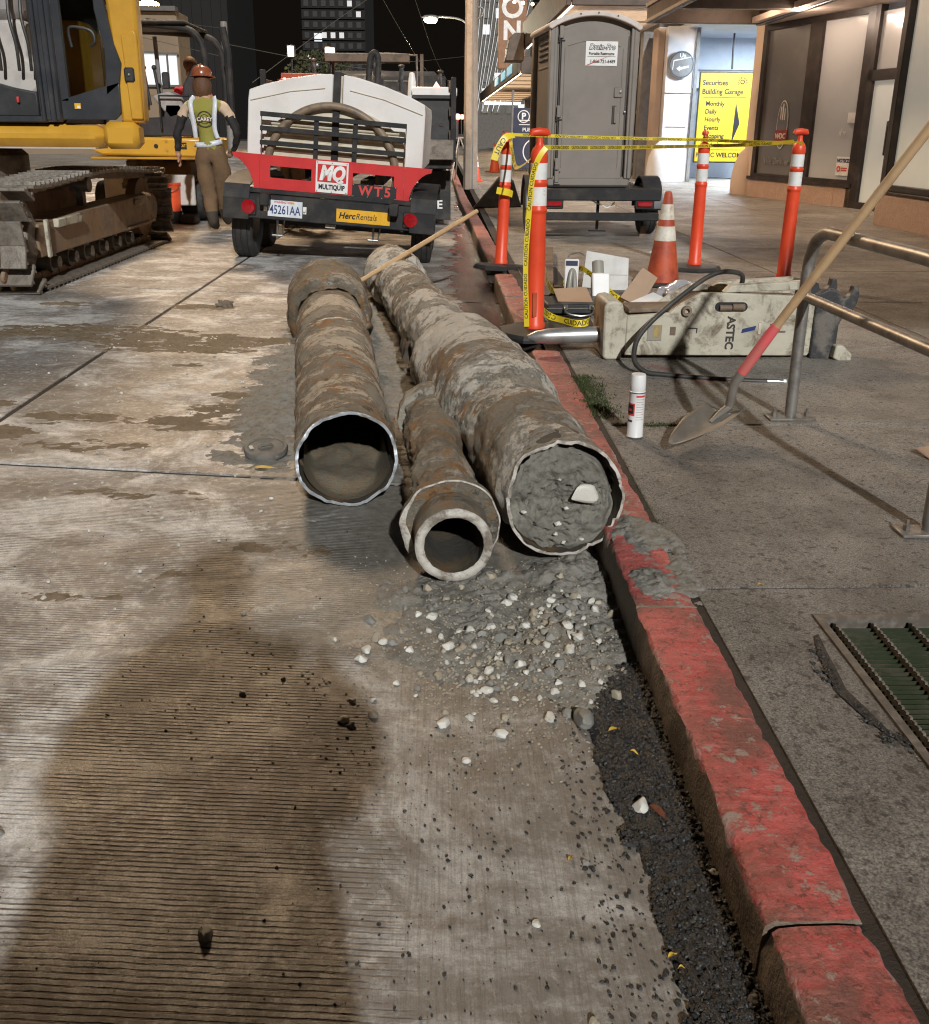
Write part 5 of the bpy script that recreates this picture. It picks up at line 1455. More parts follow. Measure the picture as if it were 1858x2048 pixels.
# red panel with curved wings and slots
def wing(s):
    p = [(s * .70, 1.005), (s * .965, 1.005), (s * .955, .965)]
    for i in range(9):
        a = i / 8 * PI / 2
        p.append((s * (.955 - .20 * math.sin(a) ** .9), .965 - .285 * (1 - math.cos(a)) ** .75))
    return p + [(s * .70, .675)]
for s in (-1, 1):
    b = MB(); b.prism(wing(s), .012, 'y', -.03); b.build('wing', 'red_paint', wt)
b = MB()
b.box((0, -.024, .955), (1.397, .012, .10)); b.box((0, -.024, .735), (1.397, .012, .12))
for x0, x1 in ((-.6985, -.60), (-.20, .20), (.60, .6985)): b.box(((x0 + x1) / 2, -.024, .85), (x1 - x0, .012, .11))
b.build('red_panel', 'red_paint', wt, smooth=False)
b = MB(); b.box((.0, -.037, .845), (.315, .008, .295), .003); sg = b.build('maker_plate', 'white_plastic', wt)
b = MB(); b.box((.0, -.0425, .882), (.28, .004, .165)); b.build('red_field', 'red_paint', sg)
text('MQ', .185, 'ink_white', sg, (-.002, -.0475, .878), bold=.010, shear=.25, sx=.80)
text('MULTIQUIP', .062, 'ink_black', sg, (.0, -.044, .752), bold=.0024, sx=.80)
for x in (-.142, .0, .142):
    for z in (.71, .98): 
        b = MB(); b.at((x, -.041, z), (PI / 2, 0, 0)); b.lathe([(.006, 0), (.006, .003), (0, .004)], 8); b.build('rivet', 'worn_steel', sg)
b = MB(); b.box((.415, -.035, .745), (.43, .006, .125), .002); sg = b.build('model_plate', 'ink_black', wt)
text('WT5', .125, 'ink_red', sg, (.42, -.0395, .745), bold=.004, sx=1.0, space=1.35)
for x in (.21, .35, .49, .62):
    for z in (.69, .80): 
        b = MB(); b.at((x, -.0385, z), (PI / 2, 0, 0)); b.lathe([(.006, 0), (.006, .003), (0, .004)], 8); b.build('rivet', 'worn_steel', sg)
# frame and bumper
b = MB(); b.box((0, -.01, .665), (1.70, .10, .045), .006); b.build('rear_rail', 'black_steel', wt)
b = MB(); b.box((0, -.055, .52), (1.72, .06, .235), .01); b.build('bumper', 'black_steel', wt)
for x in (-.62, .62): 
    b = MB(); b.box((x, 1.6, .60), (.09, 3.6, .12), .01); b.build('chassis_rail', 'black_steel', wt)
b = MB(); b.box((0, .7, .33), (1.7, .09, .09), .01); b.build('axle', 'black_steel', wt)
b = MB(); b.box((0, 1.55, .33), (1.7, .09, .09), .01); b.build('axle', 'black_steel', wt)
b = MB(); b.box((0, 3.9, .60), (.10, 1.2, .12), .01); b.build('drawbar', 'black_steel', wt)
for s in (-1, 1):
    dz = -.045 if s < 0 else .04
    for y in (.42, 1.32):
        wheel(wt, (s * .90, y, .335 + dz), .335, .21)
    # fender with a dropped rear skirt
    b = MB(); pr_ = []
    for i in range(9):
        a = PI * i / 8
        pr_.append((.87 - 1.0 * math.cos(a), .60 + .21 * max(0.0, math.sin(a)) ** .6))
    prof2 = pr_ + [(y, z - .015) for y, z in reversed(pr_)]
    b.prism(prof2, .25, 'x', s * .905 - .125)
    b.box((s * .905, -.118, .50), (.25, .016, .22), .004)
    b.build('fender', 'black_steel', wt)
    # tail light
    b = MB(); b.box((s * .79, -.093, .51), (.155, .025, .155), .02); tl = b.build('tail_light_housing', 'black_plastic', wt)
    b = MB(); b.at((s * .79, -.105, .51), (PI / 2, 0, 0)); b.lathe([(.072, 0), (.072, .012), (.062, .024), (.032, .026), (.030, .030), (0, .031)], 24); b.build('lens', 'red_lens', tl)
# number plate, rental sticker
b = MB(); b.box((-.435, -.091, .515), (.335, .004, .155), .001); npl = b.build('number_plate', 'plate_white', wt)
text('45261AA', .118, 'ink_blue', npl, (-.435, -.0945, .500), bold=.001, sx=.66)
text('WASHINGTON', .030, 'ink_red', npl, (-.455, -.0945, .575), bold=.0006, sx=.85)
b = MB(); b.box((-.36, -.0935, .575), (.03, .002, .018)); b.build('tab', 'sticker_yellow', npl)
for x in (-.625, -.245):
    b = MB(); b.box((x, -.091, .515), (.035, .006, .07), .002); b.cyl((x, -.09, .515), (x, -.115, .515), .013, n=14); b.build('plate_lamp', 'white_plastic', wt)
b = MB(); b.box((.325, -.0885, .50), (.525, .005, .125), .002); st = b.build('rental_sticker', 'sticker_yellow', wt)
text('Herc', .082, 'ink_black', st, (.245, -.0925, .50), bold=.0022, shear=.25, align='RIGHT', sx=.95)
text('Rentals', .082, 'ink_dark', st, (.25, -.0925, .50), shear=.25, align='LEFT', sx=.86)
# hitch jack feet
for x, z0 in ((-.53, .24), (.42, .27)):
    b = MB(); b.tube([(x, .05, .42), (x, .05, z0)], .012, 8); b.tube([(x - .05, .05, z0), (x + .05, .05, z0)], .012, 8); b.tube([(x + .07, .05, .42), (x + .05, .05, z0)], .007, 8); b.build('jack_leg', 'worn_steel', wt)
b = MB(); b.box((0, .0, .38), (.10, .05, .04), .004); b.build('hitch_block', 'hammer_paint', wt)
# engine-side fittings on top
b = MB(); b.tube(spline([(.10, 2.2, 1.70), (.10, 2.2, 2.05), (.13, 2.2, 2.14), (.17, 2.2, 2.14), (.20, 2.2, 2.05), (.20, 2.2, 1.72)], 5), .035, 12); b.build('filler_pipe', 'black_steel', wt)

# ---- portable toilet on its trailer
pt = thing('portable_toilet', 'grey portable toilet with a pale domed roof on a small trailer', 'portable toilet', (1.70, 11.2, .69), (0, 0, R(5)))
b = MB(); b.box((0, .52, .91), (.90, 1.02, 1.66), .05); b.build('shell', 'potty_grey', pt)
b = MB(); b.box((0, .52, .06), (1.0, 1.10, .12), .03); b.build('skid', 'potty_grey', pt)
for s in (-1, 1):
    b = MB(); b.box((s * .475, -.0, .92), (.07, .09, 1.66), .018); b.box((s * .435, -.015, .92), (.035, .04, 1.64), .008); b.build('corner_post', 'potty_grey', pt)
    b = MB(); b.box((s * .475, 1.04, .92), (.07, .09, 1.66), .018); b.build('corner_post', 'potty_grey', pt)
n = 16
dr = [(-.37, .10), (.385, .10)] + [(.385 - .755 * i / n, 1.67 + .10 * math.sin(PI * i / n)) for i in range(n + 1)]
b = MB(); b.prism(dr, .03, 'y', -.022); b.build('door', 'potty_grey', pt, bev=.006)
b = MB()
p3_ = [(-.30 + .60 * i / n, 1.52 + .06 * math.sin(PI * i / n)) for i in range(n + 1)]
b.tube([(x, -.023, z) for x, z in p3_], .005, 6); b.tube([(-.33, -.023, .22), (-.33, -.023, 1.5)], .005, 6); b.tube([(.335, -.023, .22), (.335, -.023, 1.5)], .005, 6)
b.build('door_rib', 'potty_grey', pt)
for z in (1.66, .83, .26, .12):
    b = MB(); b.box((-.375, -.028, z), (.05, .025, .13), .006); b.build('hinge', 'potty_grey', pt)
    b = MB(); b.box((-.405, -.0285, z - .06), (.012, .02, .06)); b.box((-.37, -.0285, z - .085), (.07, .02, .008)); b.build('hinge_gap', 'ink_black', pt)
for x in (-.385, .392):
    b = MB(); b.box((x, -.0245, .88), (.009, .008, 1.50)); b.build('door_gap', 'ink_dark', pt)
b = MB(); b.box((.265, -.024, .80), (.05, .012, .20), .006); b.build('latch_recess', 'ink_dark', pt)
b = MB(); b.box((.30, -.028, 1.04), (.10, .02, .11), .008); b.build('latch', 'potty_grey', pt)
b = MB(); b.box((.275, -.034, .80), (.025, .02, .18), .004); b.build('door_pull', 'potty_grey', pt)
b = MB(); b.at((.325, -.038, 1.045), (PI / 2, 0, 0)); b.lathe([(.018, 0), (.018, .006), (0, .008)], 12); b.at((.385, -.03, .83), (PI / 2, 0, 0)); b.lathe([(.014, 0), (.012, .02), (0, .022)], 12); b.build('lock', 'worn_steel', pt)
# domed roof
n = 18
rf_ = [(-.53 + 1.06 * i / n, 1.735 + .145 * max(0.0, math.sin(PI * (i / n))) ** .75) for i in range(n + 1)]
b = MB(); b.prism([(-.53, 1.70)] + rf_ + [(.53, 1.70)] + [(x * .93, z - .055) for x, z in reversed(rf_)], 1.18, 'y', -.07); b.build('roof', 'potty_roof', pt, bev=.012)
b = MB(); b.prism([(-.47, 1.70)] + [(x * .9, z - .05) for x, z in rf_] + [(.47, 1.70)], .99, 'y', .02); b.build('gable', 'potty_grey', pt)
for x in (-.18, .02, .24): 
    b = MB(); b.at((x, -.075, 1.74 + .145 * math.sin(PI * (x + .53) / 1.06) ** .75 - .028), (PI / 2, 0, 0)); b.lathe([(.009, 0), (.009, .004), (0, .006)], 8); b.build('roof_screw', 'black_plastic', pt)
# louvred vents on the side
for i in range(5):
    b = MB(); b.box((-.455, .52, 1.645 - i * .060), (.02, .62, .026), .006); b.build('louvre', 'ink_dark', pt)
b = MB(); b.box((-.453, .52, 1.32), (.012, .70, .02), .004); b.build('side_rib', 'potty_grey', pt)
# notice on the door
b = MB(); b.box((.085, -.026, 1.445), (.365, .005, .255), .002); sg = b.build('notice', 'white_plastic', pt)
text('Drain-Pro', .080, 'ink_black', sg, (.087, -.0296, 1.512), bold=.0052, shear=.3, sx=.92)
text('Drain-Pro', .080, 'ink_white', sg, (.087, -.0312, 1.512), bold=-.0003, shear=.3, sx=.92)
text('Portable Restrooms', .042, 'ink_black', sg, (.085, -.0296, 1.444), bold=.0012, sx=.85)
text('1-866-721-6489', .050, 'ink_black', sg, (.10, -.0296, 1.362), bold=.0012, sx=.90)
b = MB(); b.prism([(-.085, 1.325), (-.06, 1.325), (.20, 1.432), (.18, 1.425)], .002, 'y', -.0325); b.build('red_stroke', 'ink_red', sg)
b = MB(); b.box((.085, -.0295, 1.415), (.32, .002, .006)); b.build('rule', 'pebble_grey', sg)

tr = thing('utility_trailer', 'low black flat trailer under the portable toilet', 'trailer', (1.80, 11.0, .12))
b = MB(); b.box((.0, 1.1, .52), (1.36, 2.4, .09), .01); b.build('deck', 'black_steel', tr)
b = MB(); b.box((.0, -.11, .505), (1.40, .05, .13), .012); b.build('rear_beam', 'black_steel', tr)
b = MB(); b.box((.0, -.06, .26), (1.40, .06, .09), .01); b.build('lower_beam', 'black_steel', tr)
for s in (-1, 1):
    b = MB(); b.box((s * .52, -.10, .40), (.22, .05, .11), .012); tl = b.build('lamp_bracket', 'black_steel', tr)
    b = MB(); b.box((s * .52, -.135, .405), (.17, .018, .055), .02); b.build('lens', 'red_lens', tl)
    wheel(tr, (s * .70, .62, .315), .315, .18)
    b = MB(); pr_ = [(.62 - .38 * math.cos(PI * i / 10), .33 + .36 * math.sin(PI * i / 10)) for i in range(11)]
    b.prism(pr_ + [(y * 1.0 + (.62 - y) * .05, z - .02) for y, z in reversed(pr_)], .22, 'x', s * .70 - .11); b.build('fender', 'black_plastic', tr)
b = MB(); b.tube([(.02, .1, .45), (.02, .1, .10)], .018, 10); b.box((.02, .1, .085), (.20, .08, .012)); b.build('jack', 'black_steel', tr)
b = MB(); b.tube(spline([(-.1, .0, .45), (.05, -.02, .38), (.12, -.02, .36), (.2, 0, .42)], 5), .008, 8); b.build('cable', 'white_plastic', tr)
b = MB(); b.prism([(.55, -.005), (.64, -.005), (.62, .12), (.57, .12)], .05, 'y', .22); o = b.build('wheel_chock', 'lumber'); o.location = (1.80, 11.0, .125); tag(o, 'timber chock under the right wheel of the low black trailer', 'wheel chock')

# ---- big excavator on the left
zx = zr(-3.3)
ex = thing('excavator', 'large yellow excavator with dark cab and steel tracks at the left edge', 'excavator', (-4.4, 8.9, zx))
# one shoe shared by every place along the two tracks
b = MB()
b.box((0, 0, -.014), (.50, .182, .028), .004)
b.prism([(-.06, .0), (-.035, .0), (-.04, .024), (-.055, .024)], .50, 'x', -.25); b.prism([(.035, .0), (.06, .0), (.055, .024), (.04, .024)], .50, 'x', -.25)
shoe0 = b.build('track_shoe', 'track_steel', smooth=False)
shoe_me = shoe0.data; bpy.data.objects.remove(shoe0)
b = MB(); b.box((-.05, 0, -.055), (.035, .17, .07), .012); b.box((.05, 0, -.055), (.035, .17, .07), .012)
link0 = b.build('link', 'track_frame'); link_me = link0.data; bpy.data.objects.remove(link0)
def track_path(s, y0, y1, r):
    L = y1 - y0
    per = 2 * L + 2 * PI * r
    s = s % per
    if s < L: return (y0 + s, 0.0, PI, 0)                                   # bottom run, outward down
    s -= L
    if s < PI * r:
        a = s / r; return (y1 + r * math.sin(a), r - r * math.cos(a), PI - a, 1)
    s -= PI * r
    if s < L:
        sag = .055 * math.sin(PI * s / L) ** 2; return (y1 - s, 2 * r + sag, 0.0, 2)
    s -= L
    a = s / r; return (y0 - r * math.sin(a), r + r * math.cos(a), -a, 3)
TY0, TY1, TR = 7.46, 10.62, .40
per = 2 * (TY1 - TY0) + 2 * PI * TR
NS = 50
for tx in (-3.33, -5.55):
    for i in range(NS):
        y, z, a, _ = track_path(i * per / NS, TY0, TY1, TR)
        o = bpy.data.objects.new('track_shoe', shoe_me); COL.objects.link(o); o.parent = ex
        o.location = (tx + 4.4, y - 8.9, z + .012 if a == PI else z); o.rotation_euler = (a, 0, 0)
        q = bpy.data.objects.new('link', link_me); COL.objects.link(q); q.parent = o
    b = WB(ex)
    zc = zx + TR
    b.prism([(TY0 + .05, zc - .16), (TY1 - .25, zc - .16), (TY1 - .20, zc - .12), (TY1 - .12, zc + .05), (TY1 - .3, zc + .15), (TY0 + .9, zc + .13), (TY0 + .05, zc + .10), (TY0 - .0, zc)], .26, 'x', tx - .08); b.build('track_frame', 'track_frame', ex, bev=.012)
    b = WB(ex); b.box((tx + .195, TY0 + .62, zc + .08), (.05, .55, .07), .008); b.box((tx + .195, TY0 + .16, zc - .02), (.03, .05, .30), .008); b.build('step_bracket', 'hammer_paint' if tx > -4 else 'track_frame', ex)
    b = WB(ex); b.box((tx + .19, TY1 - .55, zc - .135), (.02, .9, .02)); b.box((tx + .2, TY1 - .62, zc + .10), (.03, .28, .07), .02); b.build('frame_lip', 'track_frame', ex)
    for y, r_, nm in ((TY0, .33, 'idler'), (TY1, .33, 'drive_sprocket')):
        b = WB(ex); b.m = b.m @ Matrix.Translation((tx, y, zc)) @ Euler((0, PI / 2, 0)).to_matrix().to_4x4()
        b.lathe([(0, -.07), (.10, -.08), (.12, -.05), (.26, -.04), (.285, -.05), (r_ - .02, -.05), (r_ - .02, .05), (.285, .05), (.26, .04), (.17, .05), (.15, .14), (.13, .16), (0, .16)], 28)
        b.build(nm, 'track_steel' if nm == 'idler' else 'track_frame', ex)
    for k in range(6):
        b = WB(ex); y = TY0 + .45 + k * .385
        b.cyl((tx - .10, y, zx + .155), (tx + .10, y, zx + .155), .085, n=18); b.cyl((tx + .10, y, zx + .155), (tx + .15, y, zx + .155), .05, n=14); b.build('roller', 'track_steel', ex)
    b = WB(ex); b.cyl((tx - .08, 8.95, zx + .72), (tx + .09, 8.95, zx + .72), .065, n=16); b.box((tx, 8.95, zx + .58), (.06, .08, .22)); b.build('carrier_roller', 'track_steel', ex)
b = WB(ex); b.box((-4.45, 8.9, zx + .55), (1.8, 1.3, .34), .05); b.build('undercarriage', 'track_frame', ex)
b = WB(ex); b.m = b.m @ Matrix.Translation((-4.45, 8.9, zx + .72)); b.lathe([(.62, 0), (.66, .05), (.66, .26), (.60, .32)], 40, cap=True); b.build('slew_ring', 'track_steel', ex)
# house
b = WB(ex); b.box((-4.60, 8.42, 1.235), (3.56, .34, .19), .075); b.build('deck_skirt', 'yellow_paint', ex, bev=.0)
b = WB(ex); b.box((-4.55, 8.40, 1.139), (3.3, .30, .012)); b.build('skirt_lip', 'seat_pale', ex)
b = WB(ex); b.box((-2.668, 8.30, 1.243), (.292, .22, .215), .045); b.build('corner_block', 'yellow_paint', ex)
b = WB(ex); b.box((-4.75, 9.45, 1.25), (2.9, 1.7, .20), .03); b.build('deck', 'yellow_paint_dirty', ex)
b = WB(ex); b.box((-4.65, 9.85, 1.80), (2.5, .9, .92), .06); b.build('engine_hood', 'yellow_paint', ex)
b = WB(ex); b.prism([(-2.665, 1.34), (-2.475, 1.34), (-2.468, 1.60), (-2.462, 2.30), (-2.48, 2.95), (-2.74, 2.95), (-2.70, 2.2), (-2.685, 1.7)], .16, 'y', 8.26); b.build('rear_post', 'yellow_paint', ex, bev=.03)
b = WB(ex); b.prism([(-2.575, 1.37), (-2.478, 1.37), (-2.47, 2.02), (-2.49, 2.06), (-2.60, 2.02)], .03, 'y', 8.237); b.build('post_cover', 'yellow_paint', ex, bev=.012)
b = WB(ex); b.box((-2.555, 8.236, 1.715), (.085, .03, .115), .02); lm = b.build('lamp_recess', 'black_plastic', ex)
b = WB(ex); b.ball((-2.555, 8.222, 1.715), .014, 6); b.build('lamp_lens', 'worn_steel', lm)
# cab: pillars, sill, roof, door
b = WB(ex); b.box((-3.245, 8.33, 2.12), (.19, .14, 1.55), .02); b.box((-3.215, 8.25, 2.12), (.045, .03, 1.55), .008); b.box((-3.29, 8.245, 2.12), (.03, .03, 1.55), .008); b.build('door_pillar', 'dark_cab', ex)
b = WB(ex); b.box((-3.9, 8.32, 1.365), (1.25, .16, .05), .01); b.build('door_sill', 'dark_cab', ex)
b = WB(ex); b.box((-3.75, 8.75, 2.93), (1.75, .95, .10), .04); b.build('cab_roof', 'dark_cab', ex)
b = WB(ex); b.box((-4.58, 8.33, 2.12), (.10, .14, 1.55), .02); b.build('front_pillar', 'dark_cab', ex)
b = WB(ex); b.box((-3.85, 9.30, 2.1), (1.45, .06, 1.6), .01); b.build('cab_back', 'dark_cab', ex)
b = WB(ex); b.prism([(-3.12, 1.38), (-3.12, 2.1), (-3.2, 2.2), (-3.45, 2.2), (-3.45, 1.38)], .3, 'y', 9.0); b.build('side_cover', 'yellow_paint', ex, bev=.02)
b = WB(ex)
b.prism([(-3.135, 1.365), (-2.71, 1.365), (-2.655, 1.42), (-2.645, 1.66), (-3.135, 1.52)], .05, 'y', 8.235)
b.prism([(-2.76, 1.55), (-2.645, 1.64), (-2.615, 1.80), (-2.66, 1.95), (-2.715, 2.3), (-2.725, 2.85), (-2.80, 2.85), (-2.79, 2.2), (-2.74, 1.92), (-2.745, 1.75)], .05, 'y', 8.235)
b.box((-3.10, 8.26, 2.18), (.065, .05, 1.35)); b.box((-2.95, 8.26, 2.87), (.42, .05, .06))
b.build('door_frame', 'dark_cab', ex, bev=.006)
b = WB(ex); b.prism([(-3.08, 1.52), (-2.77, 1.60), (-2.74, 1.80), (-2.75, 1.92), (-2.80, 2.2), (-2.80, 2.84), (-3.08, 2.84)], .006, 'y', 8.262); b.build('door_glass', 'cab_glass', ex)
b = WB(ex); b.tube(spline([(-2.99, 8.22, 1.92), (-3.0, 8.21, 2.04), (-2.96, 8.21, 2.07), (-2.82, 8.21, 2.04), (-2.80, 8.21, 1.96), (-2.84, 8.22, 1.93)], 4), .012, 8); b.build('grab_handle', 'black_plastic', ex)
b = WB(ex); b.box((-3.0, 8.228, 1.47), (.05, .01, .045)); b.build('decal', 'sticker_yellow', ex)
b = WB(ex); b.box((-2.99, 8.2215, 1.462), (.025, .004, .02)); b.build('decal_white', 'white_plastic', ex)
# inside the cab
b = WB(ex); b.box((-3.85, 8.85, 1.36), (1.4, 1.0, .04)); b.build('cab_floor', 'black_plastic', ex)
b = WB(ex); b.prism([(-3.90, 1.62), (-3.50, 1.55), (-3.42, 1.62), (-3.40, 1.78), (-3.50, 1.86), (-3.47, 2.10), (-3.52, 2.16), (-3.95, 2.14)], .5, 'y', 8.55); b.build('seat', 'seat_pale', ex, bev=.03)
b = WB(ex); b.box((-3.74, 8.75, 2.42), (.5, .5, .55), .08); b.build('headrest', 'seat_grey', ex)
b = WB(ex); b.prism([(-4.0, 1.39), (-3.40, 1.39), (-3.40, 1.58), (-3.62, 1.62), (-4.0, 1.72)], .2, 'y', 8.42); b.build('console', 'black_plastic', ex, bev=.01)
b = WB(ex); b.box((-3.555, 8.405, 1.52), (.022, .03, .05), .006); b.build('red_lever', 'ink_red', ex)
for x in (-3.68, -3.53, -3.43): 
    b = WB(ex); b.tube(spline([(x, 8.45, 1.75), (x + .02, 8.4, 1.95), (x - .01, 8.4, 2.2), (x, 8.5, 2.6)], 5), .014, 8); b.build('hydraulic_hose', 'hose_black', ex)
# boom, folded out to the left beyond the picture
b = WB(ex); b.prism([(-5.2, 1.5), (-5.0, 1.45), (-6.6, 3.7), (-8.6, 4.1), (-8.6, 3.9), (-6.8, 3.35)], .45, 'y', 9.6); b.build('boom', 'yellow_paint', ex, bev=.02)
b = WB(ex); b.prism([(-8.3, 4.2), (-8.6, 4.3), (-9.2, 1.2), (-9.0, 1.15)], .3, 'y', 9.68); b.build('stick', 'yellow_paint', ex, bev=.02)

# ---- small excavator behind
zm = zr(-3.9)
me_ = thing('mini_excavator', 'small yellow open-canopy excavator behind the hard hatted worker', 'excavator', (-3.85, 14.0, zm))
b = WB(me_); b.prism([(-4.75, 1.02), (-4.60, .95), (-3.30, .93), (-3.22, 1.0), (-3.22, 1.18), (-4.70, 1.20)], 1.5, 'y', 13.3); b.build('body', 'yellow_paint', me_, bev=.03)
b = WB(me_); b.box((-3.98, 13.98, .915), (1.55, 1.4, .035), .01); b.build('body_lip', 'yellow_paint_dirty', me_)
b = WB(me_); b.box((-3.50, 13.293, 1.08), (.10, .008, .085), .002); lg = b.build('maker_badge', 'ink_black', me_)
text('CAT', .050, 'sticker_yellow', lg, (.35, -.712, 1.08 - zm), bold=.001, sx=.8)
b = WB(me_); b.prism([(-4.40, 1.05), (-4.25, 1.05), (-4.05, 1.19), (-4.35, 1.19)], .006, 'y', 13.293); b.build('stripe', 'ink_black', me_)
for x in (-3.86,): 
    b = WB(me_); b.m = b.m @ Matrix.Translation((x, 13.295, 1.075)) @ Euler((PI / 2, 0, 0)).to_matrix().to_4x4(); b.lathe([(.028, 0), (.028, .006), (0, .007)], 16); b.build('cap', 'ink_black', me_)
for z in (1.02, 1.14):
    b = WB(me_); b.m = b.m @ Matrix.Translation((-3.72, 13.295, z)) @ Euler((PI / 2, 0, 0)).to_matrix().to_4x4(); b.lathe([(.02, 0), (.02, .006), (0, .007)], 12); b.build('bolt', 'yellow_paint_dirty', me_)
b = WB(me_); b.prism([(-4.35, 1.20), (-3.36, 1.20), (-3.36, 1.30), (-3.55, 1.62), (-3.75, 1.62), (-3.78, 1.45), (-4.35, 1.42)], .9, 'y', 13.5); b.build('floor_box', 'dark_cab', me_, bev=.02)
b = WB(me_); b.tube(spline([(-3.15, 13.4, 1.35), (-3.14, 13.4, 2.15), (-3.20, 13.4, 2.42), (-3.38, 13.4, 2.55), (-3.9, 13.4, 2.60), (-4.5, 13.4, 2.62)], 6), .045, 10); b.build('canopy_hoop', 'black_steel', me_)
b = WB(me_); b.tube(spline([(-3.15, 14.5, 1.35), (-3.14, 14.5, 2.15), (-3.20, 14.5, 2.42), (-3.38, 14.5, 2.55), (-3.9, 14.5, 2.60), (-4.5, 14.5, 2.62)], 6), .045, 10); b.build('canopy_hoop', 'black_steel', me_)
b = WB(me_); b.box((-3.95, 13.95, 2.62), (1.2, 1.3, .05), .02); b.build('canopy', 'black_steel', me_)
b = WB(me_); b.prism([(-3.55, 1.62), (-3.40, 1.60), (-3.22, 2.02), (-3.26, 2.13), (-3.36, 2.12), (-3.52, 1.86)], .45, 'y', 13.6); b.build('seat_back', 'dark_cab', me_, bev=.03)
b = WB(me_); b.prism([(-3.92, 1.72), (-3.70, 1.42), (-3.50, 1.48), (-3.52, 1.70), (-3.70, 1.78)], .40, 'y', 13.5); b.build('seat_cushion', 'seat_grey', me_, bev=.03)
b = WB(me_); b.tube([(-3.80, 13.42, 1.30), (-3.80, 13.42, 1.72), (-3.40, 13.42, 1.72)], .015, 8); b.build('arm_guard', 'black_steel', me_)
for x in (-3.88, -4.02): 
    b = WB(me_); b.tube([(x + .05, 13.6, 1.6), (x, 13.6, 2.05)], .02, 8); b.ball((x, 13.6, 2.08), .035, 6); b.build('control_lever', 'black_plastic', me_)
b = WB(me_); b.tube([(-3.92, 14.0, 1.2), (-3.95, 14.0, 2.5)], .03, 8); b.build('canopy_post', 'pole_grey', me_)
b = WB(me_); b.box((-3.75, 13.65, 1.92), (.10, .05, .22), .02); b.build('mirror', 'dark_cab', me_)
b = WB(me_); b.tube([(-2.95, 13.7, 2.6), (-2.9, 13.7, 2.3), (-2.90, 13.7, 1.5)], .05, 8); b.build('exhaust', 'black_steel', me_)
for x in (-4.55, -3.4):
    b = WB(me_); pp = [(13.35 - .24 * math.sin(PI * i / 8), zm + .27 - .25 * math.cos(PI * i / 8)) for i in range(9)] + [(15.0 + .24 * math.sin(PI * i / 8), zm + .27 + .25 * math.cos(PI * i / 8)) for i in range(9)]
    b.prism(pp, .30, 'x', x - .15); b.build('rubber_track', 'rubber', me_, bev=.02)
b = WB(me_); b.box((-3.98, 14.2, .75), (.9, 1.0, .3), .04); b.build('undercarriage', 'track_frame', me_)
b = WB(me_); b.prism([(-4.5, zm + .22), (-3.30, zm + .22), (-3.30, zm + .62), (-4.5, zm + .62)], .06, 'y', 12.95); b.build('dozer_blade', 'seat_pale', me_, bev=.02)

# ---- dump truck the trailer is hitched to
zt_ = zr(-1.1)
tk = thing('work_truck', 'dark flatbed work truck loaded with tools in front of the water trailer', 'truck', (-1.12, 16.0, zt_))
b = WB(tk); b.box((-1.12, 16.2, .98), (2.50, 6.0, .14), .02); b.build('bed', 'black_steel', tk)
b = WB(tk); b.box((-1.12, 13.22, .92), (2.52, .10, .22), .01); b.build('tail_rail', 'black_steel', tk)
b = WB(tk); b.box((-.10, 13.12, 1.06), (.52, .18, .26), .01); b.build('tail_step', 'track_steel', tk)
for s in (-1, 1):
    b = WB(tk); b.box((-1.12 + s * .30, 16.0, .72), (.12, 6.4, .22), .01); b.build('chassis_rail', 'black_steel', tk)
    for y in (14.3, 15.3): wheel(tk, (1.02 * s, y - 16.0, .48), .48, .34)
    wheel(tk, (1.02 * s, 4.4, .48), .48, .28)
    b = WB(tk); b.box((-1.12 + s * 1.02, 13.70, .43), (.46, .02, .68), .006); fl = b.build('mud_flap', 'rubber', tk)
    if s > 0: text('ME', .165, 'ink_white', fl, (1.03, -2.315, .27), bold=.004)
for x, z1 in ((-2.36, 2.05), (.16, 1.98)):
    b = WB(tk); b.box((x, 13.25, (.9 + z1) / 2), (.07, .07, z1 - .9), .006); b.build('stake_post', 'black_steel', tk)
for y in (14.6, 16.2, 17.8):
    for x in (-2.36, .12):
        b = WB(tk); b.box((x, y, 1.5), (.06, .06, 1.0), .006); b.build('stake_post', 'black_steel', tk)
for z in (1.25, 1.55, 1.88):
    for x in (-2.36, .12):
        b = WB(tk); b.box((x - .0, 16.2, z), (.035, 5.9, .12), .006); b.build('side_board', 'lumber', tk)
b = WB(tk); b.box((-1.12, 19.1, 1.65), (2.4, .06, 1.3), .02); b.build('headboard', 'black_steel', tk)
b = WB(tk); b.box((-1.12, 20.3, 1.45), (2.2, 1.9, 1.9), .12); b.build('truck_cab', 'dark_cab', tk)
b = WB(tk); b.box((-1.12, 19.32, 1.95), (1.7, .02, .5), .02); b.build('rear_window', 'window_dark', tk)
b = WB(tk); b.box((-1.10, 15.0, 2.32), (1.25, .30, .12), .01); b.box((-.30, 15.2, 2.15), (.05, .05, .5)); b.box((-1.65, 15.2, 2.1), (.05, .05, .5)); b.build('rack_beam', 'lumber', tk)
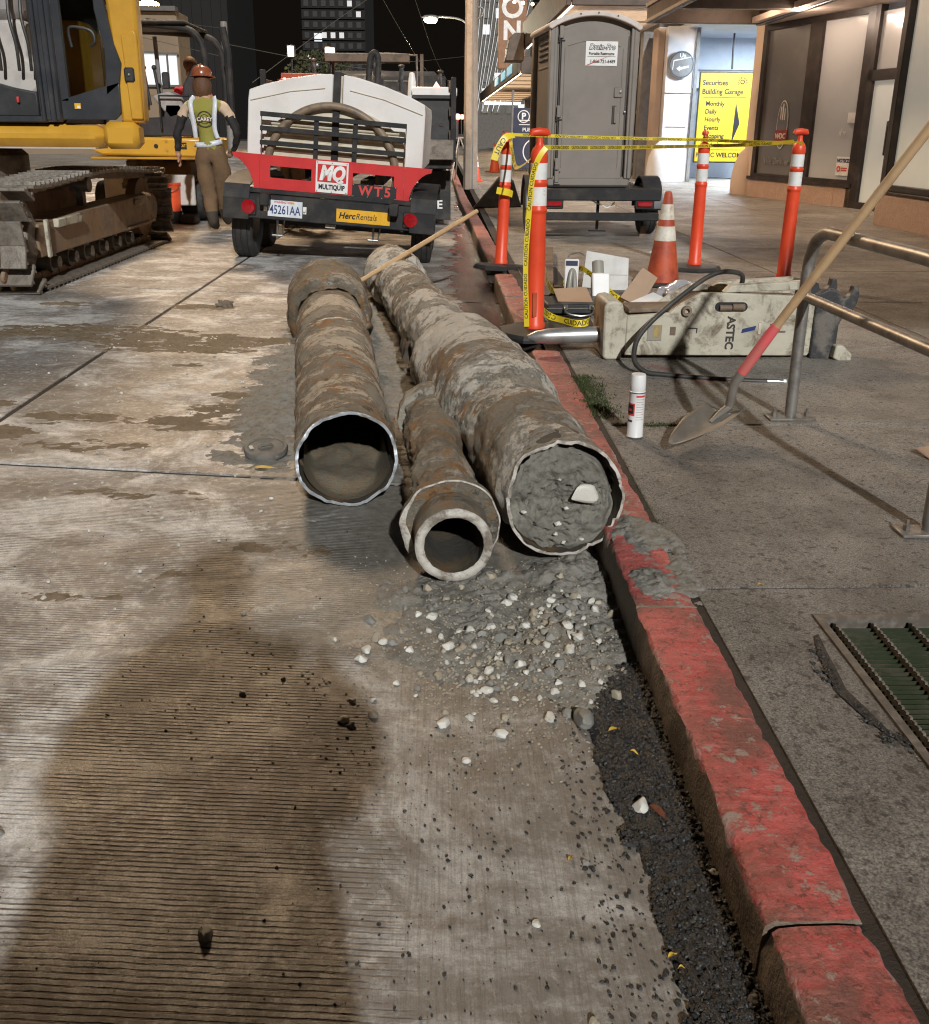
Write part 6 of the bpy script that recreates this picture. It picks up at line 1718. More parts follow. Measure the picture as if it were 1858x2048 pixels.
# load
def crate(name, label, cat, c, d, mat, bev=.01, rz=0):
    b = MB(); b.box((0, 0, d[2] / 2), d, bev); o = b.build(name, mat); o.location = c; o.rotation_euler = (0, 0, rz); return tag(o, label, cat)
bn = thing('waste_bin', 'dark grey wheeled bin with a pale lid on the truck tail', 'bin', (-.10, 13.62, 1.05))
b = MB(); b.prism([(-.24, .0), (.24, .0), (.285, .68), (-.285, .68)], .55, 'y', -.28); b.build('body', 'black_plastic', bn, bev=.02)
b = MB(); b.box((0, 0, .75), (.62, .62, .12), .02); b.build('lid', 'white_plastic', bn)
b = MB(); b.box((0, -.30, .68), (.60, .05, .05), .01); b.build('lid_rim', 'black_plastic', bn)
b = MB(); b.prism([(-.02, .80), (.09, .80), (.03, .88)], .04, 'y', -.32); b.build('warning_triangle', 'neon_orange', bn)
text('6', .15, 'ink_dark', bn, (.10, -.292, .36), bold=.003)
text('w', .10, 'ink_dark', bn, (-.03, -.29, .34), bold=.003)
for x, z, w, h, y, lb in ((-2.33, 2.45, .10, .155, 15.6, 'left of two lit cream work lamps above the truck'), (-1.65, 2.37, .145, .17, 14.9, 'right of two lit cream work lamps above the truck')):
    wl_ = thing('work_lamp', lb, 'work lamp', (x, y, z - .4))
    b = MB(); b.box((0, .03, .4), (w + .03, .05, h + .03), .01); b.tube([(0, .05, .35), (0, .05, -.35)], .015, 8); b.build('housing', 'black_plastic', wl_)
    b = MB(); b.box((0, -.002, .4), (w, .012, h), .004); b.build('lens', 'work_light', wl_)
b = MB(); b.tube(spline([(-.46, 15.0, 1.9), (-.46, 15.0, 2.25), (-.41, 15.0, 2.29), (-.05 - .36, 15.0, 2.29)], 4), .015, 8)
b = MB(); b.tube(spline([(-.95, 14.9, 1.6), (-.95, 14.9, 2.32), (-.90, 14.9, 2.38), (-.42, 14.9, 2.36), (-.37, 14.9, 2.3), (-.37, 14.9, 1.7)], 4), .014, 8); b.tube([(-.95, 14.9, 2.0), (-.37, 14.9, 2.0)], .012, 8)
o = b.build('roll_frame', 'track_steel'); tag(o, 'thin steel hoop frame standing on the truck bed', 'frame')
b = MB(); b.lathe([(.07, 0), (.05, .28), (.035, .36), (0, .37)], 16); o = b.build('white_jug', 'white_plastic'); o.location = (.0 - .42, 14.2, 1.72); tag(o, 'tall white jug among the tools on the truck bed', 'jug')
crate('tool_box', 'grey metal tool box on the truck bed', 'tool box', (-.83, 14.3, 1.05), (.5, .5, .78), 'galvanised')
for i_, (x_, z_, h_) in enumerate(((-.62, 1.05, 1.15), (-1.0, 1.05, 1.28), (-1.9, 1.05, 1.22), (-.05, 1.05, 1.08))):
    b = MB(); b.tube([(x_, 14.7, z_), (x_ + .03, 14.75, z_ + h_)], .03, 8); b.ball((x_ + .03, 14.75, z_ + h_), .05, 6, (1, 1, .6)); b.box((x_, 14.7, z_ + .35), (.22, .18, .5), .02)
    o = b.build('tool_stand', 'coupler_black'); tag(o, ('black tool stand right of the hoop frame on the truck', 'black tool stand inside the hoop frame on the truck', 'black tool stand at the left rear of the truck bed', 'black tool stand beside the grey wheeled bin')[i_], 'tool stand')
for z_ in (1.62, 1.74, 1.86):
    b = MB(); b.tube([(-.75, 16.9, z_), (.1, 16.9, z_ - .06)], .014, 6); o = b.build('rail_bar', 'track_steel'); o.parent = tk; o.location = (1.12, -16.0, -zt_)
crate('orange_crate', 'orange crate at the left of the truck bed', 'crate', (-2.0, 14.6, 1.05), (.6, .5, 1.02), 'cone_dirty')
crate('brown_crate', 'brown box beside the white jug on the truck', 'box', (-.22, 14.6, 1.05), (.35, .5, .80), 'cardboard')
crate('equipment_case', 'dark engine block in the middle of the truck bed', 'engine', (-1.35, 14.9, 1.05), (1.0, .8, 1.0), 'coupler_black', .05)

# ---- bucket and oddments by the tracks
bk = thing('bucket', 'orange plastic bucket standing behind the excavator track', 'bucket', (-3.62, 12.95, zr(-3.6)))
b = MB(); b.lathe([(.0, .16), (.115, .16), (.135, .50), (.142, .50), (.142, .53), (.13, .53), (.12, .2), (0, .19)], 26); b.build('body', 'bucket_orange', bk)
b = MB(); b.tube(spline([(-.14, 0, .5), (-.10, -.12, .44), (0, -.16, .42), (.10, -.12, .44), (.14, 0, .5)], 5), .004, 6); b.build('bail', 'worn_steel', bk)
b = MB(); b.box((-.03, -.13, .33), (.09, .008, .10)); b.build('label_patch', 'reflective_white', bk)
b = MB(); b.cyl((0, 0, 0), (0, 0, .158), .115, .13, 20); b.build('lower_pail', 'black_plastic', bk)
b = MB(); b.cyl((0, 0, 0), (0, 0, .22), .075, n=18); o = b.build('black_can', 'black_plastic'); o.location = (-3.78, 12.75, zr(-3.7)); tag(o, 'black can beside the orange bucket', 'can')
b = MB(); b.box((0, 0, .06), (.22, .22, .12), .02); o = b.build('rubber_block', 'rubber_base'); o.location = (-3.40, 12.95, zr(-3.4)); tag(o, 'black rubber block right of the orange bucket', 'block')
b = MB(); b.prism([(-.42, 0), (.42, 0), (.30, .44), (.18, .50), (.06, .50)], .10, 'y'); o = b.build('rubber_mat', 'rubber_base', bev=.02); o.location = (.92, 15.6, .12); o.rotation_euler = (R(-12), 0, R(15)); tag(o, 'black rubber slab propped on the sidewalk behind the leaning post', 'rubber slab')

# ------------------------------------------------------------------ people
def skin_body(name, joints, edges, parent, mats, mat_of, root='pelvis', sub=2):
    names = list(joints)
    me = bpy.data.meshes.new('tmp')
    me.from_pydata([joints[n][0] for n in names], [(names.index(a), names.index(c)) for a, c in edges], [])
    me.update()
    o = bpy.data.objects.new('tmp', me); COL.objects.link(o)
    s = o.modifiers.new('skin', 'SKIN'); s.use_smooth_shade = True; s.branch_smoothing = .6
    for i, n in enumerate(names):
        r = joints[n][1]
        me.skin_vertices[0].data[i].radius = (r, r) if isinstance(r, (int, float)) else r
        me.skin_vertices[0].data[i].use_root = (n == root)
    ss = o.modifiers.new('sub', 'SUBSURF'); ss.levels = sub; ss.render_levels = sub
    dg = bpy.context.evaluated_depsgraph_get()
    m2 = bpy.data.meshes.new_from_object(o.evaluated_get(dg))
    bpy.data.objects.remove(o); bpy.data.meshes.remove(me)
    m2.materials.clear()
    for q in mats: m2.materials.append(MAT[q])
    E = [(Vector(joints[a][0]), Vector(joints[c][0]), a, c) for a, c in edges]
    for p in m2.polygons:
        c0 = p.center; best = None
        for a, c, na, nc in E:
            d = c - a; t = max(0, min(1, (c0 - a).dot(d) / max(1e-9, d.length_squared)))
            q = (a + d * t - c0).length
            if best is None or q < best[0]: best = (q, na, nc)
        p.material_index = mat_of(best[1], best[2], c0)
    nrm = [v.normal.copy() for v in m2.vertices]
    for v, nn in zip(m2.vertices, nrm):
        if v.co.z < 1.55:
            v.co += nn * (.016 * mn.noise(v.co * 11) + .010 * mn.noise(Vector((v.co.x * 9, v.co.y * 9, v.co.z * 30))))
    m2.shade_smooth()
    m2.name = name
    r = bpy.data.objects.new(name, m2); COL.objects.link(r); r.parent = parent
    return r
def fingers(J, E, side, wrist, palm, d, spread, r=.009):
    """five short chains rooted in the palm"""
    d = Vector(d).normalized(); sp = Vector(spread).normalized()
    for i, (off, ln) in enumerate(((-.032, .065), (-.011, .078), (.011, .074), (.031, .058))):
        base = Vector(palm) + d * .03 + sp * off
        a = base; m1 = a + d * ln * .55; e = m1 + (d * .6 + Vector((0, 0, -.55))) * ln * .55
        for k, p in (('a', a), ('b', m1), ('c', e)): J[f'{side}f{i}{k}'] = (tuple(p), r if k != 'c' else r * .8)
        E += [(palm_key(side), f'{side}f{i}a'), (f'{side}f{i}a', f'{side}f{i}b'), (f'{side}f{i}b', f'{side}f{i}c')]
    a = Vector(palm) - sp * .03; m1 = a - sp * .028 + d * .03; e = m1 + d * .03
    J[f'{side}t0'] = (tuple(a), r * 1.2); J[f'{side}t1'] = (tuple(m1), r * 1.1); J[f'{side}t2'] = (tuple(e), r)
    E += [(palm_key(side), f'{side}t0'), (f'{side}t0', f'{side}t1'), (f'{side}t1', f'{side}t2')]
def palm_key(s): return s + 'palm'

# worker walking away
wk = thing('person', 'person in a lime vest and brown hard hat walking away beside the excavator', 'person', (-2.84, 11.95, zr(-2.9)))
J = {'pelvis': ((.03, 0, .98), (.165, .125)), 'waist': ((.02, 0, 1.14), (.160, .115)), 'chest': ((.0, 0, 1.36), (.195, .125)), 'ribs': ((.0, .0, 1.50), (.185, .105)), 'neck': ((-.015, .01, 1.62), .062), 'skull': ((-.02, .035, 1.76), (.085, .10)), 'crown': ((-.02, .035, 1.86), (.07, .08)),
     'Ls': ((-.215, 0, 1.50), .078), 'Lu': ((-.275, -.01, 1.38), .064), 'Le': ((-.345, -.03, 1.20), .052), 'Lw': ((-.375, .02, .97), .040), 'Lpalm': ((-.372, .04, .89), (.040, .026)),
     'Rs': ((.215, 0, 1.50), .078), 'Ru': ((.285, -.02, 1.38), .066), 'Re': ((.375, -.05, 1.19), .055), 'Rw': ((.325, .05, 1.02), .042), 'Rpalm': ((.275, .09, .98), (.040, .028)),
     'Lh': ((-.075, 0, .90), .145), 'Lk': ((-.04, .03, .52), .108), 'La': ((.0, .0, .12), .075), 'Lf': ((.0, .13, .055), (.06, .055)), 'Lheel': ((.01, -.05, .058), .058),
     'Rh': ((.135, 0, .90), .145), 'Rk': ((.12, .10, .53), .108), 'Ra': ((.09, .30, .17), .072), 'Rf': ((.09, .40, .08), (.055, .045))}
E = [('pelvis', 'waist'), ('waist', 'chest'), ('chest', 'ribs'), ('ribs', 'neck'), ('neck', 'skull'), ('skull', 'crown'), ('ribs', 'Ls'), ('Ls', 'Lu'), ('Lu', 'Le'), ('Le', 'Lw'), ('Lw', 'Lpalm'), ('ribs', 'Rs'), ('Rs', 'Ru'), ('Ru', 'Re'), ('Re', 'Rw'), ('Rw', 'Rpalm'),
     ('pelvis', 'Lh'), ('Lh', 'Lk'), ('Lk', 'La'), ('La', 'Lf'), ('La', 'Lheel'), ('pelvis', 'Rh'), ('Rh', 'Rk'), ('Rk', 'Ra'), ('Ra', 'Rf')]
fingers(J, E, 'L', 'Lw', (-.372, .04, .89), (0.02, .1, -1), (0, 1, 0))
fingers(J, E, 'R', 'Rw', (.275, .09, .98), (-.8, .3, -.4), (0, .5, 1))
def mo(a, c, p):
    if c in ('Lf', 'Rf', 'Lheel') or (a in ('Lk', 'Rk') and p.z < .26 and c in ('La', 'Ra')): return 3
    if c in ('Lk', 'La', 'Rk', 'Ra', 'Lh', 'Rh') or p.z < 1.0 and abs(p.x) < .26: return 2
    if c in ('skull', 'crown', 'neck'): return 4 if c != 'neck' or p.z > 1.58 else 0
    if c[0] in 'LR' and (c[1:] in ('palm',) or c[1] in 'ft'): return 4 if c[0] == 'L' else 5
    if c in ('Le', 'Lw', 'Re', 'Rw'): return 5 if (p.z < 1.37) else 1
    if c in ('Lu', 'Ru') or (c in ('Ls', 'Rs') and abs(p.x) > .20): return 1
    return 0
skin_body('body', J, E, wk, ['vest_lime', 'shirt_cream', 'work_trousers', 'boots', 'skin', 'sleeve_black'], mo)
b = MB(); b.at((-.02, .03, 1.815), (R(-4), 0, 0)); b.lathe([(.118, 0), (.122, .01), (.119, .045), (.104, .090), (.070, .118), (.03, .128), (0, .129)], 28); b.tube(spline([(0, -.118, .03), (0, -.105, .085), (0, -.06, .128), (0, 0, .138), (0, .06, .128), (0, .105, .085)], 4), .012, 8)
b.at((-.02, .05, 1.82), (R(-4), 0, 0)); b.lathe([(.118, 0), (.150, -.006), (.152, .002), (.118, .010)], 28); b.build('hard_hat', 'hard_hat', wk)
bm = bmesh.new(); bmesh.ops.create_icosphere(bm, subdivisions=4, radius=1.0)
for v in bm.verts:
    d = 1 + .10 * mn.noise(Vector((v.co.x * 9, v.co.y * 9, v.co.z * 2)))
    v.co = Vector((v.co.x * .108 - .02, v.co.y * .10 + .012, v.co.z * .105 + 1.735)) if False else Vector((v.co.x * .112 * d - .02, v.co.y * .10 * d + .005, v.co.z * .155 * d + 1.70))
me = bpy.data.meshes.new('hair'); bm.to_mesh(me); bm.free(); finish('hair', me, 'hair_brown', wk, True, 180)
def strip(path, w, nrm, mat, name, parent, off=.0):
    P = spline(path, 6); V = []
    nv = Vector(nrm)
    for i, p in enumerate(P):
        t = (P[min(i + 1, len(P) - 1)] - P[max(i - 1, 0)]).normalized(); u = t.cross(nv).normalized()
        V += [tuple(p - u * w / 2), tuple(p + u * w / 2)]
    b = MB(); b._add(V, [(2 * i, 2 * i + 1, 2 * i + 3, 2 * i + 2) for i in range(len(P) - 1)])
    o = b.build(name, mat, parent, ang=180)
    m = o.modifiers.new('t', 'SOLIDIFY'); m.thickness = .004
    return o
strip([(-.115, -.03, 1.60), (-.145, -.115, 1.52), (-.13, -.135, 1.36), (-.115, -.130, 1.22), (-.11, -.125, 1.12)], .052, (0, -1, 0), 'vest_silver', 'reflective_stripe', wk)
strip([(.115, -.03, 1.60), (.145, -.115, 1.52), (.13, -.135, 1.36), (.125, -.130, 1.22), (.15, -.122, 1.12)], .052, (0, -1, 0), 'vest_silver', 'reflective_stripe', wk)
strip([(-.155, -.03, 1.05), (-.10, -.125, 1.045), (.03, -.142, 1.05), (.14, -.115, 1.075), (.18, -.05, 1.09)], .06, (0, -1, .05), 'vest_silver', 'reflective_belt', wk)
b = MB(); b.at((.015, -.143, 1.34), (PI / 2, 0, 0))
for r0, r1 in ((.084, .092), (.050, .054)): b.lathe([(r0, 0), (r0, .004), (r1, .004), (r1, 0)], 36)
b.build('badge_ring', 'ink_dark', wk)
b = MB(); b.box((.015, -.145, 1.335), (.175, .006, .055)); b.build('badge_bar', 'ink_dark', wk)
text('CAREY', .060, 'reflective_worn', wk, (.015, -.150, 1.335), bold=.001)

# second worker, only the hat shows over the tank
p2 = thing('person', 'person in a red and white hard hat half hidden behind the water tank', 'person', (-1.95, 12.55, zr(-1.9)))
J2 = {'pelvis': ((0, 0, .92), (.16, .12)), 'chest': ((0, -.02, 1.25), (.19, .125)), 'neck': ((0, 0, 1.50), .06), 'skull': ((0, 0, 1.66), (.085, .1)), 'Ls': ((-.21, 0, 1.38), .075), 'Le': ((-.30, .05, 1.12), .05), 'Lpalm': ((-.25, .2, .95), .04), 'Rs': ((.21, 0, 1.38), .075), 'Re': ((.30, .05, 1.12), .05), 'Rpalm': ((.25, .2, .95), .04), 'Lh': ((-.1, 0, .85), .12), 'Lk': ((-.1, .03, .48), .085), 'La': ((-.1, 0, .10), .06), 'Lf': ((-.1, .1, .05), .05), 'Rh': ((.1, 0, .85), .12), 'Rk': ((.1, .03, .48), .085), 'Ra': ((.1, 0, .10), .06), 'Rf': ((.1, .1, .05), .05)}
E2 = [('pelvis', 'chest'), ('chest', 'neck'), ('neck', 'skull'), ('chest', 'Ls'), ('Ls', 'Le'), ('Le', 'Lpalm'), ('chest', 'Rs'), ('Rs', 'Re'), ('Re', 'Rpalm'), ('pelvis', 'Lh'), ('Lh', 'Lk'), ('Lk', 'La'), ('La', 'Lf'), ('pelvis', 'Rh'), ('Rh', 'Rk'), ('Rk', 'Ra'), ('Ra', 'Rf')]
def mo2(a, c, p): return 1 if c == 'skull' else (2 if p.z < .9 else 0)
skin_body('body', J2, E2, p2, ['jacket_dark', 'skin', 'work_trousers'], mo2, sub=2)
b = MB(); b.at((0, -.0, 1.71), (R(6), 0, 0)); b.lathe([(.115, .02), (.118, .06), (.10, .12), (.06, .155), (0, .165)], 26); b.build('hard_hat', 'red_paint', p2)
b = MB(); b.at((0, -.0, 1.71), (R(6), 0, 0)); b.lathe([(.114, .0), (.150, -.008), (.15, .004), (.118, .024)], 26); b.build('hat_brim', 'white_plastic', p2)
# bystander in red far behind the small excavator
p3 = thing('person', 'person in a red top standing behind the small excavator', 'person', (-3.78, 15.15, .50))
J3 = {k: ((v[0][0], v[0][1], v[0][2]), v[1]) for k, v in J2.items()}
skin_body('body', J3, E2, p3, ['red_cloth', 'skin', 'denim'], mo2, sub=2)
b = MB(); b.ball((0, .01, 1.72), .105, 8, (1, 1, 1.1)); b.build('hair', 'hair_brown', p3)

# the photographer, whose shadow falls up the road
ph = thing('person', 'person taking the photograph, only the shadow on the road is seen', 'person', (-.16, -.36, 0))
JP = {'pelvis': ((0, 0, .95), (.37, .22)), 'waist': ((0, 0, 1.14), (.33, .21)), 'chest': ((0, 0, 1.33), (.26, .17)), 'ribs': ((0, 0, 1.45), (.16, .11)), 'neck': ((0, .01, 1.56), .068), 'skull': ((0, .02, 1.70), (.09, .105)), 'crown': ((0, .02, 1.79), (.075, .085)),
      'Ls': ((-.18, 0, 1.41), .085), 'Le': ((-.28, .06, 1.12), .11), 'Lw': ((-.02, .20, 1.21), .05), 'Lpalm': ((.09, .245, 1.25), (.040, .026)), 'Rs': ((.18, 0, 1.41), .085), 'Re': ((.29, .06, 1.12), .11), 'Rw': ((.33, .19, 1.21), .042), 'Rpalm': ((.29, .245, 1.25), (.040, .026)),
      'Lh': ((-.15, 0, .78), .25), 'Lk': ((-.15, .02, .50), .19), 'La': ((-.14, -.02, .11), .07), 'Lf': ((-.15, .10, .055), .05), 'Rh': ((.15, 0, .78), .25), 'Rk': ((.15, .02, .50), .19), 'Ra': ((.14, -.02, .11), .065), 'Rf': ((.15, .10, .055), .05)}
EP = [('pelvis', 'waist'), ('waist', 'chest'), ('chest', 'ribs'), ('ribs', 'neck'), ('neck', 'skull'), ('skull', 'crown'), ('ribs', 'Ls'), ('Ls', 'Le'), ('Le', 'Lw'), ('Lw', 'Lpalm'), ('ribs', 'Rs'), ('Rs', 'Re'), ('Re', 'Rw'), ('Rw', 'Rpalm'), ('pelvis', 'Lh'), ('Lh', 'Lk'), ('Lk', 'La'), ('La', 'Lf'), ('pelvis', 'Rh'), ('Rh', 'Rk'), ('Rk', 'Ra'), ('Ra', 'Rf')]
fingers(JP, EP, 'L', 'Lw', (.09, .245, 1.25), (.7, .1, .6), (0, .3, 1))
fingers(JP, EP, 'R', 'Rw', (.29, .245, 1.25), (-.7, .1, .6), (0, .3, 1))
def mo3(a, c, p): return 1 if (c in ('skull', 'crown') or 'palm' in c or (len(c) > 2 and c[1] in 'ft')) else (2 if p.z < .95 else 0)
skin_body('body', JP, EP, ph, ['jacket_dark', 'skin', 'denim'], mo3)
b = MB(); b.ball((0, .0, 1.735), .108, 8, (1, 1, 1)); b.build('hair', 'hair_brown', ph)
b = MB(); b.box((0, 0, 0), (.072, .008, .147), .004); o = b.build('phone', 'black_plastic'); o.location = (-.015, -.075, 1.27); o.rotation_euler = (R(-18), 0, 0); tag(o, 'black phone held up by the photographer', 'phone')
# ------------------------------------------------------------------ lamps
def light(kind, parent, loc, energy, color, size=.15, rot=None, spot=None):
    d = bpy.data.lights.new('light_source', kind)
    d.energy = energy; d.color = color
    if kind == 'AREA': d.shape = 'RECTANGLE'; d.size, d.size_y = size if isinstance(size, tuple) else (size, size)
    elif kind == 'SPOT': d.shadow_soft_size = size; d.spot_size = spot; d.spot_blend = .6
    else: d.shadow_soft_size = size
    o = bpy.data.objects.new('light_source', d); COL.objects.link(o); o.parent = parent
    o.location = loc
    if rot: o.rotation_euler = rot
    return o
def street_lamp(label, base, height, arm, energy, color, mat, group='street lamps along the road', r=.09, soft=.22, lens=.25):
    t = thing('street_lamp', label, 'street lamp', base, (0, 0, 0), group)
    b = MB(); b.tube([(0, 0, 0), (0, 0, height * .5), (0, 0, height)], [r, r * .8, r * .6], 12); b.build('pole', 'pole_grey', t)
    ax, ay = arm
    b = MB(); b.tube(spline([(0, 0, height - .3), (ax * .3, ay * .3, height + .25), (ax * .7, ay * .7, height + .38), (ax, ay, height + .35)], 5), .04, 8); b.build('arm', 'pole_grey', t)
    b = MB(); b.ball((ax, ay, height + .36), .26, 8, (1.5, .8, .4)); b.build('head', 'pole_grey', t)
    b = MB(); b.ball((ax, ay - .04, height + .24), lens, 8, (1.2, .9, .6)); b.build('lens', mat, t)
    light('POINT', t, (ax, ay, height - .05), energy, color, soft)
    return t
street_lamp('glaring warm street lamp above the small excavator', (-15.2, 46, .2), 6.05, (2.1, 0), 5000, (1.0, .70, .40), 'lamp_warm', lens=.42)
street_lamp('distant street lamp on a curved arm near the concrete pole', (1.55, 46, .12), 5.70, (-2.05, 0), 900, (1.0, .90, .66), 'lamp_white')
street_lamp('unseen overhead street lamp over the road, beyond the top of the picture', (-9.6, 17.0, .24), 9.2, (5.6, 0), 5000, (1.0, .72, .46), 'lamp_warm', soft=1.1)  # unseen lamp, set by the sheen on the road, added for warm fill

# ------------------------------------------------------------------ storefront on the right
sf = thing('storefront', 'storefront with dark frames, papered windows and a pink granite base', 'building', (5.93, 12.9, .13))
def wallbox(b, p, q, z0, z1, th):
    """box standing on the segment p-q, thickness th to its right side"""
    p = Vector((*p, 0)); q = Vector((*q, 0)); d = (q - p).normalized(); n = Vector((d.y, -d.x, 0)) * th
    v = [p, q, q + n, p + n]
    b._add([(a.x, a.y, z0) for a in v] + [(a.x, a.y, z1) for a in v], [(0, 1, 2, 3), (7, 6, 5, 4), (0, 4, 5, 1), (1, 5, 6, 2), (2, 6, 7, 3), (3, 7, 4, 0)])
    return b
A = Vector((5.97, 18.55)); Bp = Vector((6.70, 15.64)); Cp = Vector((7.10, 13.0))
def on(p, q, s): 
    v = Vector(p) + (Vector(q) - Vector(p)) * s; return (v.x, v.y)
def off(p, q, s, o_):
    v = Vector(p) + (Vector(q) - Vector(p)) * s; d = (Vector(q) - Vector(p)).normalized(); return (v.x + d.y * o_, v.y - d.x * o_)
# granite bases (sides facing the street are towards -x)
b = WB(sf); b.box((6.04, 5.4, .345), (.32, 14.9, .43), .006); b.build('granite_base', 'granite_pink', sf)
b = WB(sf); b.box((6.03, 5.4, .575), (.36, 14.95, .03), .006); b.build('base_cap', 'storefront_frame', sf)
b = WB(sf); wallbox(b, on(A, Bp, -.03), on(A, Bp, .86), .12, .47, -.30); b.build('granite_base', 'granite_pink', sf)
b = WB(sf); wallbox(b, on(A, Bp, .862), on(A, Bp, 1.0), .12, .47, -.30); b.build('granite_base', 'granite_pink', sf)
b = WB(sf); wallbox(b, off(A, Bp, -.03, .03), off(A, Bp, 1.0, .03), .472, .53, -.34); b.build('base_cap', 'storefront_frame', sf)
# angled windows
def pane(p, q, s0, s1, z0, z1, mat, name='window_pane', o_=-.06, parent=sf):
    b = WB(parent if parent is sf else sf); wallbox(b, off(p, q, s0, o_), off(p, q, s1, o_), z0, z1, -.02)
    return b.build(name, mat, sf)
def post(p, q, s0, s1, z0, z1, o_=.0, th=-.12, name='mullion'):
    b = WB(sf); wallbox(b, off(p, q, s0, o_), off(p, q, s1, o_), z0, z1, th); return b.build(name, 'storefront_frame', sf)
w1 = pane(A, Bp, .03, .50, .56, 3.12, 'window_dark')
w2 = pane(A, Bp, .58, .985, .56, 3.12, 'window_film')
post(A, Bp, -.005, .035, .53, 3.2); post(A, Bp, .47, .585, .53, 3.2); post(A, Bp, .965, 1.03, .13, 3.2)
post(A, Bp, .035, .47, .53, .585); post(A, Bp, .585, .965, .53, .585); post(A, Bp, .035, .47, 3.10, 3.2); post(A, Bp, .585, .965, 3.10, 3.2)
# entrance door beyond the jamb
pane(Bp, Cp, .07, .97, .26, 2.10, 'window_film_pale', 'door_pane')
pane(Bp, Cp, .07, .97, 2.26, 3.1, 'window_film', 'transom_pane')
post(Bp, Cp, .03, .97, 2.10, 2.26, name='transom_bar'); post(Bp, Cp, .03, .97, .13, .26, name='door_rail')
post(Bp, Cp, .03, .075, .26, 3.2, name='door_stile')
b = WB(sf); v = off(Bp, Cp, .36, .10); b.box((v[0], v[1], 1.25), (.05, .05, .5), .01); b.build('door_pull', 'storefront_frame', sf)
# window facing the street
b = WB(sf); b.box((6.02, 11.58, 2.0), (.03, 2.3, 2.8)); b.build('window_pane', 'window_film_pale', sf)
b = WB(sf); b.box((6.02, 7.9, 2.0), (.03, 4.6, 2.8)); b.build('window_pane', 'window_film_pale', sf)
for y in (12.80, 10.35, 5.5):
    b = WB(sf); b.box((5.98, y, 2.0), (.14, .14, 2.85), .008); b.build('mullion', 'storefront_frame', sf)
b = WB(sf); b.box((5.98, 7.8, .63), (.12, 10.0, .08), .006); b.build('sill', 'storefront_frame', sf)
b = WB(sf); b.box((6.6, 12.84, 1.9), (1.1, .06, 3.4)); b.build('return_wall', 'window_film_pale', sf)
# soffit over the recessed entrance
b = WB(sf); b.box((6.5, 15.6, 3.26), (1.7, 6.0, .10)); b.build('soffit', 'soffit', sf)
b = WB(sf); b.box((6.25, 9.0, 5.1), (.5, 19.5, 3.6)); b.build('upper_wall', 'building_grey', sf)
for x, y in ((6.15, 14.2), (5.72, 16.2)):
    b = WB(sf); b.cyl((x, y, 3.185), (x, y, 3.212), .09, n=20); dl = b.build('downlight', 'downlight', sf)
    light('POINT', sf, (x - 5.93, y - 12.9, 2.97), 40, (1.0, .78, .63), .08)
# marks on the glass; lettering faces the street side of the angled window
simple('logo_red', (0.26, 0.035, 0.03), 0.5)
ang = math.atan2(Bp.y - A.y, Bp.x - A.x)
def onwin(s, z, o_=-.032):
    v = off(A, Bp, s, o_); return (v[0] - 5.93, v[1] - 12.9, z - .13)
rw = (PI / 2, 0, ang)
o = text('WDC', .13, 'reflective_worn', w1, onwin(.27, 1.26, -.026), rw, bold=.003)
b = MB(); b.box((0, 0, 0), (.38, .006, .22), .002); o = b.build('logo_band', 'logo_red', w1); o.location = onwin(.27, 1.26, -.034); o.rotation_euler = (0, 0, ang)
b = MB()
p_ = [(.17 * math.cos(2 * PI * k / 32), .42 * math.sin(2 * PI * k / 32)) for k in range(32)]
b.prism(p_, .004, 'y'); o = b.build('logo_oval', 'reflective_worn', w1); o.location = onwin(.27, 1.46, -.042); o.rotation_euler = (0, 0, ang)
b = MB(); p_ = [(.155 * math.cos(2 * PI * k / 32), .40 * math.sin(2 * PI * k / 32)) for k in range(32)]; b.prism(p_, .003, 'y'); o = b.build('logo_field', 'window_dark', w1); o.location = onwin(.27, 1.46, -.038); o.rotation_euler = (0, 0, ang)
b = MB(); b.box((-.06, 0, .20), (.03, .004, .22)); b.box((.0, 0, .22), (.03, .004, .28)); b.box((.06, 0, .18), (.025, .004, .2)); o = b.build('logo_skyline', 'reflective_worn', w1); o.location = onwin(.27, 1.46, -.036); o.rotation_euler = (0, 0, ang)
text('We Deliver', .17, 'galvanised', w1, onwin(.25, .82, -.03), rw, bold=.001)
b = MB(); b.box((0, 0, 0), (.34, .006, .30), .002); o = b.build('notice_card', 'ink_white', w2); o.location = onwin(.90, .80, -.03); o.rotation_euler = (0, 0, ang)
text('NOTICE', .085, 'ink_blue', w2, onwin(.90, .885, -.024), rw, bold=.003)
text('O', .12, 'ink_red', w2, onwin(.868, .75, -.024), rw, bold=.006)
b = MB(); b.box((0, 0, 0), (.16, .004, .02)); b.box((0, 0, -.035), (.14, .004, .02)); o = b.build('notice_lines', 'ink_red', w2); o.location = onwin(.915, .77, -.024); o.rotation_euler = (0, 0, ang)
b = MB(); b.box((0, 0, 0), (.30, .006, .16), .002); o = b.build('window_card', 'ink_white', w2); o.location = onwin(.945, 1.56, -.02); o.rotation_euler = (0, 0, ang)
text('if v', .16, 'reflective_worn', w2, onwin(.86, 1.33, -.03), rw)
v = off(Bp, Cp, .30, -.03); text('1', .36, 'ink_white', sf, (v[0] - 5.93, v[1] - 12.9, 2.55), (PI / 2, 0, math.atan2(Cp.y - Bp.y, Cp.x - Bp.x)), bold=.006, name='street_number')

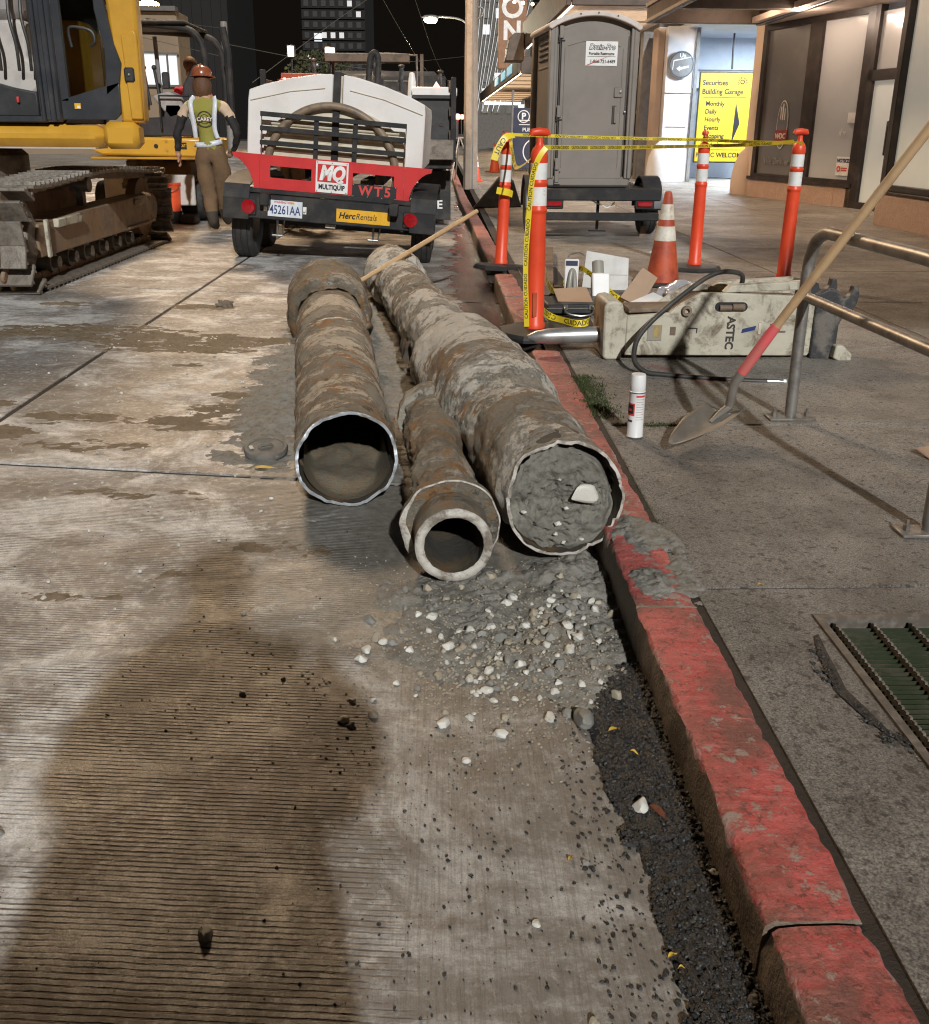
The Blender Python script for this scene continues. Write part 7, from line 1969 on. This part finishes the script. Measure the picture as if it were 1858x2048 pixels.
# steel canopy over the sidewalk
cp = thing('steel_canopy', 'brown steel canopy projecting over the sidewalk from the storefront', 'canopy', (5.9, 11.0, 3.2))
b = WB(cp); b.box((3.80, 9.2, 3.36), (.10, 18.6, .32), .008); b.build('edge_beam', 'canopy_steel', cp)
b = WB(cp); b.box((3.735, 9.2, 3.50), (.03, 18.6, .06)); b.box((3.735, 9.2, 3.23), (.03, 18.6, .05)); b.build('edge_flange', 'canopy_panel', cp)
for y in (18.42, 16.3, 14.2, 12.1, 10.0, 7.9, 5.8):
    b = WB(cp); b.box((4.87, y, 3.34), (2.04, .16, .28), .008); b.build('cross_beam', 'canopy_steel', cp)
for x in (4.3, 4.85, 5.4):
    b = WB(cp); b.box((x, 9.2, 3.50), (.16, 18.3, .05), .004); b.build('purlin', 'canopy_panel', cp)
b = WB(cp); b.box((4.85, 9.2, 3.56), (2.1, 18.5, .04)); b.build('decking', 'storefront_frame', cp)
b = WB(cp); b.box((5.82, 9.2, 3.36), (.10, 18.6, .36), .008); b.build('wall_beam', 'storefront_frame', cp)
for y in (17.2, 13.1, 9.0):
    b = WB(cp); b.cyl((5.12, y, 3.44), (5.12, y, 3.475), .07, n=16); b.build('downlight', 'downlight', cp)
    light('POINT', cp, (5.12 - 5.9, y - 11.0, .12), 40, (1.0, .68, .48), .07)

# corner pier and garage entrance
pier = thing('corner_pier', 'peach plaster pier between the storefront and the garage entrance', 'pier', (6.2, 19.0, .12))
b = WB(pier); b.box((6.33, 18.95, 1.75), (.55, .72, 3.3), .02); b.build('shaft', 'plaster_peach', pier)
def guard(parent, c, r, h, mat):
    b = WB(parent); b.m = b.m @ Matrix.Translation(c)
    b.lathe([(r, 0), (r * 1.02, h * .3), (r * .9, h * .6), (r * .6, h * .85), (r * .25, h * .97), (0, h)], 20); b.build('wheel_guard', mat, parent)
guard(pier, (6.12, 19.25, .12), .30, .95, 'plaster_peach')
gar = thing('garage_entrance', 'white garage entrance lit by cool tubes behind the yellow sign', 'building', (7.5, 23.0, .12))
simple('garage_wall', (0.66, 0.70, 0.76), 0.6, c2=(0.58, 0.63, 0.70), scale=1.2, dirt=(0.40, 0.44, 0.50), dlo=0.55, dhi=0.9)
b = WB(gar); b.box((8.0, 26.6, 1.9), (5.0, .2, 3.6)); b.build('back_wall', 'garage_wall', gar)
b = WB(gar); b.box((10.4, 23.0, 1.9), (.2, 7.2, 3.6)); b.build('side_wall', 'garage_wall', gar)
b = WB(gar); b.box((8.2, 23.0, 3.75), (4.6, 7.4, .12)); b.build('ceiling', 'garage_wall', gar)
b = WB(gar); b.box((6.28, 22.9, 4.6), (.55, 8.6, 1.8)); b.build('lintel', 'building_grey', gar)
b = WB(gar); b.box((5.75, 24.35, 1.92), (.68, .70, 3.6), .015); b.build('white_pier', 'plaster_white', gar)
b = WB(gar); b.box((5.32, 24.55, 1.92), (.17, .6, 3.6), .015); b.build('peach_pilaster', 'plaster_peach', gar)
b = WB(gar); b.box((6.135, 23.97, 1.9), (.08, .06, 3.6)); b.build('rail_channel', 'pole_grey', gar)
b = WB(gar); b.box((5.75, 23.985, 2.23), (.66, .02, .02)); b.box((5.75, 23.99, 1.45), (.5, .012, .012)); b.build('pier_band', 'plaster_peach', gar)
guard(gar, (5.45, 24.05, .12), .34, 1.0, 'plaster_white')
b = WB(gar); b.box((7.0, 26.47, 2.42), (2.2, .03, .06)); b.box((6.62, 26.47, 1.6), (.25, .04, 1.4)); b.box((7.6, 26.47, 2.9), (2.2, .02, .02)); b.build('wall_conduit', 'pole_grey', gar)
b = WB(gar); b.tube([(7.35, 25.2, 3.69), (7.35, 25.2, 3.3), (7.37, 25.2, 2.85)], .025, 6); b.build('hanging_chain', 'wire', gar)
b = WB(gar); b.box((7.6, 22.3, 3.66), (1.4, .16, .05), .01); b.build('ceiling_tube', 'fairy_light', gar)
light('AREA', gar, (.1, -.6, 3.48), 620, (.70, .84, 1.0), (1.6, .4))
light('AREA', gar, (.9, 1.8, 3.48), 120, (.70, .84, 1.0), (1.6, .4))
ms = thing('round_sign', 'round dark sign with a white arrow on the white garage pier', 'sign', (5.76, 23.94, 2.86))
b = MB(); b.at((0, 0, 0), (PI / 2, 0, 0)); b.lathe([(.30, -.02), (.31, 0), (.31, .02), (.295, .025), (0, .026)], 36); b.build('disc', 'pole_grey', ms)
b = MB(); b.at((0, -.027, 0), (PI / 2, 0, 0)); b.lathe([(.29, 0), (.29, .003), (.275, .003), (.275, 0)], 36); b.build('rim', 'ink_black', ms)
b = MB(); b.prism([(-.12, -.09), (-.03, -.02), (-.03, -.06), (.18, -.02), (.18, -.06), (-.03, -.115), (-.03, -.15)], .004, 'y', -.033); b.build('arrow', 'ink_white', ms)
b = MB(); b.prism([(-.22, -.12), (-.20, .10), (.22, .18), (.22, .16), (-.18, .075), (-.20, -.12)], .004, 'y', -.033); b.build('arrow_tail', 'ink_white', ms)
text('Up', .13, 'ink_white', ms, (.02, -.031, .20), bold=.003)

# yellow garage sign
ys_ = thing('garage_sign', 'tall yellow garage sign with black lettering in the lit entrance', 'sign', (7.25, 25.2, .62))
b = MB(); b.box((0, .03, 1.06), (1.32, .06, 2.16), .008); b.build('panel', 'sign_yellow', ys_)
b = MB(); b.box((0, .045, 1.06), (1.37, .04, 2.22), .008); b.build('frame', 'ink_dark', ys_)
for z, s, sz, al, x in ((1.90, 'Securities', .165, 'LEFT', -.54), (1.69, 'Building Garage', .165, 'LEFT', -.54), (1.40, 'Monthly', .145, 'LEFT', -.42), (1.21, 'Daily', .145, 'LEFT', -.42), (1.02, 'Hourly', .145, 'LEFT', -.42), (.81, 'Events', .145, 'LEFT', -.42), (.61, 'Shopping', .145, 'LEFT', -.42), (.40, 'Arrivals', .145, 'LEFT', -.42), (.14, 'PUBLIC WELCOME', .150, 'CENTER', 0)):
    text(s, sz * 1.1, 'ink_black', ys_, (x - (.06 if al == 'LEFT' else 0), -.003, z), bold=.004, sx=.92, align=al)
b = MB(); b.box((0, -.002, 1.555), (1.12, .004, .012)); b.build('rule', 'ink_black', ys_)
b = MB(); b.box((0, -.002, .275), (1.12, .004, .012)); b.build('rule', 'ink_black', ys_)
b = MB(); b.prism([(.30, 1.45), (.44, .92), (.27, .45)], .006, 'y', -.004); b.build('arrow', 'ink_black', ys_)
b = MB(); b.at((.42, -.001, 1.93), (PI / 2, 0, 0)); b.lathe([(.035, 0), (.035, .003), (.06, .003), (.06, 0)], 24); b.lathe([(.125, 0), (.125, .002), (.13, .002), (.13, 0)], 30); b.build('emblem', 'ink_black', ys_)
for k in range(11):
    a = PI * (1.15 - 1.3 * k / 10); b = MB(); b.at((.42 + .10 * math.cos(a), -.003, 1.93 + .10 * math.sin(a)), (0, -a + PI / 2, 0)); b.box((0, 0, 0), (.02, .004, .04)); b.build('emblem_ray', 'ink_black', ys_)

# ------------------------------------------------------------------ further along the sidewalk
fs = thing('shopfront_row', 'glazed shopfronts with steel columns beyond the garage', 'building', (5.6, 40.0, .12))
for i, y in enumerate((25.3, 27.5, 31, 35, 40, 46, 53, 60)):
    b = WB(fs); b.box((5.20, y, 1.9), (.30, .34, 3.6), .02); b.build('column', 'pole_grey', fs)
for i, (y0, y1) in enumerate(((25.5, 27.3), (27.7, 30.8), (31.2, 34.8), (35.2, 39.8), (40.2, 45.8), (46.2, 52.8), (53.2, 60))):
    b = WB(fs); b.box((5.42, (y0 + y1) / 2, 1.9), (.04, y1 - y0, 3.5)); b.build('window_pane', 'window_dark', fs)
    b = WB(fs); b.box((5.38, (y0 + y1) / 2, 2.75), (.05, y1 - y0, .07)); b.build('transom_bar', 'storefront_frame', fs)
b = WB(fs); b.box((5.7, 43, 5.5), (.6, 36, 3.7)); b.build('upper_wall', 'building_grey', fs)
for y in (26.2, 28.4, 29.6):
    for z in (1.9, 2.3, 2.7): 
        b = WB(fs); b.ball((5.36, y, z), .05, 6); b.build('window_bulb', 'bulb_warm', fs)

def lit_canopy(label, y0, y1, x0, x1, zb, zt, power, end_tube, nl):
    t = thing('lit_canopy', label, 'canopy', (x1, (y0 + y1) / 2, zb))
    b = WB(t); b.box((x0, (y0 + y1) / 2, (zb + zt) / 2), (.10, y1 - y0, zt - zb), .01); b.build('street_fascia', 'canopy_steel', t)
    b = WB(t); b.box(((x0 + x1) / 2, y0, (zb + zt) / 2), (x1 - x0 - .11, .10, zt - zb), .01); b.build('end_fascia', 'canopy_steel', t)
    b = WB(t); b.box(((x0 + x1) / 2, (y0 + y1) / 2, zb + .12), (x1 - x0 - .11, y1 - y0 - .12, .05)); b.build('ceiling', 'soffit', t)
    n = int((y1 - y0) / 3)
    for k in range(1, n):
        b = WB(t); b.box(((x0 + x1) / 2, y0 + (y1 - y0) * k / n, zb + .075), (x1 - x0 - .14, .05, .04)); b.build('ceiling_batten', 'canopy_panel', t)
    b = WB(t); b.box((x0 + .10, (y0 + y1) / 2, zb + .04), (.05, y1 - y0 - .3, .05), .01); b.build('edge_tube', 'tube_light', t)
    if end_tube:
        b = WB(t); b.box(((x0 + x1) / 2 + .05, y1 - .2, zb - .08), (x1 - x0 - .4, .10, .16), .02); b.build('end_tube', 'tube_light', t)
    for k in range(nl):
        light('AREA', t, ((x0 + x1) / 2 - x1, (k + .5) / nl * (y1 - y0) - (y1 - y0) / 2, .03), power, (1.0, .78, .52), (x1 - x0 - .6, (y1 - y0) / nl * .7), (PI, 0, 0))
        light('AREA', t, ((x0 + x1) / 2 - x1, (k + .5) / nl * (y1 - y0) - (y1 - y0) / 2, .0), power * 1.2, (1.0, .72, .48), (x1 - x0 - .6, (y1 - y0) / nl * .7))
    return t
lc = lit_canopy('long lit canopy with a cream ceiling far down the sidewalk', 31.5, 62, 2.45, 5.1, 3.05, 3.55, 70, True, 2)
for k, y in enumerate((35, 38.5, 43)):
    b = WB(lc); b.box((2.375, y, 3.33), (.04, 2.2, .28)); b.build('screen', 'screen_blue', lc)
lc2 = lit_canopy('dark edged canopy with light strips above the portable toilet', 19.6, 30.0, 2.45, 5.1, 3.62, 4.35, 45, False, 1)
b = WB(lc2); b.prism([(1.85, 3.25), (2.38, 3.25), (2.38, 4.0), (2.10, 4.0), (1.95, 3.85)], .9, 'y', 29.0); b.build('sign_box', 'canopy_steel', lc2, bev=.02)
b = WB(lc2); b.box((3.4, 20.4, 4.6), (.5, .3, .9), .02); b.build('roof_bracket', 'pole_grey', lc2)

# vertical sign
vs_ = thing('vertical_sign', 'brown vertical sign with pale letters above the canopies', 'sign', (2.95, 42.0, 4.30))
b = MB(); b.box((0, .2, 1.6), (1.15, .4, 4.2), .02); b.build('box', 'banner_brown', vs_)
text('O', 1.15, 'bulb_dim' if 'bulb_dim' in MAT else 'ink_white', vs_, (-.02, -.01, 1.83), bold=.03)
text('N', 1.0, 'ink_white', vs_, (-.02, -.01, .95), bold=.035)
b = MB(); b.box((-.02, -.005, .20), (.55, .02, .12)); b.build('letter_edge', 'ink_white', vs_)
light('SPOT', vs_, (-.1, -3.5, -.6), 130, (1.0, .75, .55), .1, (R(62), 0, 0), R(60))
# parking board
pk = thing('parking_sign', 'navy parking board with a P in a circle beside the toilet', 'sign', (2.17, 21.8, .12))
b = MB(); b.box((.0, 0, 1.03), (1.15, .05, 1.30), .01); b.build('board', 'sign_navy', pk)
b = MB(); b.box((-.60, .0, 1.05), (.05, .05, 2.0), .01); b.build('post', 'pole_grey', pk)
b = MB(); b.at((-.35, -.027, 1.50), (PI / 2, 0, 0)); b.lathe([(.115, 0), (.115, .004), (.135, .004), (.135, 0)], 28); b.build('circle', 'ink_white', pk)
text('P', .19, 'ink_white', pk, (-.35, -.029, 1.50), bold=.006)
for z in (1.42, 1.33):
    b = MB(); b.box((.05, -.0275, z), (1.0, .004, .018)); b.build('rule', 'ink_white', pk)
text('PUBLIC PARKING', .11, 'ink_white', pk, (.05, -.029, 1.22), bold=.002)
text('RESERVED', .10, 'ink_white', pk, (.25, -.029, 1.60), bold=.002)
b = MB(); b.at((-.07, -.027, .76), (PI / 2, 0, 0)); b.lathe([(.26, 0), (.26, .004), (.285, .004), (.285, 0)], 32); b.build('circle', 'ink_white', pk)
text('L', .30, 'ink_white', pk, (-.06, -.029, .78), bold=.008)

# barricade stand with a red flasher
bs = thing('sign_stand', 'folding steel stand with a lit red flasher at the kerb', 'sign stand', (.45, 24.4, .115))
b = MB(); b.tube([(-.22, -.5, 0), (-.02, 0, 1.02)], .018, 8); b.tube([(.38, -.35, 0), (.02, 0, 1.02)], .018, 8); b.tube([(-.1, .45, 0), (0, 0, 1.02)], .018, 8); b.build('legs', 'galvanised', bs)
b = MB(); b.box((.0, 0, 1.03), (.34, .04, .04), .005); b.build('cross_head', 'galvanised', bs)
b = MB(); b.box((-.08, 0, 1.25), (.10, .04, .45), .005); b.tube([(.05, 0, 1.0), (.04, 0, 1.5)], .012, 8); b.build('mast', 'black_plastic', bs)
b = MB(); b.ball((-.05, 0, 1.52), .075, 8); b.ball((.06, 0, 1.52), .06, 8); b.build('flasher', 'red_beacon', bs)
light('POINT', bs, (0, -.18, 1.55), 3, (1.0, .06, .03), .06)
b = MB(); b.box((0, 0, .19), (1.1, .4, .38), .05); o = b.build('low_barrier', 'plaster_white'); o.location = (2.35, 31.0, .12); tag(o, 'low white barrier block lying beyond the far cones', 'barrier')

# poles
cpole = thing('concrete_pole', 'square edged concrete pole at the kerb behind the truck', 'pole', (.625, 21.0, .10))
b = MB(); b.lathe([(.155, 0), (.15, 1.2), (.115, 6.5), (.10, 8)], 8, cap=True); b.build('shaft', 'concrete_pole', cpole, ang=20)
b = MB(); b.box((.04, -.02, 3.0), (.03, .26, 6.0)); b.build('conduit', 'pole_grey', cpole)
b = MB(); b.tube(spline([(.08, 0, 3.4), (.2, 0, 3.45), (.24, 0, 3.55), (.2, 0, 3.62), (.10, 0, 3.62)], 4), .02, 8); b.build('hook', 'galvanised', cpole)
up = thing('utility_pole', 'slim grey utility pole behind the worker', 'pole', (-8.55, 40.0, .2))
b = MB(); b.tube([(0, 0, 0), (.0, 0, 5.1)], [.17, .13], 10); b.build('shaft', 'pole_grey', up)
up2 = thing('utility_pole', 'short pale pole far behind the truck rack', 'pole', (-1.1, 60.0, .2))
b = MB(); b.tube([(0, 0, 0), (.0, 0, 4.3)], [.14, .12], 10); b.build('shaft', 'concrete_pole', up2)

# wires
def wire(pts, label, r=.012, mat='wire'):
    b = MB(); b.tube(spline(pts, 8), r, 6, cap=False); o = b.build('overhead_wire', mat)
    return tag(o, label, 'wire', 'overhead wires')
simple('wire_bright', (0.16, 0.15, 0.14), 0.35, 0.6)
wire([(-8.55, 40, 5.05), (-14, 43, 5.9), (-22, 47, 7.4)], 'thin wire running left from the top of the slim utility pole', .014, 'wire_bright')
wire([(-8.55, 40, 4.5), (-4.5, 46, 4.1), (0, 60, 4.4)], 'thin wire running right from the slim utility pole', .014, 'wire_bright')
wire([(-8.55, 40, 4.0), (-13, 38, 4.9), (-20, 36, 6.2)], 'lower wire left of the slim utility pole', .012, 'wire_bright')
wire([(-2.8, 30, 6.8), (-1.8, 38, 5.3), (-.9, 46, 4.2), (.2, 60, 3.6)], 'steep trolley wire, leftmost of the pair above the truck', .012, 'wire_bright')
wire([(-1.5, 28, 6.8), (-.9, 36, 5.6), (-.2, 46, 4.3), (.9, 62, 3.5)], 'steep trolley wire, second of the pair above the truck', .012, 'wire_bright')
wire([(-8.5, 45, 3.3), (-4.5, 45, 6.0), (-1.5, 45, 7.8)], 'long span wire climbing from left to right over the truck', .014, 'wire_bright')
wire([(1.5, 46, 4.6), (-1, 44, 4.2), (-4, 44, 4.0)], 'faint level wire under the distant street lamp', .010, 'wire_bright')

# string of bulbs
sl = thing('string_lights', 'string of warm bulbs hung across the concrete pole', 'string lights', (.5, 28.0, 4.5))
b = WB(sl); b.tube(spline([(-.9, 28, 5.25), (-.2, 28, 5.16), (.62, 28, 5.02), (1.4, 28, 4.86), (2.2, 28, 4.72), (2.8, 28, 4.64)], 6), .008, 6); b.build('cord', 'wire', sl)
for x, z in ((-.75, 5.20), (-.45, 5.17), (-.20, 5.13), (.05, 5.08), (1.0, 4.92), (1.26, 4.88), (1.5, 4.84), (1.75, 4.78), (2.0, 4.74), (2.24, 4.72), (2.50, 4.69), (2.75, 4.66)):
    b = WB(sl); b.ball((x, 28, z - .06), .045, 6); b.build('bulb', 'bulb_warm', sl)

# ------------------------------------------------------------------ far buildings
def block(name, label, x0, x1, y0, y1, h, mat, wins=None):
    t = thing(name, label, 'building', ((x0 + x1) / 2, y0, .15))
    b = WB(t); b.box(((x0 + x1) / 2, (y0 + y1) / 2, h / 2), (x1 - x0, y1 - y0, h), .05); b.build('wall', mat, t)
    return t
tw = block('tower', 'dark apartment tower with scattered lit windows', -16.5, -9.0, 120, 135, 38, 'building_dark')
r4 = random.Random(3)
for iz in range(14):
    for ix in range(7):
        x = -15.9 + ix * 1.02; z = 6.2 + iz * 1.15
        u = r4.random()
        mt = 'window_lit' if u < .07 else ('window_dim' if u < .30 else 'far_glass')
        b = WB(tw); b.box((x, 119.97, z), (.55, .06, .62)); b.build('window', mt, tw)
    b = WB(tw); b.box((-12.75, 119.9, 5.72 + iz * 1.15), (7.4, .25, .10)); b.build('floor_band', 'building_dark', tw)
b = WB(tw); b.box((-14.6, 119.9, 11.7), (.9, .1, .9)); b.build('window', 'window_lit_cool', tw)
tw2 = block('tower', 'unlit dark tower with faint vertical fins', -36, -23, 110, 125, 45, 'building_dark')
for k in range(12):
    b = WB(tw2); b.box((-35.3 + k * 1.05, 109.9, 20), (.16, .2, 38)); b.build('fin', 'building_dark', tw2)
lb_ = block('corner_building', 'low beige corner building with lit windows behind the small excavator', -21, -10.9, 42, 44, 5.9, 'building_beige')
for x0, x1, z0, z1 in ((-13.6, -11.9, 3.0, 4.3), (-15.8, -14.0, 3.0, 4.3), (-11.75, -11.0, 3.0, 4.25)):
    b = WB(lb_); b.box(((x0 + x1) / 2, 41.96, (z0 + z1) / 2), (x1 - x0, .08, z1 - z0)); w_ = b.build('window', 'window_lit_cool', lb_)
    b = WB(lb_)
    b.box(((x0 + x1) / 2, 41.88, (z0 + z1) / 2), (.07, .06, z1 - z0)); b.box(((x0 + x1) / 2, 41.88, z1), (x1 - x0 + .2, .08, .08)); b.box(((x0 + x1) / 2, 41.88, z0), (x1 - x0 + .2, .08, .08)); b.build('frame', 'building_grey', w_)
b = WB(lb_); b.box((-15.95, 42.0, 5.95), (10.2, .5, .18)); b.build('cornice', 'building_grey', lb_)
b = WB(lb_); b.box((-12.9, 41.7, 2.6), (1.3, .1, .75), .02); sgn = b.build('shop_sign', 'ink_black', lb_)
text('JC', .7, 'neon_orange', sgn, (-12.9 + 15.3, 41.62 - 42, 2.45), bold=.02)
nb = block('neon_block', 'dark low building across the street corner', -9.5, -3.0, 95, 105, 5.0, 'building_dark')
for k in range(6):
    b = WB(nb); b.box((-9.0 + k * 1.1, 94.9, 2.6), (.6, .06, .8)); b.build('window', 'window_dim', nb)
nt_ = block('lattice_tower', 'pale tall building draped with light strands beyond the canopies', 2.0, 7.0, 78, 90, 22, 'building_grey')
for k in range(16):
    for j in range(5):
        b = WB(nt_); b.box((2.5 + j * .95, 77.95, 3.0 + k * 1.15), (.5, .08, .7)); b.build('window', 'window_lit_cool' if (k * 5 + j * 3) % 4 == 0 else 'window_dark', nt_)
for k in range(13):
    x0 = 2.1 + k * .2; b = WB(nt_)
    b.tube([(x0 + .1 * math.sin(k * 3), 77.6, 2.8), (x0 + .4 + .10 * k, 77.4, 8), (x0 + .8 + .2 * k, 77.3, 15)], .014, 5); b.build('light_strand', 'fairy_light', nt_)
# left side of the street: dark frontage and pavement
b = MB(); b.box((-18, 45, .17), (16, 100, .12)); 
tag(b.build('left_pavement', 'sidewalk_concrete'), kind='structure')
ft = block('street_frontage', 'dark frontage on the far left side of the street', -34, -23, 18, 60, 9, 'building_dark')
# tree mass behind the lamps
tree = thing('street_tree', 'dark tree between the worker and the truck, far behind', 'tree', (-6.3, 52.0, .2))
b = MB(); b.tube([(0, 0, 0), (.1, 0, 1.5), (0, .1, 3)], [.18, .14, .08], 8); b.build('trunk', 'lumber', tree)
V = []; F = []
r5 = random.Random(8)
for _ in range(2600):
    a = r5.uniform(0, 6.28); q = r5.random() ** .5; h = r5.uniform(-1, 1)
    c = Vector((math.cos(a) * q * 2.0 * math.sqrt(1 - h * h * .8), math.sin(a) * q * 1.6, 3.4 + h * 1.5)); s = r5.uniform(.06, .14)
    d1_ = Vector((r5.gauss(0, 1), r5.gauss(0, 1), r5.gauss(0, 1))).normalized() * s; d2_ = d1_.cross(Vector((r5.gauss(0, 1), r5.gauss(0, 1), r5.gauss(0, 1)))).normalized() * s * .6
    n = len(V); V += [tuple(c - d1_), tuple(c + d2_), tuple(c + d1_), tuple(c - d2_)]; F.append((n, n + 1, n + 2, n + 3))
simple('foliage', (0.022, 0.028, 0.010), 0.8, c2=(0.014, 0.02, 0.007), scale=3)
b = MB(); b._add(V, F); b.build('crown', 'foliage', tree, smooth=False, fix=False)

b = MB(); b.box((0, 0, .0), (.16, .11, .002)); b.box((0, .0, .0025), (.15, .10, .001))
o = b.build('paper_card', 'cardboard'); o.location = (1.93, 3.34, zs(1.9) + .02); o.rotation_euler = (R(14), R(-8), .3); tag(o, 'small brown paper card lying near the second foot of the steel rail', 'card')
